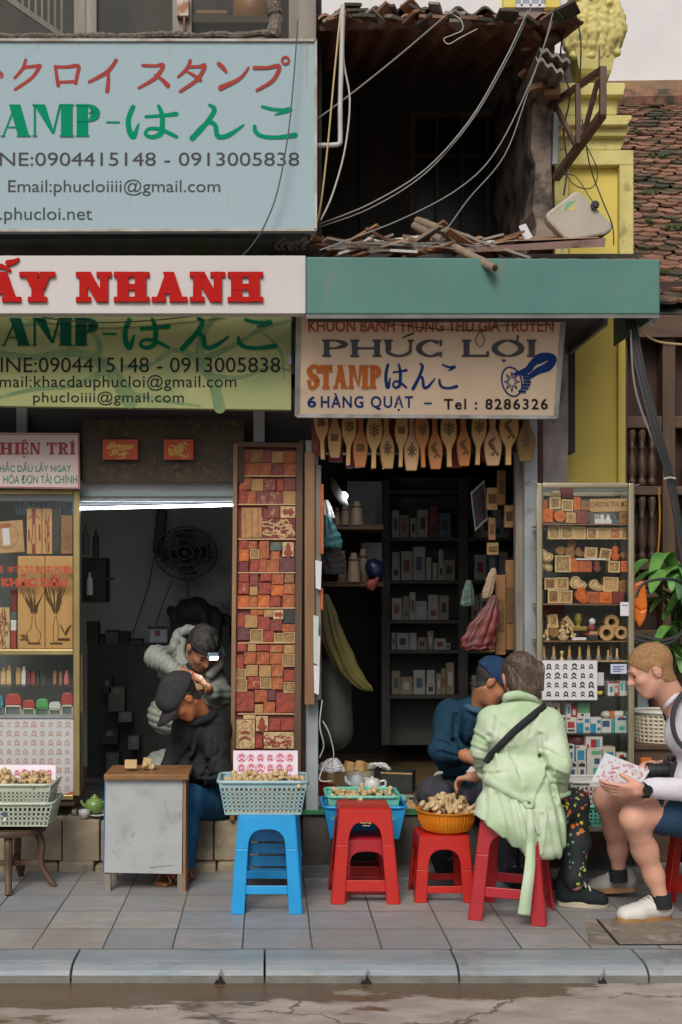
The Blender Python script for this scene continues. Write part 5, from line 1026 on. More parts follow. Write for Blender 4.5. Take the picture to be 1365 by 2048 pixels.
q=MB();q.lathe([(.001,.02),(.014,.022),(.012,.035),(.017,.05),(.021,.066),(.016,.085),(.018,.09),(.001,.092)],(0,.015,0),14);q.build('grip',MATS['brass'],o,local=True,smooth=True)
o=thing('glass_dome','glass dome with a small red and white figure on a red base','dome',P(XX(732),CB(712),CD+.08));q=MB();q.lathe([(.001,0),(.044,0),(.046,.012),(.001,.014)],(0,0,0),20);q.build('base',BM['red'],o,local=True,smooth=True)
q=MB();q.lathe([(.041,.014),(.043,.05),(.038,.085),(.024,.108),(.001,.116)],(0,0,0),20);q.build('dome',M['glass'],o,local=True,smooth='all')
q=MB();q.ball((0,0,.035),(.024,.02,.022),10);q.build('figure_body',BM['dred'],o,local=True,smooth='all');q=MB();q.ball((0.004,0,.07),(.018,.016,.018),10);q.build('figure_head',BM['white'],o,local=True,smooth='all')
q=MB();q.box(-.022,.022,-.046,-.043,.004,.02);q.build('name_plate',BM['tan'],o,local=True)
o=thing('price_card','small white card lying before the black box on the fifth shelf','card',P(XX(588),CB(772),CD+.03));q=MB();q.pbox(XX(505),XX(670),CB(740),CB(772),CD+.03,.002);q.build('card',M['paper'],o)
o=thing('black_box','small black box under the glass dome','box',P(XX(750),CB(778),CD+.06));q=MB();q.pbox(XX(690),XX(810),CB(714),CB(778),CD+.04,.06);q.build('case',BM['dark'],o,bevel=.003);q=MB();q.pbox(XX(690),XX(810),CB(714),CB(722),CD+.038,.003);q.build('lid',BM['teal'],o)
for i,(x0,x1,y0,y1,c)in enumerate(((140,207,835,1005,'tan'),(262,322,840,995,'tan'),(450,507,840,992,'tan'),(570,627,845,992,'tan'),(675,737,830,1002,'tan'),(795,852,835,1000,'tan'),(912,962,890,1012,'tan'),(948,992,840,960,'tan'),(1018,1067,870,1012,'pale'))):
 cb('cone_stamp',f'yellowish cone handled stamp on a grey base, {ORD[i]} from the door post',x0,x1,y0,1014,c,CB,'cone',group='cone handled stamps on the sixth shelf',dz=(.05 if y1<990 else 0))
cb('knob_stamp','short pale knob stamp between two cone handled stamps',360,416,900,1014,'pale',CB,'knob')
sheet('poster','white poster of black ink portraits hung on the champagne cabinet',(1085,1195,1321,1400),upright(CD-.006),M['ink_black'],M['paper'],6,4,'plain',.06,seed=11)
def card(label,x0,x1,y0,y1,z,mm,d=CD+.005,lines=3,ink=None):
 o=thing('notice_card',label,'card',P(XX((x0+x1)/2),z(y1),d));q=MB();q.pbox(XX(x0),XX(x1),z(y0),z(y1),d,.002);q.build('card',mm,o)
 if lines:
  q=MB()
  for k in range(lines):y=z(y0+(y1-y0)*(.2+.7*k/lines));q.flat([P(XX(x0+(x1-x0)*.15),y,d-.001),P(XX(x1-(x1-x0)*(.15+.2*(k%2))),y,d-.001),P(XX(x1-(x1-x0)*(.15+.2*(k%2))),y+1.4,d-.001),P(XX(x0+(x1-x0)*.15),y+1.4,d-.001)])
  q.build('print',ink or M['ink_blue'],o)
card('plain white card stuck on the glass beside the dark red block',1075,1182,322,486,CB,M['paper'],CD+.004,1)
card('pale blue notice card on the glass near the blond man',960,1150,1057,1172,CB,mat('pale_blue_card',(.5,.55,.68),.5),CD+.004,4)
card('white paper slip hanging beside the portrait poster',800,880,1157,1312,CB,M['paper'],CD+.03,0)
IB={k:mat('carton_'+k,v,.45)for k,v in dict(white=(.62,.6,.56),blue=(.02,.24,.42),dblue=(.04,.1,.19),teal=(.05,.36,.37),red=(.38,.03,.03),green=(.13,.38,.17),black=(.03,.03,.035),cream=(.55,.47,.35),pgreen=(.46,.56,.5)).items()}
BX=[(925,1060,80,246,'white',[('red',.05,.95,.0,.12),('blue',.2,.45,.35,.75),('red',.6,.95,.3,1.0),('white',.66,.86,.4,.8)],'white ink box with blue and red figures on the upper ink shelf'),(1068,1172,70,246,'white',[('teal',.12,.4,.15,.65),('teal',.58,.88,.15,.65)],'white ink box with two teal panels on the upper ink shelf'),(182,264,320,688,'white',[('blue',.1,.9,.12,.3)],'half hidden white and blue box behind the green coat'),(266,360,332,688,'cream',[('black',.35,.65,.1,.35)],'cream box with a black stamp picture'),(356,428,480,688,'white',[('black',.1,.9,.1,.3),('black',.3,.7,.45,.8)],'white box with black band beside the green coat'),(435,492,335,500,'white',[('blue',.2,.8,.25,.75)],'upright white box with blue picture on another box'),(495,560,365,502,'red',[('white',.25,.75,.35,.8)],'small red ink box leaning on the middle ink shelf'),(566,716,330,502,'green',[('white',.0,1,.72,1.0),('black',.3,.5,.76,.92)],'green and white ink box on the middle ink shelf'),(435,552,502,688,'white',[('red',.12,.82,.28,.68),('red',.05,.4,.04,.14),('black',.15,.85,.78,.9)],'white box with a red square on the middle ink shelf'),(556,718,502,688,'white',[('blue',.02,.5,.35,1.0),('blue',.62,.92,.1,.35),('blue',.62,.92,.62,.85),('black',.12,.45,.1,.18)],'larger white box with blue squares'),(722,852,505,688,'white',[('blue',.02,.5,.4,1.0),('blue',.6,.92,.15,.38),('blue',.6,.92,.65,.85)],'smaller white box with blue squares'),(858,970,527,688,'white',[('dblue',.05,.8,.1,.55)],'white box with a navy panel'),(972,1006,522,688,'teal',[],'thin teal box between two white boxes'),(1012,1170,490,688,'pgreen',[('dblue',.18,.85,.1,.24),('red',.3,.7,.02,.12),('teal',.3,.75,.6,.82)],'pale green box with a stamp picture by the post'),(445,530,825,1028,'white',[('black',.1,.8,.05,.25),('dblue',.2,.75,.45,.85)],'white box with black band, upper one on the lowest shelf'),(534,549,840,1028,'blue',[],'thin blue box on the lowest shelf'),(551,666,842,1028,'white',[('blue',.15,.85,.28,.9),('red',.05,.3,.04,.14)],'white box with a blue stamp picture on the lowest shelf'),(668,866,735,883,'white',[('red',.28,.62,.2,.85),('teal',.62,.82,.2,.8),('red',.06,.18,.6,.92)],'white box with a red and grey picture lying on a tall box'),(680,856,886,1228,'white',[('green',.3,.95,.04,.18),('dblue',.5,.85,.3,.5),('teal',.42,.95,.62,.95)],'tall white box with a green band on the lowest shelf'),(866,1016,855,1228,'cream',[('blue',.3,.85,.16,.3)],'cream box with a blue band behind the pink paper'),(460,566,1032,1228,'white',[('black',.12,.85,.1,.3),('red',.35,.65,.03,.12),('dblue',.3,.72,.45,.85)],'white box with dark band, bottom pair one nearer the coat'),(570,672,1032,1228,'white',[('black',.12,.85,.1,.3),('red',.35,.65,.03,.12),('dblue',.3,.72,.45,.85)],'white box with dark band, bottom pair one nearer the tall box'),(1025,1166,930,1228,'white',[('black',.15,.85,.15,.3),('red',.3,.7,.05,.15)],'white box with black and red band by the post')]
for x0,x1,y0,y1,c,pr,lb in BX:
 d=CD+.06;o=thing('ink_box',lb,'ink box',P(XX((x0+x1)/2),CC(y1),d),group='ink boxes in the champagne cabinet');q=MB();q.pbox(XX(x0)+.15,XX(x1)-.15,CC(y0),CC(y1),d,.06);q.build('carton',IB[c],o,bevel=.0015)
 for k,(cc,u0,u1,v0,v1)in enumerate(pr):q=MB();q.pbox(XX(x0+u0*(x1-x0)),XX(x0+u1*(x1-x0)),CC(y0+v0*(y1-y0)),CC(y0+v1*(y1-y0)),d-.0008-k*.0003,.001);q.build('printed_panel',IB[cc],o)
o=thing('red_pouch','crumpled dark red pouch above the lowest ink boxes','pouch',P(XX(550),CC(828),CD+.1));q=MB();q.ball(P(XX(550),CC(775),CD+.12),(S(18,CD),.04,S(11,CD)),10);q.build('cloth',mat('red_pouch_cloth',(.16,.04,.045),.6,(.1,.025,.03),scale=20,bump=1.0),o,smooth='all')
o=thing('plastic_tools','clear bag with an orange capped tube on the middle ink shelf','bag',P(XX(930),CC(525),CD+.12));q=MB();q.ball(P(XX(905),CC(470),CD+.12),(S(12,CD),.03,S(8,CD)),8);q.build('bag',mat('milky_plastic',(.5,.48,.4),.3,bump=.6,bscale=30),o,smooth='all');q=MB();q.tube([P(XX(975),CC(520),CD+.1),P(XX(980),CC(425),CD+.1)],.012,8);q.build('orange_tube',BM['orange'],o,smooth=True);q=MB();q.pbox(XX(1000),XX(1110),CC(430),CC(478),CD+.1,.03);q.build('white_tube',BM['white'],o)
o=thing('highlighter','yellow marker lying beside the poster on the ink shelf','marker',P(XX(830),CC(240),CD+.05));q=MB();q.tube([P(XX(802),CC(215),CD+.05),P(XX(858),CC(212),CD+.05)],.011,8);q.build('barrel',mat('yellow_plastic',(.6,.5,.03),.35),o,smooth=True)
# -- plastic stools
def plastic(name,c,r=.35,b=.0,c2=None):return mat(name,c,r,c2 or tuple(v*.88 for v in c),scale=7,detail=5,spec=.5,grime=tuple(v*.55+.02 for v in c),gscale=9,gamt=(.66,.85),bump=.04,bscale=60)
M['p_blue']=plastic('sky_blue_plastic',(.015,.32,.70));M['p_red']=plastic('red_plastic',(.50,.018,.012));M['p_red2']=plastic('crimson_plastic',(.40,.015,.025));M['p_lblue']=plastic('pale_blue_plastic',(.33,.50,.55));M['p_mint']=plastic('mint_plastic',(.14,.53,.42));M['p_pgreen']=plastic('pale_green_plastic',(.50,.55,.44));M['p_orange']=plastic('orange_plastic',(.70,.23,.01));M['p_white']=plastic('white_plastic',(.55,.55,.53));M['p_wicker']=plastic('cream_plastic',(.62,.56,.43))
def stool(label,mm,loc,rz,h=.45,wt=.25,wb=.335,lw=.058,group=None,name='plastic_stool',bar=(.2,.31),arch=.86,spring=.66):
 o=thing(name,label,'stool',loc,rz,group)
 hw=lambda v:wb/2+(wt/2-wb/2)*v
 iw=lambda v:hw(v)-lw*(1-.12*v)
 legs=[MB()for _ in range(4)];seat=MB();bars=[]
 for k in range(4):
  Rm=Matrix.Rotation(k*math.pi/2,4,'Z')
  f=lambda u,v:Rm@Vector((u,-hw(v),v*h))
  n=6;vs=[i/n*spring for i in range(n+1)]
  for sgn,lg in((-1,legs[k]),(1,legs[(k+1)%4])):
   pts=[];
   for v in vs:pts+=[f(sgn*hw(v),v),f(sgn*iw(v),v)]
   lg.add(pts,[(2*i,2*i+1,2*i+3,2*i+2)for i in range(n)])
  m_=14;top=[];bot=[];w0=iw(spring)
  for i in range(m_+1):
   g=math.pi*i/m_;c=math.cos(g);sx=-math.copysign(abs(c)**.75,c);sy=abs(math.sin(g))**.75
   bot.append((sx*w0,spring+(arch-spring)*sy))
  b0=[(-hw(spring),spring)]+bot+[(hw(spring),spring)]
  t0=[(-hw(1),.985)]+[(max(-hw(1)*.97,min(hw(1)*.97,u)),.985)for u,v in bot]+[(hw(1),.985)]
  pts=[f(u,v)for u,v in b0]+[f(u,v)for u,v in t0];q=len(b0)
  seat.add(pts,[(i,i+1,q+i+1,q+i)for i in range(q-1)])
  b_=MB();pts=[]
  for v in(bar[0],bar[1]):pts+=[f(-iw(v),v)*1.0,f(iw(v),v)]
  pts=[p-(Rm@Vector((0,-.004,0)))*1 for p in pts];b_.add(pts,[(0,1,3,2)]);bars.append(b_)
 t=wt/2+.004
 seat.add([(-t,-t,h*.985),(t,-t,h*.985),(t,t,h*.985),(-t,t,h*.985)],[(0,1,2,3)])
 r=t-.012;seat.add([(-t,-t,h*.985),(t,-t,h*.985),(t,t,h*.985),(-t,t,h*.985),(-r,-r,h),(r,-r,h),(r,r,h),(-r,r,h)],[(4,5,6,7),(0,1,5,4),(1,2,6,5),(2,3,7,6),(3,0,4,7)])
 def fin(mb,nm,th=.006):
  ob=mb.build(nm,mm,o,local=True,recalc=False);s_=ob.modifiers.new('solid','SOLIDIFY');s_.thickness=th;s_.offset=0
  bv=ob.modifiers.new('bevel','BEVEL');bv.width=.004;bv.segments=2;bv.limit_method='ANGLE';bv.angle_limit=R(50)
 fin(seat,'seat')
 for lg in legs:fin(lg,'leg',.008)
 for b_ in bars:fin(b_,'crossbar')
 return o
def at_ground(px,py):return gp(px,py,0)
def stool_at(label,mm,pxl,pxr,pyb,rz=0,**k):
 """front feet spanning pixels pxl..pxr at row pyb"""
 a,b=gp(pxl,pyb),gp(pxr,pyb);wb=b.x-a.x;k.setdefault('wb',wb)
 return stool(label,mm,((a.x+b.x)/2,a.y+k['wb']/2,0),rz,**k)
s1=stool_at('sky blue plastic stool standing in front of the blue stool stack',M['p_blue'],464,604,1829,h=.452,wt=.262,wb=.327,bar=(.20,.29),lw=.06,group='blue plastic stools')
for k in range(4):
 stool(['lowest','second lowest','third','topmost'][k]+' blue stool in the nested stack behind the front one',M['p_blue'],(s1 .location.x+.012,s1 .location.y+.34,.062*k),0,h=.40,wt=.25,wb=.32,lw=.05,bar=(.2,.33),group='blue plastic stools')
o=stool_at('tall red plastic stool with a printed mark, set over a lower red one',M['p_red'],664,800,1809,h=.45,wt=.245,wb=.325,lw=.062,group='red plastic stools',bar=(.13,.25),arch=.86,spring=.62)
rs=o
q=MB();fz=lambda x,y,l:Vector((x,-(.1625+(.1225-.1625)*(y/.45))-l-.004,y))
put_strokes(q,[([(-.024+.009*k,.384+.003*(k%2)),(-.018+.009*k,.386-.003*(k%3))],[.004,.003])for k in range(6)]+[([(-.012+.009*k,.372),(-.006+.009*k,.372)],[.004,.003])for k in range(4)],fz,.002);q.build('printed_mark',mat('yellowish_print',(.6,.4,.2),.5),o,local=True)
stool('low red stool pushed underneath the tall red one',M['p_red2'],(rs.location.x+.012,rs.location.y+.025,0),0,h=.295,wt=.215,wb=.25,lw=.036,bar=(.1,.22),arch=.8,spring=.6,group='red plastic stools')
ls=stool_at('low red stool carrying the orange basin',M['p_red'],831,950,1806,h=.315,wt=.235,wb=.285,lw=.055,arch=.8,spring=.5,bar=(.14,.25),group='red plastic stools')
bk=stool('low red stool hidden behind the tall one, carrying the blue tub',M['p_red2'],(rs.location.x+.02,6.17,0),0,h=.245,wt=.22,wb=.26,lw=.05,group='red plastic stools',arch=.8,spring=.5)
a,b=gp(1067,1853),gp(953,1839)
ws=stool('crimson plastic stool turned sideways under the woman in the green coat',M['p_red2'],(P(1028,0,5.5).x,5.535,0),R(-20),h=.45,wt=.25,wb=.345,lw=.062,group='red plastic stools',bar=(.24,.34))
ms=stool('red plastic stool the blond man sits on',M['p_red'],(P(1425,0,5.6).x,5.58,0),R(6),h=.44,wt=.27,wb=.35,lw=.07,group='red plastic stools',arch=.8)
# -- perforated baskets
def basket(label,mm,c,wx,wy,h,taper=.82,rz=0,nx=14,nz=6,name='plastic_basket',group=None,rimw=.014,solid_top=.18,solid=False):
 o=thing(name,label,'basket',c,rz,group);T=h
 def wall(a,b,n):
  """a,b: top corners; lattice down to the tapered bottom"""
  q=MB();A,B=Vector((*a,h)),Vector((*b,h));A2,B2=Vector((a[0]*taper,a[1]*taper,0)),Vector((b[0]*taper,b[1]*taper,0))
  f=lambda u,v:(A2+(B2-A2)*u)*(1-v)+(A+(B-A)*u)*v
  if solid:q.add([f(0,0),f(1,0),f(1,1),f(0,1)],[(0,1,2,3)])
  else:
   def quad(u0,u1,v0,v1):q.add([f(u0,v0),f(u1,v0),f(u1,v1),f(u0,v1)],[(0,1,2,3)])
   quad(0,1,1-solid_top,1);quad(0,1,0,.07)
   w=.42/n
   for i in range(n+1):u=i/n;quad(max(0,u-w/2),min(1,u+w/2),.07,1-solid_top)
   hz=(1-solid_top-.07)/nz
   for j in range(1,nz):quad(0,1,.07+j*hz-hz*.2,.07+j*hz+hz*.2)
  ob=q.build('wall',mm,o,local=True,recalc=False);s_=ob.modifiers.new('solid','SOLIDIFY');s_.thickness=.0025;s_.offset=0
 x,y=wx/2,wy/2;cs=[(-x,-y),(x,-y),(x,y),(-x,y)]
 for i in range(4):wall(cs[i],cs[(i+1)%4],nx if i%2==0 else max(4,int(nx*wy/wx)))
 q=MB();q.box(-x*taper,x*taper,-y*taper,y*taper,0,.004);q.build('base',mm,o,local=True)
 q=MB();r=.03;path=[]
 for(sx,sy),g0 in(((1,-1),-90),((1,1),0),((-1,1),90),((-1,-1),180)):
  for k in range(4):g=R(g0+30*k);path.append((sx*(x+.004-r)+r*math.cos(g),sy*(y+.004-r)+r*math.sin(g),h))
 path.append(path[0]);q.tube(path,rimw*.62,6,caps=False);q.build('rim',mm,o,local=True,smooth='all')
 return o
STM=[mat('stamp_pale_wood',(.56,.41,.22),.5,(.47,.33,.16),scale=30,bump=.05),mat('stamp_dark_face',(.1,.05,.03),.7)]
q=MB();q.cur=1;q.lathe([(.001,0),(.0165,0),(.0165,.004)],n=10);q.cur=0;q.lathe([(.0165,.004),(.017,.012),(.008,.02),(.0065,.027),(.012,.035),(.0145,.043),(.011,.052),(.001,.055)],n=10)
stamp_src=q.build('turned_stamp',STM,None,local=True,smooth=True)
SV=[stamp_src.data]
for pr_ in(([(.001,0),(.013,0),(.013,.004)],[(.013,.004),(.012,.016),(.006,.024),(.007,.045),(.012,.052),(.012,.062),(.001,.066)]),([(.001,0),(.021,0),(.021,.004)],[(.021,.004),(.021,.014),(.012,.02),(.011,.026),(.016,.032),(.017,.04),(.010,.045),(.001,.046)]),([(.001,0),(.011,0),(.011,.003)],[(.011,.003),(.0135,.02),(.0135,.036),(.009,.042),(.001,.043)])):
 q=MB();q.cur=1;q.lathe(pr_[0],n=9);q.cur=0;q.lathe(pr_[1],n=9);tmp=q.build('turned_stamp',STM,None,local=True,smooth=True);SV.append(tmp.data);bpy.data.objects.remove(tmp)
STAMP_USED=[False]
def heap(c,wx,wy,dz,n,lab,grp,seed,rnd_=False,s0=1.0):
 rr=random.Random(seed)
 for i in range(n):
  if not STAMP_USED[0]:o=stamp_src;STAMP_USED[0]=True
  else:o=stamp_src.copy();COL.objects.link(o);o.data=SV[rr.choice((0,0,1,2,2,3))]
  if rnd_:g=rr.uniform(0,6.28);r_=math.sqrt(rr.random());x,y=wx/2*r_*math.cos(g),wy/2*r_*math.sin(g)
  else:x,y=rr.uniform(-wx/2,wx/2),rr.uniform(-wy/2,wy/2)
  e=1-.6*max(abs(2*x/wx),abs(2*y/wy))**2
  o.location=(c[0]+x,c[1]+y,c[2]+rr.uniform(-.01,.012)+dz*e);o.rotation_euler=(rr.uniform(-1.6,1.9),rr.uniform(-1,1),rr.uniform(0,6.28));s=s0*rr.uniform(.8,1.15);o.scale=(s,s,s)
  tag(o,lab,'stamp',grp)
def fill(par,c,wx,wy,z):q=MB();q.box(-wx/2,wx/2,-wy/2,wy/2,.006,z);return q
wsx=P(45,0,6.1).x
g1=basket('lower pale green basket with a price sticker, on the wooden stool',M['p_pgreen'],(P(30,0,6.0).x,6.05,P(0,1655,5.9).z),.41,.29,S(47,5.9),.86,nx=17,nz=4,group='pale green baskets')
q=MB();f_=-.14*.9;q.box(-.04,-.022,f_-.016,f_-.014,.05,.075);q.build('price_sticker',IB['dblue'],g1,local=True);q=MB();q.box(-.037,-.022,f_-.0165,f_-.0145,.03,.05);q.build('price_tag',M['paper'],g1,local=True)
z2=P(0,1604,5.95).z
g2=basket('upper pale green basket heaped with pale wooden stamps',M['p_pgreen'],(P(33,0,6.0).x,6.05,z2-.02),.38,.265,S(44,5.95),.88,nx=17,nz=4,group='pale green baskets',solid_top=.3)
heap((P(28,0,6).x,6.03,z2+S(27,5.95)),.36,.2,.022,62,'pale turned wooden stamp heaped in the upper pale green basket','wooden stamps in the pale green basket',4,s0=1.05)
sheet('portrait_card','pinkish card of rose portrait prints standing behind the pale green basket heap',(-60,112,1530,1562),tilted(1530,0,6.2,1562,6.16),M['ink_rose'],M['paper_pink'],10,1,'ring',.05,seed=5,th=.012)
t=thing('wooden_stool','low dark wooden stool with curved legs under the pale green baskets','stool',(P(18,0,6.1).x,6.08,0));zt=P(0,1660,5.95).z
q=MB();q.lathe([(.001,zt-.03),(.19,zt-.03),(.195,zt-.015),(.19,zt),(.001,zt)],t.location,24);q.build('seat',M['dwoodx'],t,smooth=True)
for k,(dx,dy)in enumerate(((.04,-.17),(.19,-.02),(-.16,-.03),(.02,.16))):
 b=t.location+Vector((dx,dy,0));n=Vector((dx,dy,0))*.8;c=t.location+n
 pts=rail([c+Vector((0,0,zt-.03)),c+Vector((dx*.12,dy*.12,zt*.7)),c+Vector((dx*.1,dy*.1,zt*.4)),b+Vector((dx*.05,dy*.05,.06)),b+Vector((dx*.28,dy*.28,.002))],4)
 q=MB();q.tube(pts,[.022-.006*i/len(pts)for i in range(len(pts))],8);q.build('leg',M['dwood'],t,smooth=True)
q=MB();q.bar(t.location+Vector((-.15,-.03,.12)),t.location+Vector((.18,-.02,.12)),.025);q.build('stretcher',M['dwoodx'],t,bevel=.003);q=MB();q.bar(t.location+Vector((.03,-.15,.125)),t.location+Vector((.02,.15,.125)),.025);q.build('stretcher',M['dwoodx'],t,bevel=.003)
# -- grey work table
t=thing('work_table','small grey fronted work table with a worn brown top','table',gp(288,1785))
TDp=5.95;M['grey_board']=mat('grey_laminate',(.40,.42,.43),.5,(.36,.375,.385),scale=6,detail=8,grime=(.23,.22,.2),gscale=7,gamt=(.52,.8),bump=.1)
zt=P(0,1549,5.92).z
q=MB();a=P(208,0,5.92).x;b=P(378,0,5.92).x;q.box(a,b,5.92,6.25,zt-.028,zt);q.build('table_top',wood('worn_brown_top',(.20,.09,.03),(.30,.15,.06),'x',5,grime=(.09,.05,.025),gscale=8),t,bevel=.004)
q=MB();q.hexa([P(209,1745,TDp),P(364,1748,TDp),P(364,1748,TDp+.02),P(209,1745,TDp+.02),P(212,1552,TDp),P(366,1552,TDp),P(366,1552,TDp+.02),P(212,1552,TDp+.02)]);q.build('front_panel',M['grey_board'],t)
q=MB();q.pprism([(372.5,1555),(367,1555),(366,1790),(371.5,1790)],TDp-.002,.30);q.build('side_panel',wood('reddish_plank',(.25,.12,.05),(.33,.18,.09),'z',4),t)
q=MB();q.pprism([(212,1555),(209.5,1555),(206.5,1745),(209,1745)],TDp+.001,.3);q.build('side_panel',mat('blue_painted_edge',(.03,.12,.3),.5),t)
q=MB();put_strokes(q,[([(266,1676),(270,1664)],[1,1.2]),([(262,1674),(265,1667)],[.8,1]),([(249,1672),(254,1671)],[1.2,.8]),([(330,1600),(338,1640)],[.6,.8]),([(225,1700),(240,1716)],[.8,.5]),([(300,1735),(345,1730)],[1.6,.8])],upright(TDp),.0012);q.build('scratch',M['gwood'],t)
for x0,x1 in((209,222),(355,367)):q=MB();q.pbox(x0,x1,1748,1787,TDp+.004,.03);q.build('leg',M['gwood'],t,bevel=.003)
for x0,x1 in((212,222),(358,367)):q=MB();q.box(P(x0,0,TDp).x,P(x1,0,TDp).x,6.2,6.23,0,zt-.03);q.build('leg',M['gwood'],t)
def tb(name,lab,x0,x1,y0,y1,d,T,rot,mm,bev=.002):
 o=thing(name,lab,'stamp',P((x0+x1)/2,y1,d),rot=rot);w=S(x1-x0,d)/2;q=MB();q.box(-w,w,0,T,0,S(y1-y0,d));q.build('block',mm,o,local=True,bevel=bev);return o
zt2=P(0,1538,6.05)
o=tb('stamp_block','pale rectangular wooden stamp block lying on the work table',250,274,1521,1537,6.02,.04,(0,0,R(4)),BM['pale']);
o=tb('stamp_block','tilted pale wooden stamp block standing on the work table',285,301,1517,1537,6.05,.03,(0,R(12),R(14)),BM['pale'])
o=stamp_src.copy();COL.objects.link(o);o.location=P(307,1534,6.08);o.rotation_euler=(R(70),R(30),R(-60));tag(o,'turned wooden stamp lying on the work table beside the tilted block','stamp',None)
if 'group' in o:del o['group']
t=thing('teapot','small round green glazed teapot on the stone step','teapot',P(190,1626,6.5));gm=mat('celadon_glaze',(.2,.31,.08),.25,(.14,.24,.06),scale=8,bump=.1)
q=MB();q.lathe([(.001,0),(.03,0),(.05,.02),(.055,.045),(.045,.07),(.022,.082),(.001,.084)],t.location,18);q.build('pot',gm,t,smooth='all')
q=MB();q.lathe([(.022,.082),(.024,.087),(.01,.093),(.008,.1),(.001,.104)],t.location,12);q.build('lid',gm,t,smooth='all');q=MB();q.tube(rail([t.location+Vector(v)for v in((-.045,0,.03),(-.066,0,.05),(-.075,0,.07))]),[.011,.01,.009,.009,.008,.008,.008,.007,.007,.007,.006,.006,.006],8);q.build('spout',gm,t,smooth=True);q=MB();q.tube(rail([t.location+Vector(v)for v in((.045,0,.06),(.075,0,.06),(.075,0,.03),(.05,0,.022))]),.006,8);q.build('handle',gm,t,smooth=True)
t=thing('cup','small white porcelain cup at the front of the stone step','cup',P(169,1637,6.44));q=MB();q.lathe([(.001,.003),(.016,0),(.018,.006),(.028,.02),(.033,.046),(.030,.046),(.024,.02),(.001,.01)],t.location,18);q.build('bowl',mat('porcelain',(.55,.55,.54),.25),t,smooth='all')
t=thing('saucer','white saucer under the edge of the green teapot','saucer',P(196,1632,6.47));q=MB();q.lathe([(.001,0),(.03,0),(.05,.01),(.048,.012),(.001,.004)],t.location,20);q.build('dish',MATS['porcelain'],t,smooth='all')
# -- pale blue basket with poster on the blue stool
bz=.455
bb=basket('pale blue perforated basket of wooden stamps on the blue stool',M['p_lblue'],(s1 .location.x-.018,s1 .location.y-.01,bz),.41,.27,.155,.86,nx=18,nz=6)
heap((bb.location.x,bb.location.y-.01,bz+.115),.36,.2,.03,58,'pale turned wooden stamp heaped in the pale blue basket','wooden stamps in the pale blue basket',8)
q=MB();q.box(-.17,.17,-.11,.11,.006,.1);tag(q.build('stamp_filler',STM[0],None,local=True),'deep layer of pale wooden stamps filling the pale blue basket','stamps',kind='stuff').location=bb.location
sheet('poster','white poster of rose coloured portrait stamps standing in the pale blue basket',(467,596,1501,1592),tilted(1501,0,5.83,1592,5.66),M['ink_rose'],M['paper_pink'],6,4,'ring',.09,seed=13,th=.006)
oc=Vector((P(895,0,5.85).x,ls.location.y,.318));t=thing('basin','shallow ribbed orange plastic basin on the low red stool','basin',oc)
q=MB();q.lathe([(.001,0),(.095,0),(.115,.012),(.135,.06),(.142,.1),(.153,.104),(.153,.109),(.138,.108),(.128,.06),(.108,.016),(.001,.006)],oc,40);q.build('bowl',M['p_orange'],t,smooth=True)
q=MB()
for k in range(48):g=2*math.pi*k/48;q.tube([oc+Vector((.118*math.cos(g),.118*math.sin(g),.016)),oc+Vector((.1365*math.cos(g),.1365*math.sin(g),.06)),oc+Vector((.143*math.cos(g),.143*math.sin(g),.098))],.0022,4)
q.build('rib',M['p_orange'],t)
heap((oc.x,oc.y,oc.z+.088),.23,.23,.03,55,'pale turned wooden stamp heaped in the orange basin','wooden stamps in the orange basin',15,True,1.15)
tbz=.25
basket('bright blue plastic tub behind the tall red stool',M['p_blue'],(P(727,0,6.1).x,6.14,tbz),S(160,6.1),.3,S(64,6.05),.84,nx=10,nz=4,name='plastic_tub',solid=True)
mt=basket('mint green basket of stamps resting inside the blue tub',M['p_mint'],(P(725,0,6.08).x,6.12,tbz+.1),S(142,6.05),.27,S(46,6.0),.9,nx=16,nz=3,solid_top=.35)
heap((mt.location.x,6.1,tbz+.1+.075),.3,.2,.02,34,'pale wooden stamp lying in the mint green basket','wooden stamps in the mint basket',23)
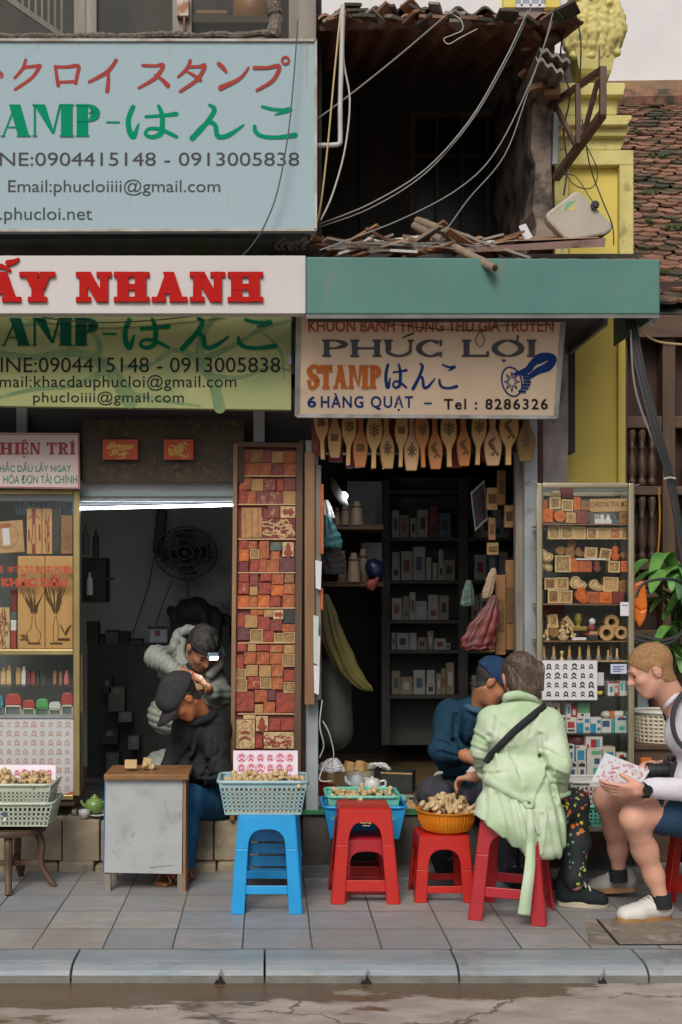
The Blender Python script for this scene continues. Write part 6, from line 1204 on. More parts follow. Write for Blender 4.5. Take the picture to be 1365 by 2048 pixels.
# -- bodies: smooth distance fields turned into one surface
V=Vector
def A3(v):return np.array([v[0],v[1],v[2]],dtype=np.float64)
class SDF:
 def __init__(s):s.pr=[]
 def cap(s,a,b,ra,rb=None,k=.03):s.pr.append(('c',A3(a),A3(b),ra,ra if rb is None else rb,k));return s
 def chain(s,pts,rs,k=.03):
  for i in range(len(pts)-1):s.cap(pts[i],pts[i+1],rs[i],rs[i+1],k)
  return s
 def ell(s,c,r,M=None,k=.03):s.pr.append(('e',A3(c),np.array(r,float),None if M is None else np.array(M.to_3x3(),float),k));return s
 def sub(s,c,r,k=.01):s.pr.append(('s',A3(c),r,k));return s
 def fn(s,f,off):s.pr.append(('f',f,off));return s
 def cut(s,p,n):n=Vector(n).normalized();s.pr.append(('p',A3(p),A3(n)));return s
 def ev(s,q):
  d=np.full(len(q),1e3)
  for p in s.pr:
   if p[0]=='c':
    ba=p[2]-p[1];t=np.clip((q-p[1])@ba/max(ba@ba,1e-9),0,1);e=np.linalg.norm(q-p[1]-t[:,None]*ba,axis=1)-(p[3]+(p[4]-p[3])*t);k=p[5]
   elif p[0]=='e':
    v=q-p[1];v=v@p[3]if p[3]is not None else v
    k0=np.linalg.norm(v/p[2],axis=1);k1=np.linalg.norm(v/(p[2]**2),axis=1);e=k0*(k0-1)/np.maximum(k1,1e-6);k=p[4]
   elif p[0]=='f':d=np.minimum(d,p[1](q)-p[2]);continue
   elif p[0]=='s':
    e=p[2]-np.linalg.norm(q-p[1],axis=1);h=np.maximum(p[3]-np.abs(d-e),0)/p[3];d=np.maximum(d,e)+h*h*p[3]*.25;continue
   else:d=np.maximum(d,(q-p[1])@p[2]);continue
   h=np.maximum(k-np.abs(d-e),0)/k;d=np.minimum(d,e)-h*h*k*.25
  return d
 def mesh(s,mb,h=.008,disp=None,pad=.03,M=None):
  lo=np.full(3,1e9);hi=-lo
  for p in s.pr:
   if p[0]=='c':
    for c,r in((p[1],p[3]),(p[2],p[4])):lo=np.minimum(lo,c-r);hi=np.maximum(hi,c+r)
   elif p[0]=='e':r=p[2].max();lo=np.minimum(lo,p[1]-r);hi=np.maximum(hi,p[1]+r)
  lo-=pad;hi+=pad;n=np.ceil((hi-lo)/h).astype(int)+1
  ax=[lo[i]+h*np.arange(n[i])for i in range(3)];G=np.stack(np.meshgrid(*ax,indexing='ij'),-1).reshape(-1,3)
  d=np.empty(len(G))
  for i in range(0,len(G),400000):
   g=G[i:i+400000];e=s.ev(g)
   if disp is not None:
    near=np.abs(e)<.04
    if near.any():e[near]+=disp(g[near])
   d[i:i+400000]=e
  d=d.reshape(n);ins=d<0
  c8=[(i,j,k)for i in(0,1)for j in(0,1)for k in(0,1)];m=n-1
  sl=lambda a,o:a[o[0]:o[0]+m[0],o[1]:o[1]+m[1],o[2]:o[2]+m[2]]
  cnt=sum(sl(ins,o).astype(np.int8)for o in c8);act=(cnt>0)&(cnt<8)
  idx=np.full(m,-1);idx[act]=np.arange(act.sum());ijk=np.argwhere(act)
  acc=np.zeros((len(ijk),3));num=np.zeros(len(ijk))
  for a in c8:
   for ax_ in range(3):
    if a[ax_]==0:
     b=list(a);b[ax_]=1
     da=d[tuple((ijk+a).T)];db=d[tuple((ijk+b).T)];x=(da<0)!=(db<0)
     t=np.where(x,da/np.where(x,da-db,1),0);pt=np.array(a,float)+np.eye(3)[ax_]*t[:,None]
     acc[x]+=pt[x];num[x]+=1
  vs=lo+h*(ijk+acc/np.maximum(num,1)[:,None]);fs=[]
  for ax_ in range(3):
   u,w=[(1,2),(2,0),(0,1)][ax_]
   sh=list(n);sh[ax_]-=1
   i0=ins[tuple(slice(0,sh[i])for i in range(3))];o=[0,0,0];o[ax_]=1
   i1=ins[tuple(slice(o[i],o[i]+sh[i])for i in range(3))]
   e=np.argwhere(i0!=i1);e=e[(e[:,u]>0)&(e[:,w]>0)&(e[:,u]<n[u]-1)&(e[:,w]<n[w]-1)]
   eu=np.eye(3,dtype=int)[u];ew=np.eye(3,dtype=int)[w]
   q=np.stack([idx[tuple(x.T)]for x in(e-eu-ew,e-ew,e,e-eu)],1)
   fl=~i0[tuple(e.T)];q[fl]=q[fl][:,::-1];fs.append(q)
  fs=np.concatenate(fs)
  for _ in range(1):
   pass
  mb.add([tuple(v)for v in vs]if M is None else[tuple(M@Vector(v))for v in vs],[tuple(int(i)for i in f)for f in fs]);return mb
def folds(amp,f,dirs,seed=0,warp=1.6):
 rr=random.Random(seed);ph=[(V(dv).normalized(),rr.uniform(.75,1.3)*f,rr.uniform(0,6))for dv in dirs]
 def g(p):
  w1=np.sin(p[:,0]*f*.45+1.3)+np.sin(p[:,2]*f*.38+p[:,1]*f*.5);out=np.zeros(len(p))
  for dv,ff,a in ph:s_=np.sin((p@A3(dv))*ff+a+warp*w1);out+=s_*np.abs(s_)**.3
  return out*amp/len(ph)
 return g
def frame(c,fwd,up):
 f=V(fwd).normalized();u=V(up);r=f.cross(u).normalized();u=r.cross(f)
 return Matrix(((r.x,f.x,u.x,c[0]),(r.y,f.y,u.y,c[1]),(r.z,f.z,u.z,c[2]),(0,0,0,1)))
def creases(lines,d):
 L=[]
 for pts,amp,w in lines:
  q=[A3(P(x,y,d))for x,y in pts]
  for a,b in zip(q,q[1:]):L.append((a[[0,2]],b[[0,2]],amp,w))
 def g(p):
  x=p[:,[0,2]];out=np.zeros(len(p))
  for a,b,amp,w in L:
   ba=b-a;l=np.linalg.norm(ba);t=np.clip((x-a)@ba/(l*l),0,1);v=x-a-t[:,None]*ba;s_=((x-a)@np.array((-ba[1],ba[0])))/l;dd=np.linalg.norm(v,axis=1)
   out+=amp*(np.exp(-(dd/w)**2)-.75*np.exp(-((dd-1.7*w)/w)**2)*(s_>0))
  return out
 return g
def head_sdf(sd,M,neck,s=1.0,nose=1.0,nr=.055):
 p=lambda x,y,z:M@V((x*s,y*s,z*s));k=.02
 sd.ell(p(0,-.014,.034),(.077*s,.097*s,.084*s),M,k);sd.ell(p(0,.03,-.035),(.058*s,.062*s,.082*s),M,.03)
 sd.ell(p(0,.062,-.096),(.024*s,.018*s,.017*s),M,.025)
 for q in(-1,1):
  sd.cap(p(q*.048,-.01,-.045),p(q*.02,.05,-.092),.02*s,.015*s,.02);sd.ell(p(q*.036,.058,-.022),(.024*s,.024*s,.022*s),M,.02)
  sd.sub(p(q*.031,.098,.006),.014*s,.014)
  sd.ell(p(q*.08,-.012,-.004),(.009*s,.02*s,.032*s),M,.008);sd.ell(p(q*.087,-.016,.004),(.006*s,.02*s,.024*s),M,.006);sd.sub(p(q*.095,-.004,.0),.008*s,.004)
 sd.cap(p(-.034,.078,.024),p(.034,.078,.024),.011*s,None,.015)
 sd.cap(p(0,.084,.016),p(0,.106*nose,-.024),.008*s,.012*s,.012);sd.cap(p(-.011,.095,-.027),p(.011,.095,-.027),.008*s,None,.008)
 sd.cap(p(-.019,.083,-.055),p(.019,.083,-.055),.007*s,None,.008);sd.cap(p(-.016,.081,-.067),p(.016,.081,-.067),.007*s,None,.008)
 sd.cap(p(0,-.025,-.05),neck,nr*s,nr*1.1*s,.03);return sd
def face_bits(root,M,s=1.0,brow=None,eyes=True):
 p=lambda x,y,z:M@V((x*s,y*s,z*s))
 for q in(-1,1):
  if eyes:m=MB();m.ball(p(q*.031,.077,.004),.0105*s,8);m.build('eye',MATS.get('eye_dark')or mat('eye_dark',(.05,.035,.03),.25),root,smooth='all')
  if brow:m=MB();m.tube([p(q*.014,.090,.026),p(q*.03,.090,.031),p(q*.046,.080,.026)],[.0035,.0045,.002],6);m.build('eyebrow',brow,root)
def hair_sdf(M,s,r=(.0835,.104,.0905),c=(0,-.017,.04),front=(.092,.058),back=(-.1,-.062)):
 sd=SDF();p=lambda x,y,z:M@V((x*s,y*s,z*s));sd.ell(p(*c),tuple(v*s for v in r),M,.01)
 a=V((0,front[0],front[1]));b=V((0,back[0],back[1]));t=(b-a).normalized();n=V((0,t.z,-t.y));n=n if n.z<0 else-n
 sd.cut(p(*a),M.to_3x3()@n);return sd
def short_hair(sb,M,th,front,back,mm,root,disp=None,h=.0055):
 p=lambda x,y,z:M@V((x,y,z));hd=SDF();hd.ell(p(0,-.014,.03),(.075,.095,.08),M,.01);hd.cap(p(0,-.05,-.05),p(0,-.06,-.07),.03,None,.01);hd.fn(sb.ev,th)
 a,b=V((0,*front)),V((0,*back));t_=(b-a).normalized();n=V((0,t_.z,-t_.y));n=n if n.z<0 else-n;hd.cut(p(*a),M.to_3x3()@n);hd.cut(p(0,-.05,-.075),M.to_3x3()@V((0,.2,-1)))
 for q in(-1,1):hd.sub(p(q*.094,.002,-.012),.034,.008)
 m=MB();hd.mesh(m,h,disp);return m.build('hair',mm,root,smooth='all')
def cap_parts(root,M,s,mm,brim_l=.085,brim_dip=.02):
 p=lambda x,y,z:M@V((x*s,y*s,z*s));sd=SDF();sd.ell(p(0,-.012,.035),(.09*s,.112*s,.1*s),M,.01);sd.cap(p(-.04,.06,.05),p(.04,.06,.05),.045*s,None,.03);sd.cut(p(0,0,.022),M.to_3x3()@V((0,-.12,-1)))
 m=MB();sd.mesh(m,.006,folds(.002,60,[(1,0,.3),(0,1,.4)],3));m.build('cap_crown',mm,root,smooth='all')
 m=MB();n=12;top=[];
 for i in range(n+1):
  u=-1+2*i/n;top.append([p(.075*u,.068+.03*(1-u*u)**.5+brim_l*v*(1-.85*abs(u)**2.6),.038-.012*u*u-brim_dip*v-.016*u*u*v)for v in(0,.5,1)])
 vs=[q for r_ in top for q in r_];m.add(vs,[(3*i+j,3*i+3+j,3*i+4+j,3*i+1+j)for i in range(n)for j in(0,1)])
 o=m.build('cap_brim',mm,root,smooth='all');q=o.modifiers.new('solid','SOLIDIFY');q.thickness=.005;q.offset=0
def hand_sdf(sd,w,dirv,nrm,side,curl=(.5,.6,.7,.8),spread=.004,s=1.0,thumb=(.5,.75,.35),tc=.4):
 """palm from wrist w along dirv; nrm points out of the palm; side points to the thumb"""
 d=V(dirv).normalized();n=V(nrm);n=(n-d*n.dot(d)).normalized();t=V(side);t=(t-d*t.dot(d)-n*t.dot(n)).normalized()
 sd.cap(w,w+d*.03*s,.024*s,.026*s,.02)
 for o in(-.024,-.008,.008,.024):sd.cap(w+d*.02*s+t*o*.7*s,w+d*.088*s+t*o*s,.014*s,.0115*s,.012)
 for i,o in enumerate((.027,.009,-.009,-.026)):
  L=(.041,.046,.043,.033)[i]*s;q=w+d*.088*s+t*o*s;a=0;c=curl[i];dd=d+t*(o*spread*20)
  for j,(l,r)in enumerate(((1,.0088),(.62,.008),(.5,.007))):
   a+=c*(.9 if j==0 else.8);v=(dd.normalized()*math.cos(a)+n*math.sin(a));e=q+v*L*l;sd.cap(q,e,r*s,r*.92*s,.004);q=e
 q=w+d*.025*s+t*.026*s;v=(d*thumb[0]+t*thumb[1]+n*thumb[2]).normalized();e=q+v*.046*s;sd.cap(q,e,.0135*s,.0105*s,.012)
 v2=(v*(1-tc)+d*tc*.8+n*tc*.5).normalized();e2=e+v2*.032*s;sd.cap(e,e2,.0105*s,.0085*s,.006);return sd
def ring(c,ax,r,th,mm,nm,par,fl=1.0):
 A_=V(ax).normalized();u=A_.orthogonal().normalized();w=A_.cross(u);m=MB();m.tube([c+(u*math.cos(g*.2618)+w*math.sin(g*.2618)*fl)*r for g in range(25)],th,8,caps=False);return m.build(nm,mm,par,smooth='all')
def shoe(root,heel,toe,mm,sole,up=V((0,0,1)),high=False,tongue=True,s=1.0,name='shoe'):
 f=(toe-heel);L=f.length;f.normalize();r=f.cross(up).normalized();u=r.cross(f);p=lambda x,y,z:heel+f*x*L+r*y*s+u*z*s
 sd=SDF();sd.chain([p(.13,0,.055),p(.32,0,.058),p(.62,0,.045),p(.84,.004,.036)],[.036,.036,.037,.034],.03);sd.cap(p(.62,-.012,.04),p(.86,-.008,.034),.03,.026,.03);sd.cap(p(.62,.014,.04),p(.84,.014,.034),.03,.026,.03)
 sd.cap(p(.13,0,.06),p(.16,0,.088 if not high else.15),.036,.037,.03)
 if high:sd.cap(p(.16,0,.1),p(.4,0,.075),.038,.034,.04)
 else:sd.cap(p(.3,0,.075),p(.42,0,.072),.028,.026,.03)
 sd.cut(p(0,0,.02),-u);m=MB();sd.mesh(m,.006);o=m.build(name,mm,root,smooth='all')
 m=MB();n=26;ring=[]
 for i in range(n):
  g=2*math.pi*i/n;x=.5+.52*math.cos(g);w=(.032+.016*max(0,min(1,(x-.1)/.6)))*abs(math.sin(g))**.8*math.copysign(1,math.sin(g));ring.append((x,w))
 vs=[p(x,w,0)for x,w in ring]+[p(x,w*1.04,.03+.004*(x<.2))for x,w in ring]
 m.add(vs,[tuple(range(n)),tuple(range(2*n-1,n-1,-1))]+[(i,(i+1)%n,(i+1)%n+n,i+n)for i in range(n)]);m.build('sole',sole,o,bevel=.004,smooth=True)
 m=MB()
 for k in range(5):
  x=.40+.075*k if not high else.33+.09*k;z=(.104-.009*k)if not high else(.175-.022*k)if k<3 else.1-.006*k
  z=z if not high else(.185,.155,.128,.104,.088)[k];xx=x if not high else(.30,.36,.44,.53,.62)[k]
  m.tube(rail([p(xx-.02,-.03,z-.006),p(xx,0,z+.012),p(xx+.02,.03,z-.006)],4),.0042,5)
 m.build('lace',MATS.get('lace_white')or mat('lace_white',(.6,.58,.52),.7),o,smooth=True)
 return o
def skin(name,c):return mat(name,c,.5,tuple(min(1,v*f)for v,f in zip(c,(1.05,.86,.80))),scale=38,detail=6,spec=.35,bump=.15,bscale=160)
def cloth(name,c,c2=None,sc=120,bump=.25,rough=.85,**k):return mat(name,c,rough,c2 or tuple(v*.8 for v in c),scale=sc,detail=3,contrast=(.3,.7),bump=bump,spec=.2,**k)
fs_=SDF();c=P(1180,112,6.85);fs_.chain([c+V((0,0,.05)),c+V((0,0,.2)),c+V((-.02,0,.36))],[.115,.115,.08],.03)
rl=random.Random(5)
for k in range(9):
 g=-1.5+3*k/8;b=P(1184+42*math.sin(g),112,6.75-.05*math.cos(g));h=rl.uniform(.22,.33);q=rail([b,b+V((.04*math.sin(g),-.03,h*.4)),b+V((.01*math.sin(g),-.025,h*.8)),b+V((-.05*math.sin(g),-.03,h*1.08)),b+V((-.02,-.06,h*1.0))],2);fs_.chain(q,[.02,.026,.03,.032,.032,.03,.026,.022,.016],.012)
for x,y in((1234,106),(1148,112),(1206,102),(1178,112)):fs_.ell(P(x,y,6.70),(.024,.024,.02),None,.012)
m=MB();fs_.mesh(m,.006,folds(.005,150,[(1,0,.4),(.4,.3,1),(.7,.2,-.8)],6));m.build('urn_finial',M['yellow_pale'],yl,smooth='all')
fs_=SDF();fs_.chain(rail([P(1190,92,6.74),P(1180,66,6.71),P(1188,38,6.71),P(1184,4,6.75)],2),[.02,.035,.04,.042,.04,.03,.02],.02);m=MB();fs_.mesh(m,.009,folds(.008,70,[(1,0,.4),(.4,.3,1)],3));m.build('finial_gap_shade',M['mossy'],yl,smooth='all')  # dark solid lump paints the shade of the gap inside the finial
# ================= woman in the green coat, seen from behind
t=thing('person','woman seen from behind in a pale green belted coat sitting on the crimson stool','person',(ws.location.x,ws.location.y,0))
GC=cloth('pale_green_linen',(.37,.52,.30),(.57,.65,.51),sc=7)
sd=SDF()
Q=lambda x,y,d:P(x,y,d)
sd.cap(Q(1008,1640,5.5),Q(1072,1640,5.5),.125,None,.06);sd.cap(Q(1012,1560,5.52),Q(1068,1560,5.52),.112,None,.08);sd.cap(Q(1008,1470,5.57),Q(1075,1470,5.57),.10,.10,.06);sd.cap(Q(988,1436,5.58),Q(1098,1444,5.57),.062,.066,.06);sd.cap(Q(1036,1402,5.62),Q(1040,1440,5.58),.058,.09,.06)
sd.chain([Q(978,1445,5.58),Q(963,1500,5.60),Q(974,1546,5.72)],[.056,.05,.045],.018)
sd.chain([Q(1104,1455,5.56),Q(1117,1530,5.47),Q(1114,1578,5.58)],[.062,.056,.052],.018)
for x0,x1,y in((985,1005,1665),(1085,1105,1690)):sd.cap(Q(x0,1620,5.46),Q(x0-6 if x0<1000 else x0+10,y,5.45),.075,.075,.06)
sd.cap(Q(1030,1640,5.44),Q(1060,1690,5.43),.075,.07,.06)
sd.cut(Q(1090,1716,5.45),(0,0,-1));c=Q(958,1636,5.4);e=Q(1046,1708,5.4);n=V((-(c.z-e.z),0,-(e.x-c.x)));sd.cut(c,n)
fo1=folds(.010,26,[(1,0,.5),(.8,.2,-.6),(1,.3,.1)],4,.9);fo2=folds(.006,60,[(.4,.2,1),(1,0,.4)],8)
cr=creases([([(1082,1472),(1087,1516),(1096,1541),(1108,1596)],0.0110,0.0121),([(1068,1597),(1088,1556),(1098,1534)],0.0060,0.0099),([(1057,1590),(1036,1541),(1022,1500)],0.0050,0.0099),([(973,1551),(1012,1542)],0.0052,0.0088),([(1075,1625),(1067,1695)],0.0080,0.0110),([(1090,1615),(1110,1716)],0.0080,0.0121),([(1108,1600),(1126,1700)],0.0060,0.0110),([(973,1569),(966,1640)],0.0050,0.0088),([(990,1585),(1012,1690)],0.0075,0.0110),([(1018,1597),(1038,1700)],0.0080,0.0121),([(992,1440),(984,1476),(990,1530)],0.0090,0.0110),([(1078,1428),(1062,1470)],0.0039,0.0099),([(1095,1500),(1126,1518)],0.0050,0.0077),([(1096,1536),(1132,1552)],0.0055,0.0077),([(1104,1566),(1138,1576)],0.0050,0.0077),([(952,1470),(976,1484)],0.0059,0.0077),([(952,1500),(980,1510)],0.0059,0.0077),([(955,1526),(984,1530)],0.0059,0.0077),([(1010,1455),(1035,1500),(1040,1560)],0.0039,0.0132),([(1050,1430),(1048,1480)],0.0026,0.0110),([(1036,1600),(1058,1690)],0.0060,0.0099)],5.45)
m=MB();sd.mesh(m,.0062,lambda p:fo1(p)*np.clip((1.15-p[:,2])*1.4+.1,.1,1)*.8+fo2(p)*.6+cr(p));coat=m.build('coat',GC,t,smooth='all')
m=MB()
m.tube(rail([Q(1010,1402,5.60),Q(1015,1393,5.55),Q(1040,1390,5.54),Q(1066,1396,5.56),Q(1078,1410,5.6)]),[.012+.01*math.sin(i/24*3.14)for i in range(25)],8);m.build('collar',GC,coat,smooth='all')
for pts_ in((Q(1092,1584,5.55),Q(1112,1594,5.515),Q(1138,1586,5.56)),(Q(958,1546,5.68),Q(968,1554,5.665),Q(990,1548,5.70))):m=MB();m.tube(rail(pts_),.014,8);m.build('cuff',GC,coat,smooth='all')
def strip(pts,w,mm,nm,par,nrm=(0,-1,0),th=.006,n=6,tw=None):
 c=rail(pts,n);m=MB();vs=[]
 for i,q in enumerate(c):
  d=(c[min(i+1,len(c)-1)]-c[max(i-1,0)]).normalized();nn=V(nrm);s_=d.cross(nn).normalized();ww=w[0]+(w[1]-w[0])*i/(len(c)-1)
  vs+=[q+s_*ww/2,q-s_*ww/2]
 m.add(vs,[(2*i,2*i+1,2*i+3,2*i+2)for i in range(len(c)-1)]);o=m.build(nm,mm,par,smooth='all');q=o.modifiers.new('solid','SOLIDIFY');q.thickness=th;q.offset=0;return o
def on_coat(x,y,lift=.006):
 d=5.2
 p0=P(x,y,5.2);p1=P(x,y,5.75);ts=np.linspace(0,1,400);pp=A3(p0)+ts[:,None]*(A3(p1)-A3(p0));dd=sd.ev(pp)+fo1(pp)*np.clip((1.15-pp[:,2])*1.4+.15,.15,1);k=np.argmax(dd<lift);return V(pp[k])if(dd<lift).any()else V(pp[200])
strip([on_coat(x,y,.008)for x,y in((970,1553),(985,1562),(1005,1576),(1030,1590),(1054,1602))],(.05,.03),GC,'belt',coat)
m=MB();k=on_coat(1057,1605,.01);m.tube(rail([k+V((-.012,0,.014)),k+V((.012,-.014,.012)),k+V((.014,-.012,-.012)),k+V((-.008,-.01,-.016)),k+V((-.014,-.004,.004))]),.011,8);m.build('belt_knot',GC,coat,smooth='all')
b0=on_coat(1060,1618,.012);strip([b0,on_coat(1062,1655,.014),on_coat(1062,1690,.016),Q(1060,1735,5.29),Q(1053,1790,5.28),Q(1048,1830,5.285)],(.03,.056),GC,'belt_tail',coat)
strip([on_coat(x,y,.009)for x,y in((1066,1622),(1070,1645),(1078,1668))],(.02,.012),GC,'belt_tail',coat)
BK=cloth('black_webbing',(.02,.022,.025),(.03,.032,.035))
strip([on_coat(x,y,.006)for x,y in((1092,1412),(1080,1420),(1058,1438),(1030,1462),(1002,1490),(982,1512),(972,1526))],(.034,.034),BK,'shoulder_strap',t,th=.005)
Mh=frame(Q(1040,1358,5.66),(-.12,.94,-.32),(-.05,.3,1))
sb=SDF();head_sdf(sb,Mh,Q(1040,1410,5.62),.98);m=MB();sb.mesh(m,.007)
sh_=SDF();sh_.chain([Q(968,1540,5.72),Q(955,1552,5.80)],[.03,.026]);hand_sdf(sh_,Q(950,1553,5.82),(-.6,.7,-.2),(0,0,-1),(.5,.5,.3),s=.95);sh_.mesh(m,.006)
sl_=SDF();sl_.chain([Q(1090,1640,5.6),Q(1152,1612,5.72),Q(1150,1765,5.63)],[.07,.055,.04]);sl_.chain([Q(1040,1645,5.65),Q(1078,1620,5.98),Q(1078,1755,5.99)],[.07,.055,.04]);sl_.mesh(m,.01)
SKW=skin('skin_light',(.52,.30,.215));m.build('body',SKW,t,smooth='all')
HB=mat('brown_hair',(.055,.034,.024),.42,(.13,.085,.055),scale=70,detail=4,stretch=(1,1,.12),bump=.9,bscale=150,spec=.6)
hd=hair_sdf(Mh,.98,(.088,.108,.098),(0,-.02,.034),(.09,.085),(-.06,-.13));
hd.pr=hd.pr[:1]+[('e',A3(Mh@V((0,-.06,-.05))),np.array((.072,.06,.065)),np.array(Mh.to_3x3(),float),.05),('c',A3(Mh@V((.03,-.088,-.072))),A3(Mh@V((.055,-.075,-.105))),.02,.012,.03)]+hd.pr[1:]
m=MB();hd.mesh(m,.005,folds(.0016,210,[(1,0,.35),(.9,.2,.6)],2,.25));m.build('hair',HB,t,smooth='all')
m=MB()
for k in range(26):
 x=-.075+.006*k;q=Mh@V((x*.9,-.085,.06-.003*k));m.tube(rail([Mh@V((x,-.03,.118-abs(x)*.5)),Mh@V((x*1.02+.004,-.095,.085-abs(x)*.4)),Mh@V((x*.9+.012,-.128,.02)),Mh@V((x*.6+.025,-.122,-.05)),Mh@V((x*.4+.04,-.105,-.085))]),.0022,5)
m.build('hair_lock',HB,t,smooth='all')
PT=mat('dark_floral_trousers',(.02,.024,.028),.8,(.05,.052,.05),scale=6)
def floral():
 n=PT.node_tree;N=n.nodes;L=n.links;b=N['Principled BSDF'];tc=N.new('ShaderNodeTexCoord');col=None
 base=(.014,.018,.022,1);prev=None
 for sc,th,c,off in((26,.24,(.55,.62,.06,1),0),(19,.20,(.6,.16,.03,1),3.1),(15,.17,(.5,.05,.04,1),7.7),(34,.2,(.15,.4,.25,1),5.0)):
  mp=N.new('ShaderNodeMapping');mp.inputs['Location'].default_value=(off,off*.7,off*.3);L.new(tc.outputs['Object'],mp.inputs[0]);v=N.new('ShaderNodeTexVoronoi');v.inputs['Scale'].default_value=sc;L.new(mp.outputs[0],v.inputs[0])
  nz=N.new('ShaderNodeTexNoise');nz.inputs['Scale'].default_value=5;L.new(mp.outputs[0],nz.inputs[0]);a=N.new('ShaderNodeMath');a.operation='LESS_THAN';a.inputs[1].default_value=th*1.15;L.new(v.outputs['Distance'],a.inputs[0]);g=N.new('ShaderNodeMath');g.operation='GREATER_THAN';g.inputs[1].default_value=.53;L.new(nz.outputs[0],g.inputs[0]);u=N.new('ShaderNodeMath');u.operation='MULTIPLY';L.new(a.outputs[0],u.inputs[0]);L.new(g.outputs[0],u.inputs[1])
  x=N.new('ShaderNodeMix');x.data_type='RGBA';L.new(u.outputs[0],x.inputs['Factor']);x.inputs['B'].default_value=c
  if prev is None:x.inputs['A'].default_value=base
  else:L.new(prev,x.inputs['A'])
  prev=x.outputs['Result']
 L.new(prev,b.inputs['Base Color'])
floral()
sd2=SDF();sd2 .chain([Q(1085,1640,5.58),Q(1150,1608,5.72),Q(1153,1690,5.67),Q(1147,1757,5.62)],[.085,.068,.062,.05],.03);sd2 .chain([Q(1040,1645,5.65),Q(1078,1618,5.98),Q(1078,1745,5.99)],[.085,.066,.06],.03)
m=MB();sd2 .mesh(m,.009,folds(.006,55,[(.3,0,1),(.6,0,.7)],5));m.build('trousers',PT,t,smooth='all')
SHB=cloth('black_canvas',(.018,.024,.026));SOC=mat('cream_rubber',(.52,.46,.35),.6,(.42,.37,.28),scale=20)
a=gp(1120,1815);shoe(t,V((a.x+.0,a.y+.03,0)),V((gp(1212,1812).x,a.y+.0,0)),SHB,SOC,high=True)
shoe(t,Q(1060,1772,6.0).xy.to_3d(),V((Q(1108,1772,5.9).x,5.92,0)),SHB,SOC,high=True)
tag(strip([Q(x,y,5.86)for x,y in((938,1538),(946,1545),(956,1548))],(.04,.05),M['paper'],'paper_slip',None),'crumpled white paper slip in the hand beside the green coat','paper')
# ================= blond man in profile
t=thing('person','blond man in a pale sweatshirt and navy shorts looking down at printed sheets','person',(ms.location.x,ms.location.y,0))
SKB=skin('skin_pink',(.62,.36,.27));m=MB()
Mh=frame(Q(1301,1340,5.4),(-.93,.10,-.40),(-.38,.02,1))
sb=SDF();head_sdf(sb,Mh,Q(1352,1412,5.44),1.0,1.02,.06);sb.mesh(m,.0055)
sf=SDF();sf.chain([Q(1372,1572,5.26),Q(1296,1577,5.20)],[.04,.03]);hand_sdf(sf,Q(1288,1580,5.20),(-1,.05,-.02),(.1,.75,.55),(.1,.4,1),(.25,.3,.35,.4),s=1.1,thumb=(.75,.3,.5));sf.mesh(m,.0055)
sf=SDF();sf.chain([Q(1360,1540,5.62),Q(1306,1534,5.52)],[.04,.03]);hand_sdf(sf,Q(1302,1532,5.50),(-1,-.25,-.25),(-.1,-.45,-.9),(-.2,-.7,.1),(.25,.3,.35,.4),s=1.05);sf.mesh(m,.0055)
sl_=SDF();sl_.chain([Q(1400,1632,5.48),Q(1330,1622,5.36),Q(1268,1634,5.31)],[.085,.074,.057],.04)
sl_.chain([Q(1267,1640,5.31),Q(1290,1700,5.38),Q(1308,1750,5.39),Q(1326,1806,5.38)],[.055,.053,.04,.03],.04)
sl_.chain([Q(1400,1622,5.72),Q(1300,1602,5.68),Q(1214,1594,5.66)],[.085,.074,.057],.04);sl_.chain([Q(1212,1602,5.66),Q(1232,1660,5.74),Q(1236,1700,5.76),Q(1238,1752,5.78)],[.054,.052,.04,.03],.04)
sl_.mesh(m,.008);m.build('body',SKB,t,smooth='all');face_bits(t,Mh,1.0,mat('blond_brow',(.38,.2,.09),.7))
GH=mat('ginger_hair',(.34,.175,.075),.75,(.52,.31,.15),scale=130,detail=4,bump=1.0,bscale=260,spec=.3)
short_hair(sb,Mh,.004,(.084,.066),(-.05,-.085),GH,t,folds(.0016,260,[(1,.3,.2),(.2,1,.6),(.3,.2,1)],6),.005)
SW_=cloth('pale_sweatshirt',(.68,.66,.72),(.60,.58,.66),sc=30)
sd=SDF();sd.cap(Q(1378,1470,5.38),Q(1378,1470,5.62),.105,.105,.08);sd.cap(Q(1386,1560,5.42),Q(1386,1560,5.66),.105,.105,.08);sd.cap(Q(1420,1625,5.45),Q(1420,1625,5.68),.115,None,.06);sd.cap(Q(1380,1430,5.36),Q(1380,1430,5.60),.062,None,.06);sd.cap(Q(1358,1404,5.45),Q(1385,1440,5.5),.066,.09,.05)
sd.chain([Q(1398,1440,5.30),Q(1425,1560,5.22),Q(1388,1580,5.23),Q(1300,1576,5.20)],[.068,.058,.056,.043],.03);sd.chain([Q(1392,1440,5.64),Q(1410,1540,5.72),Q(1325,1536,5.56)],[.066,.056,.042],.03)
m=MB();sd.mesh(m,.008,folds(.007,42,[(1,0,.7),(.6,0,1),(.9,.4,-.5)],9));sw=m.build('sweatshirt',SW_,t,smooth='all')
m=MB();m.tube(rail([Q(1372,1384,5.42),Q(1352,1392,5.36),Q(1336,1408,5.37),Q(1330,1418,5.44),Q(1336,1420,5.52)]),.011,8);m.build('collar',SW_,sw,smooth='all')
strip([Q(1388,1372,5.44),Q(1372,1382,5.36),Q(1358,1398,5.315),Q(1348,1422,5.285),Q(1346,1450,5.275),Q(1354,1478,5.265),Q(1372,1500,5.255)],(.024,.02),cloth('grey_webbing',(.05,.055,.065)),'backpack_strap',t,nrm=(-.55,-1,0),th=.006)
strip([Q(1330,1398,5.40),Q(1327,1412,5.42),Q(1331,1440,5.44)],(.012,.012),BK,'camera_strap',t,nrm=(-1,-.6,0),th=.003)
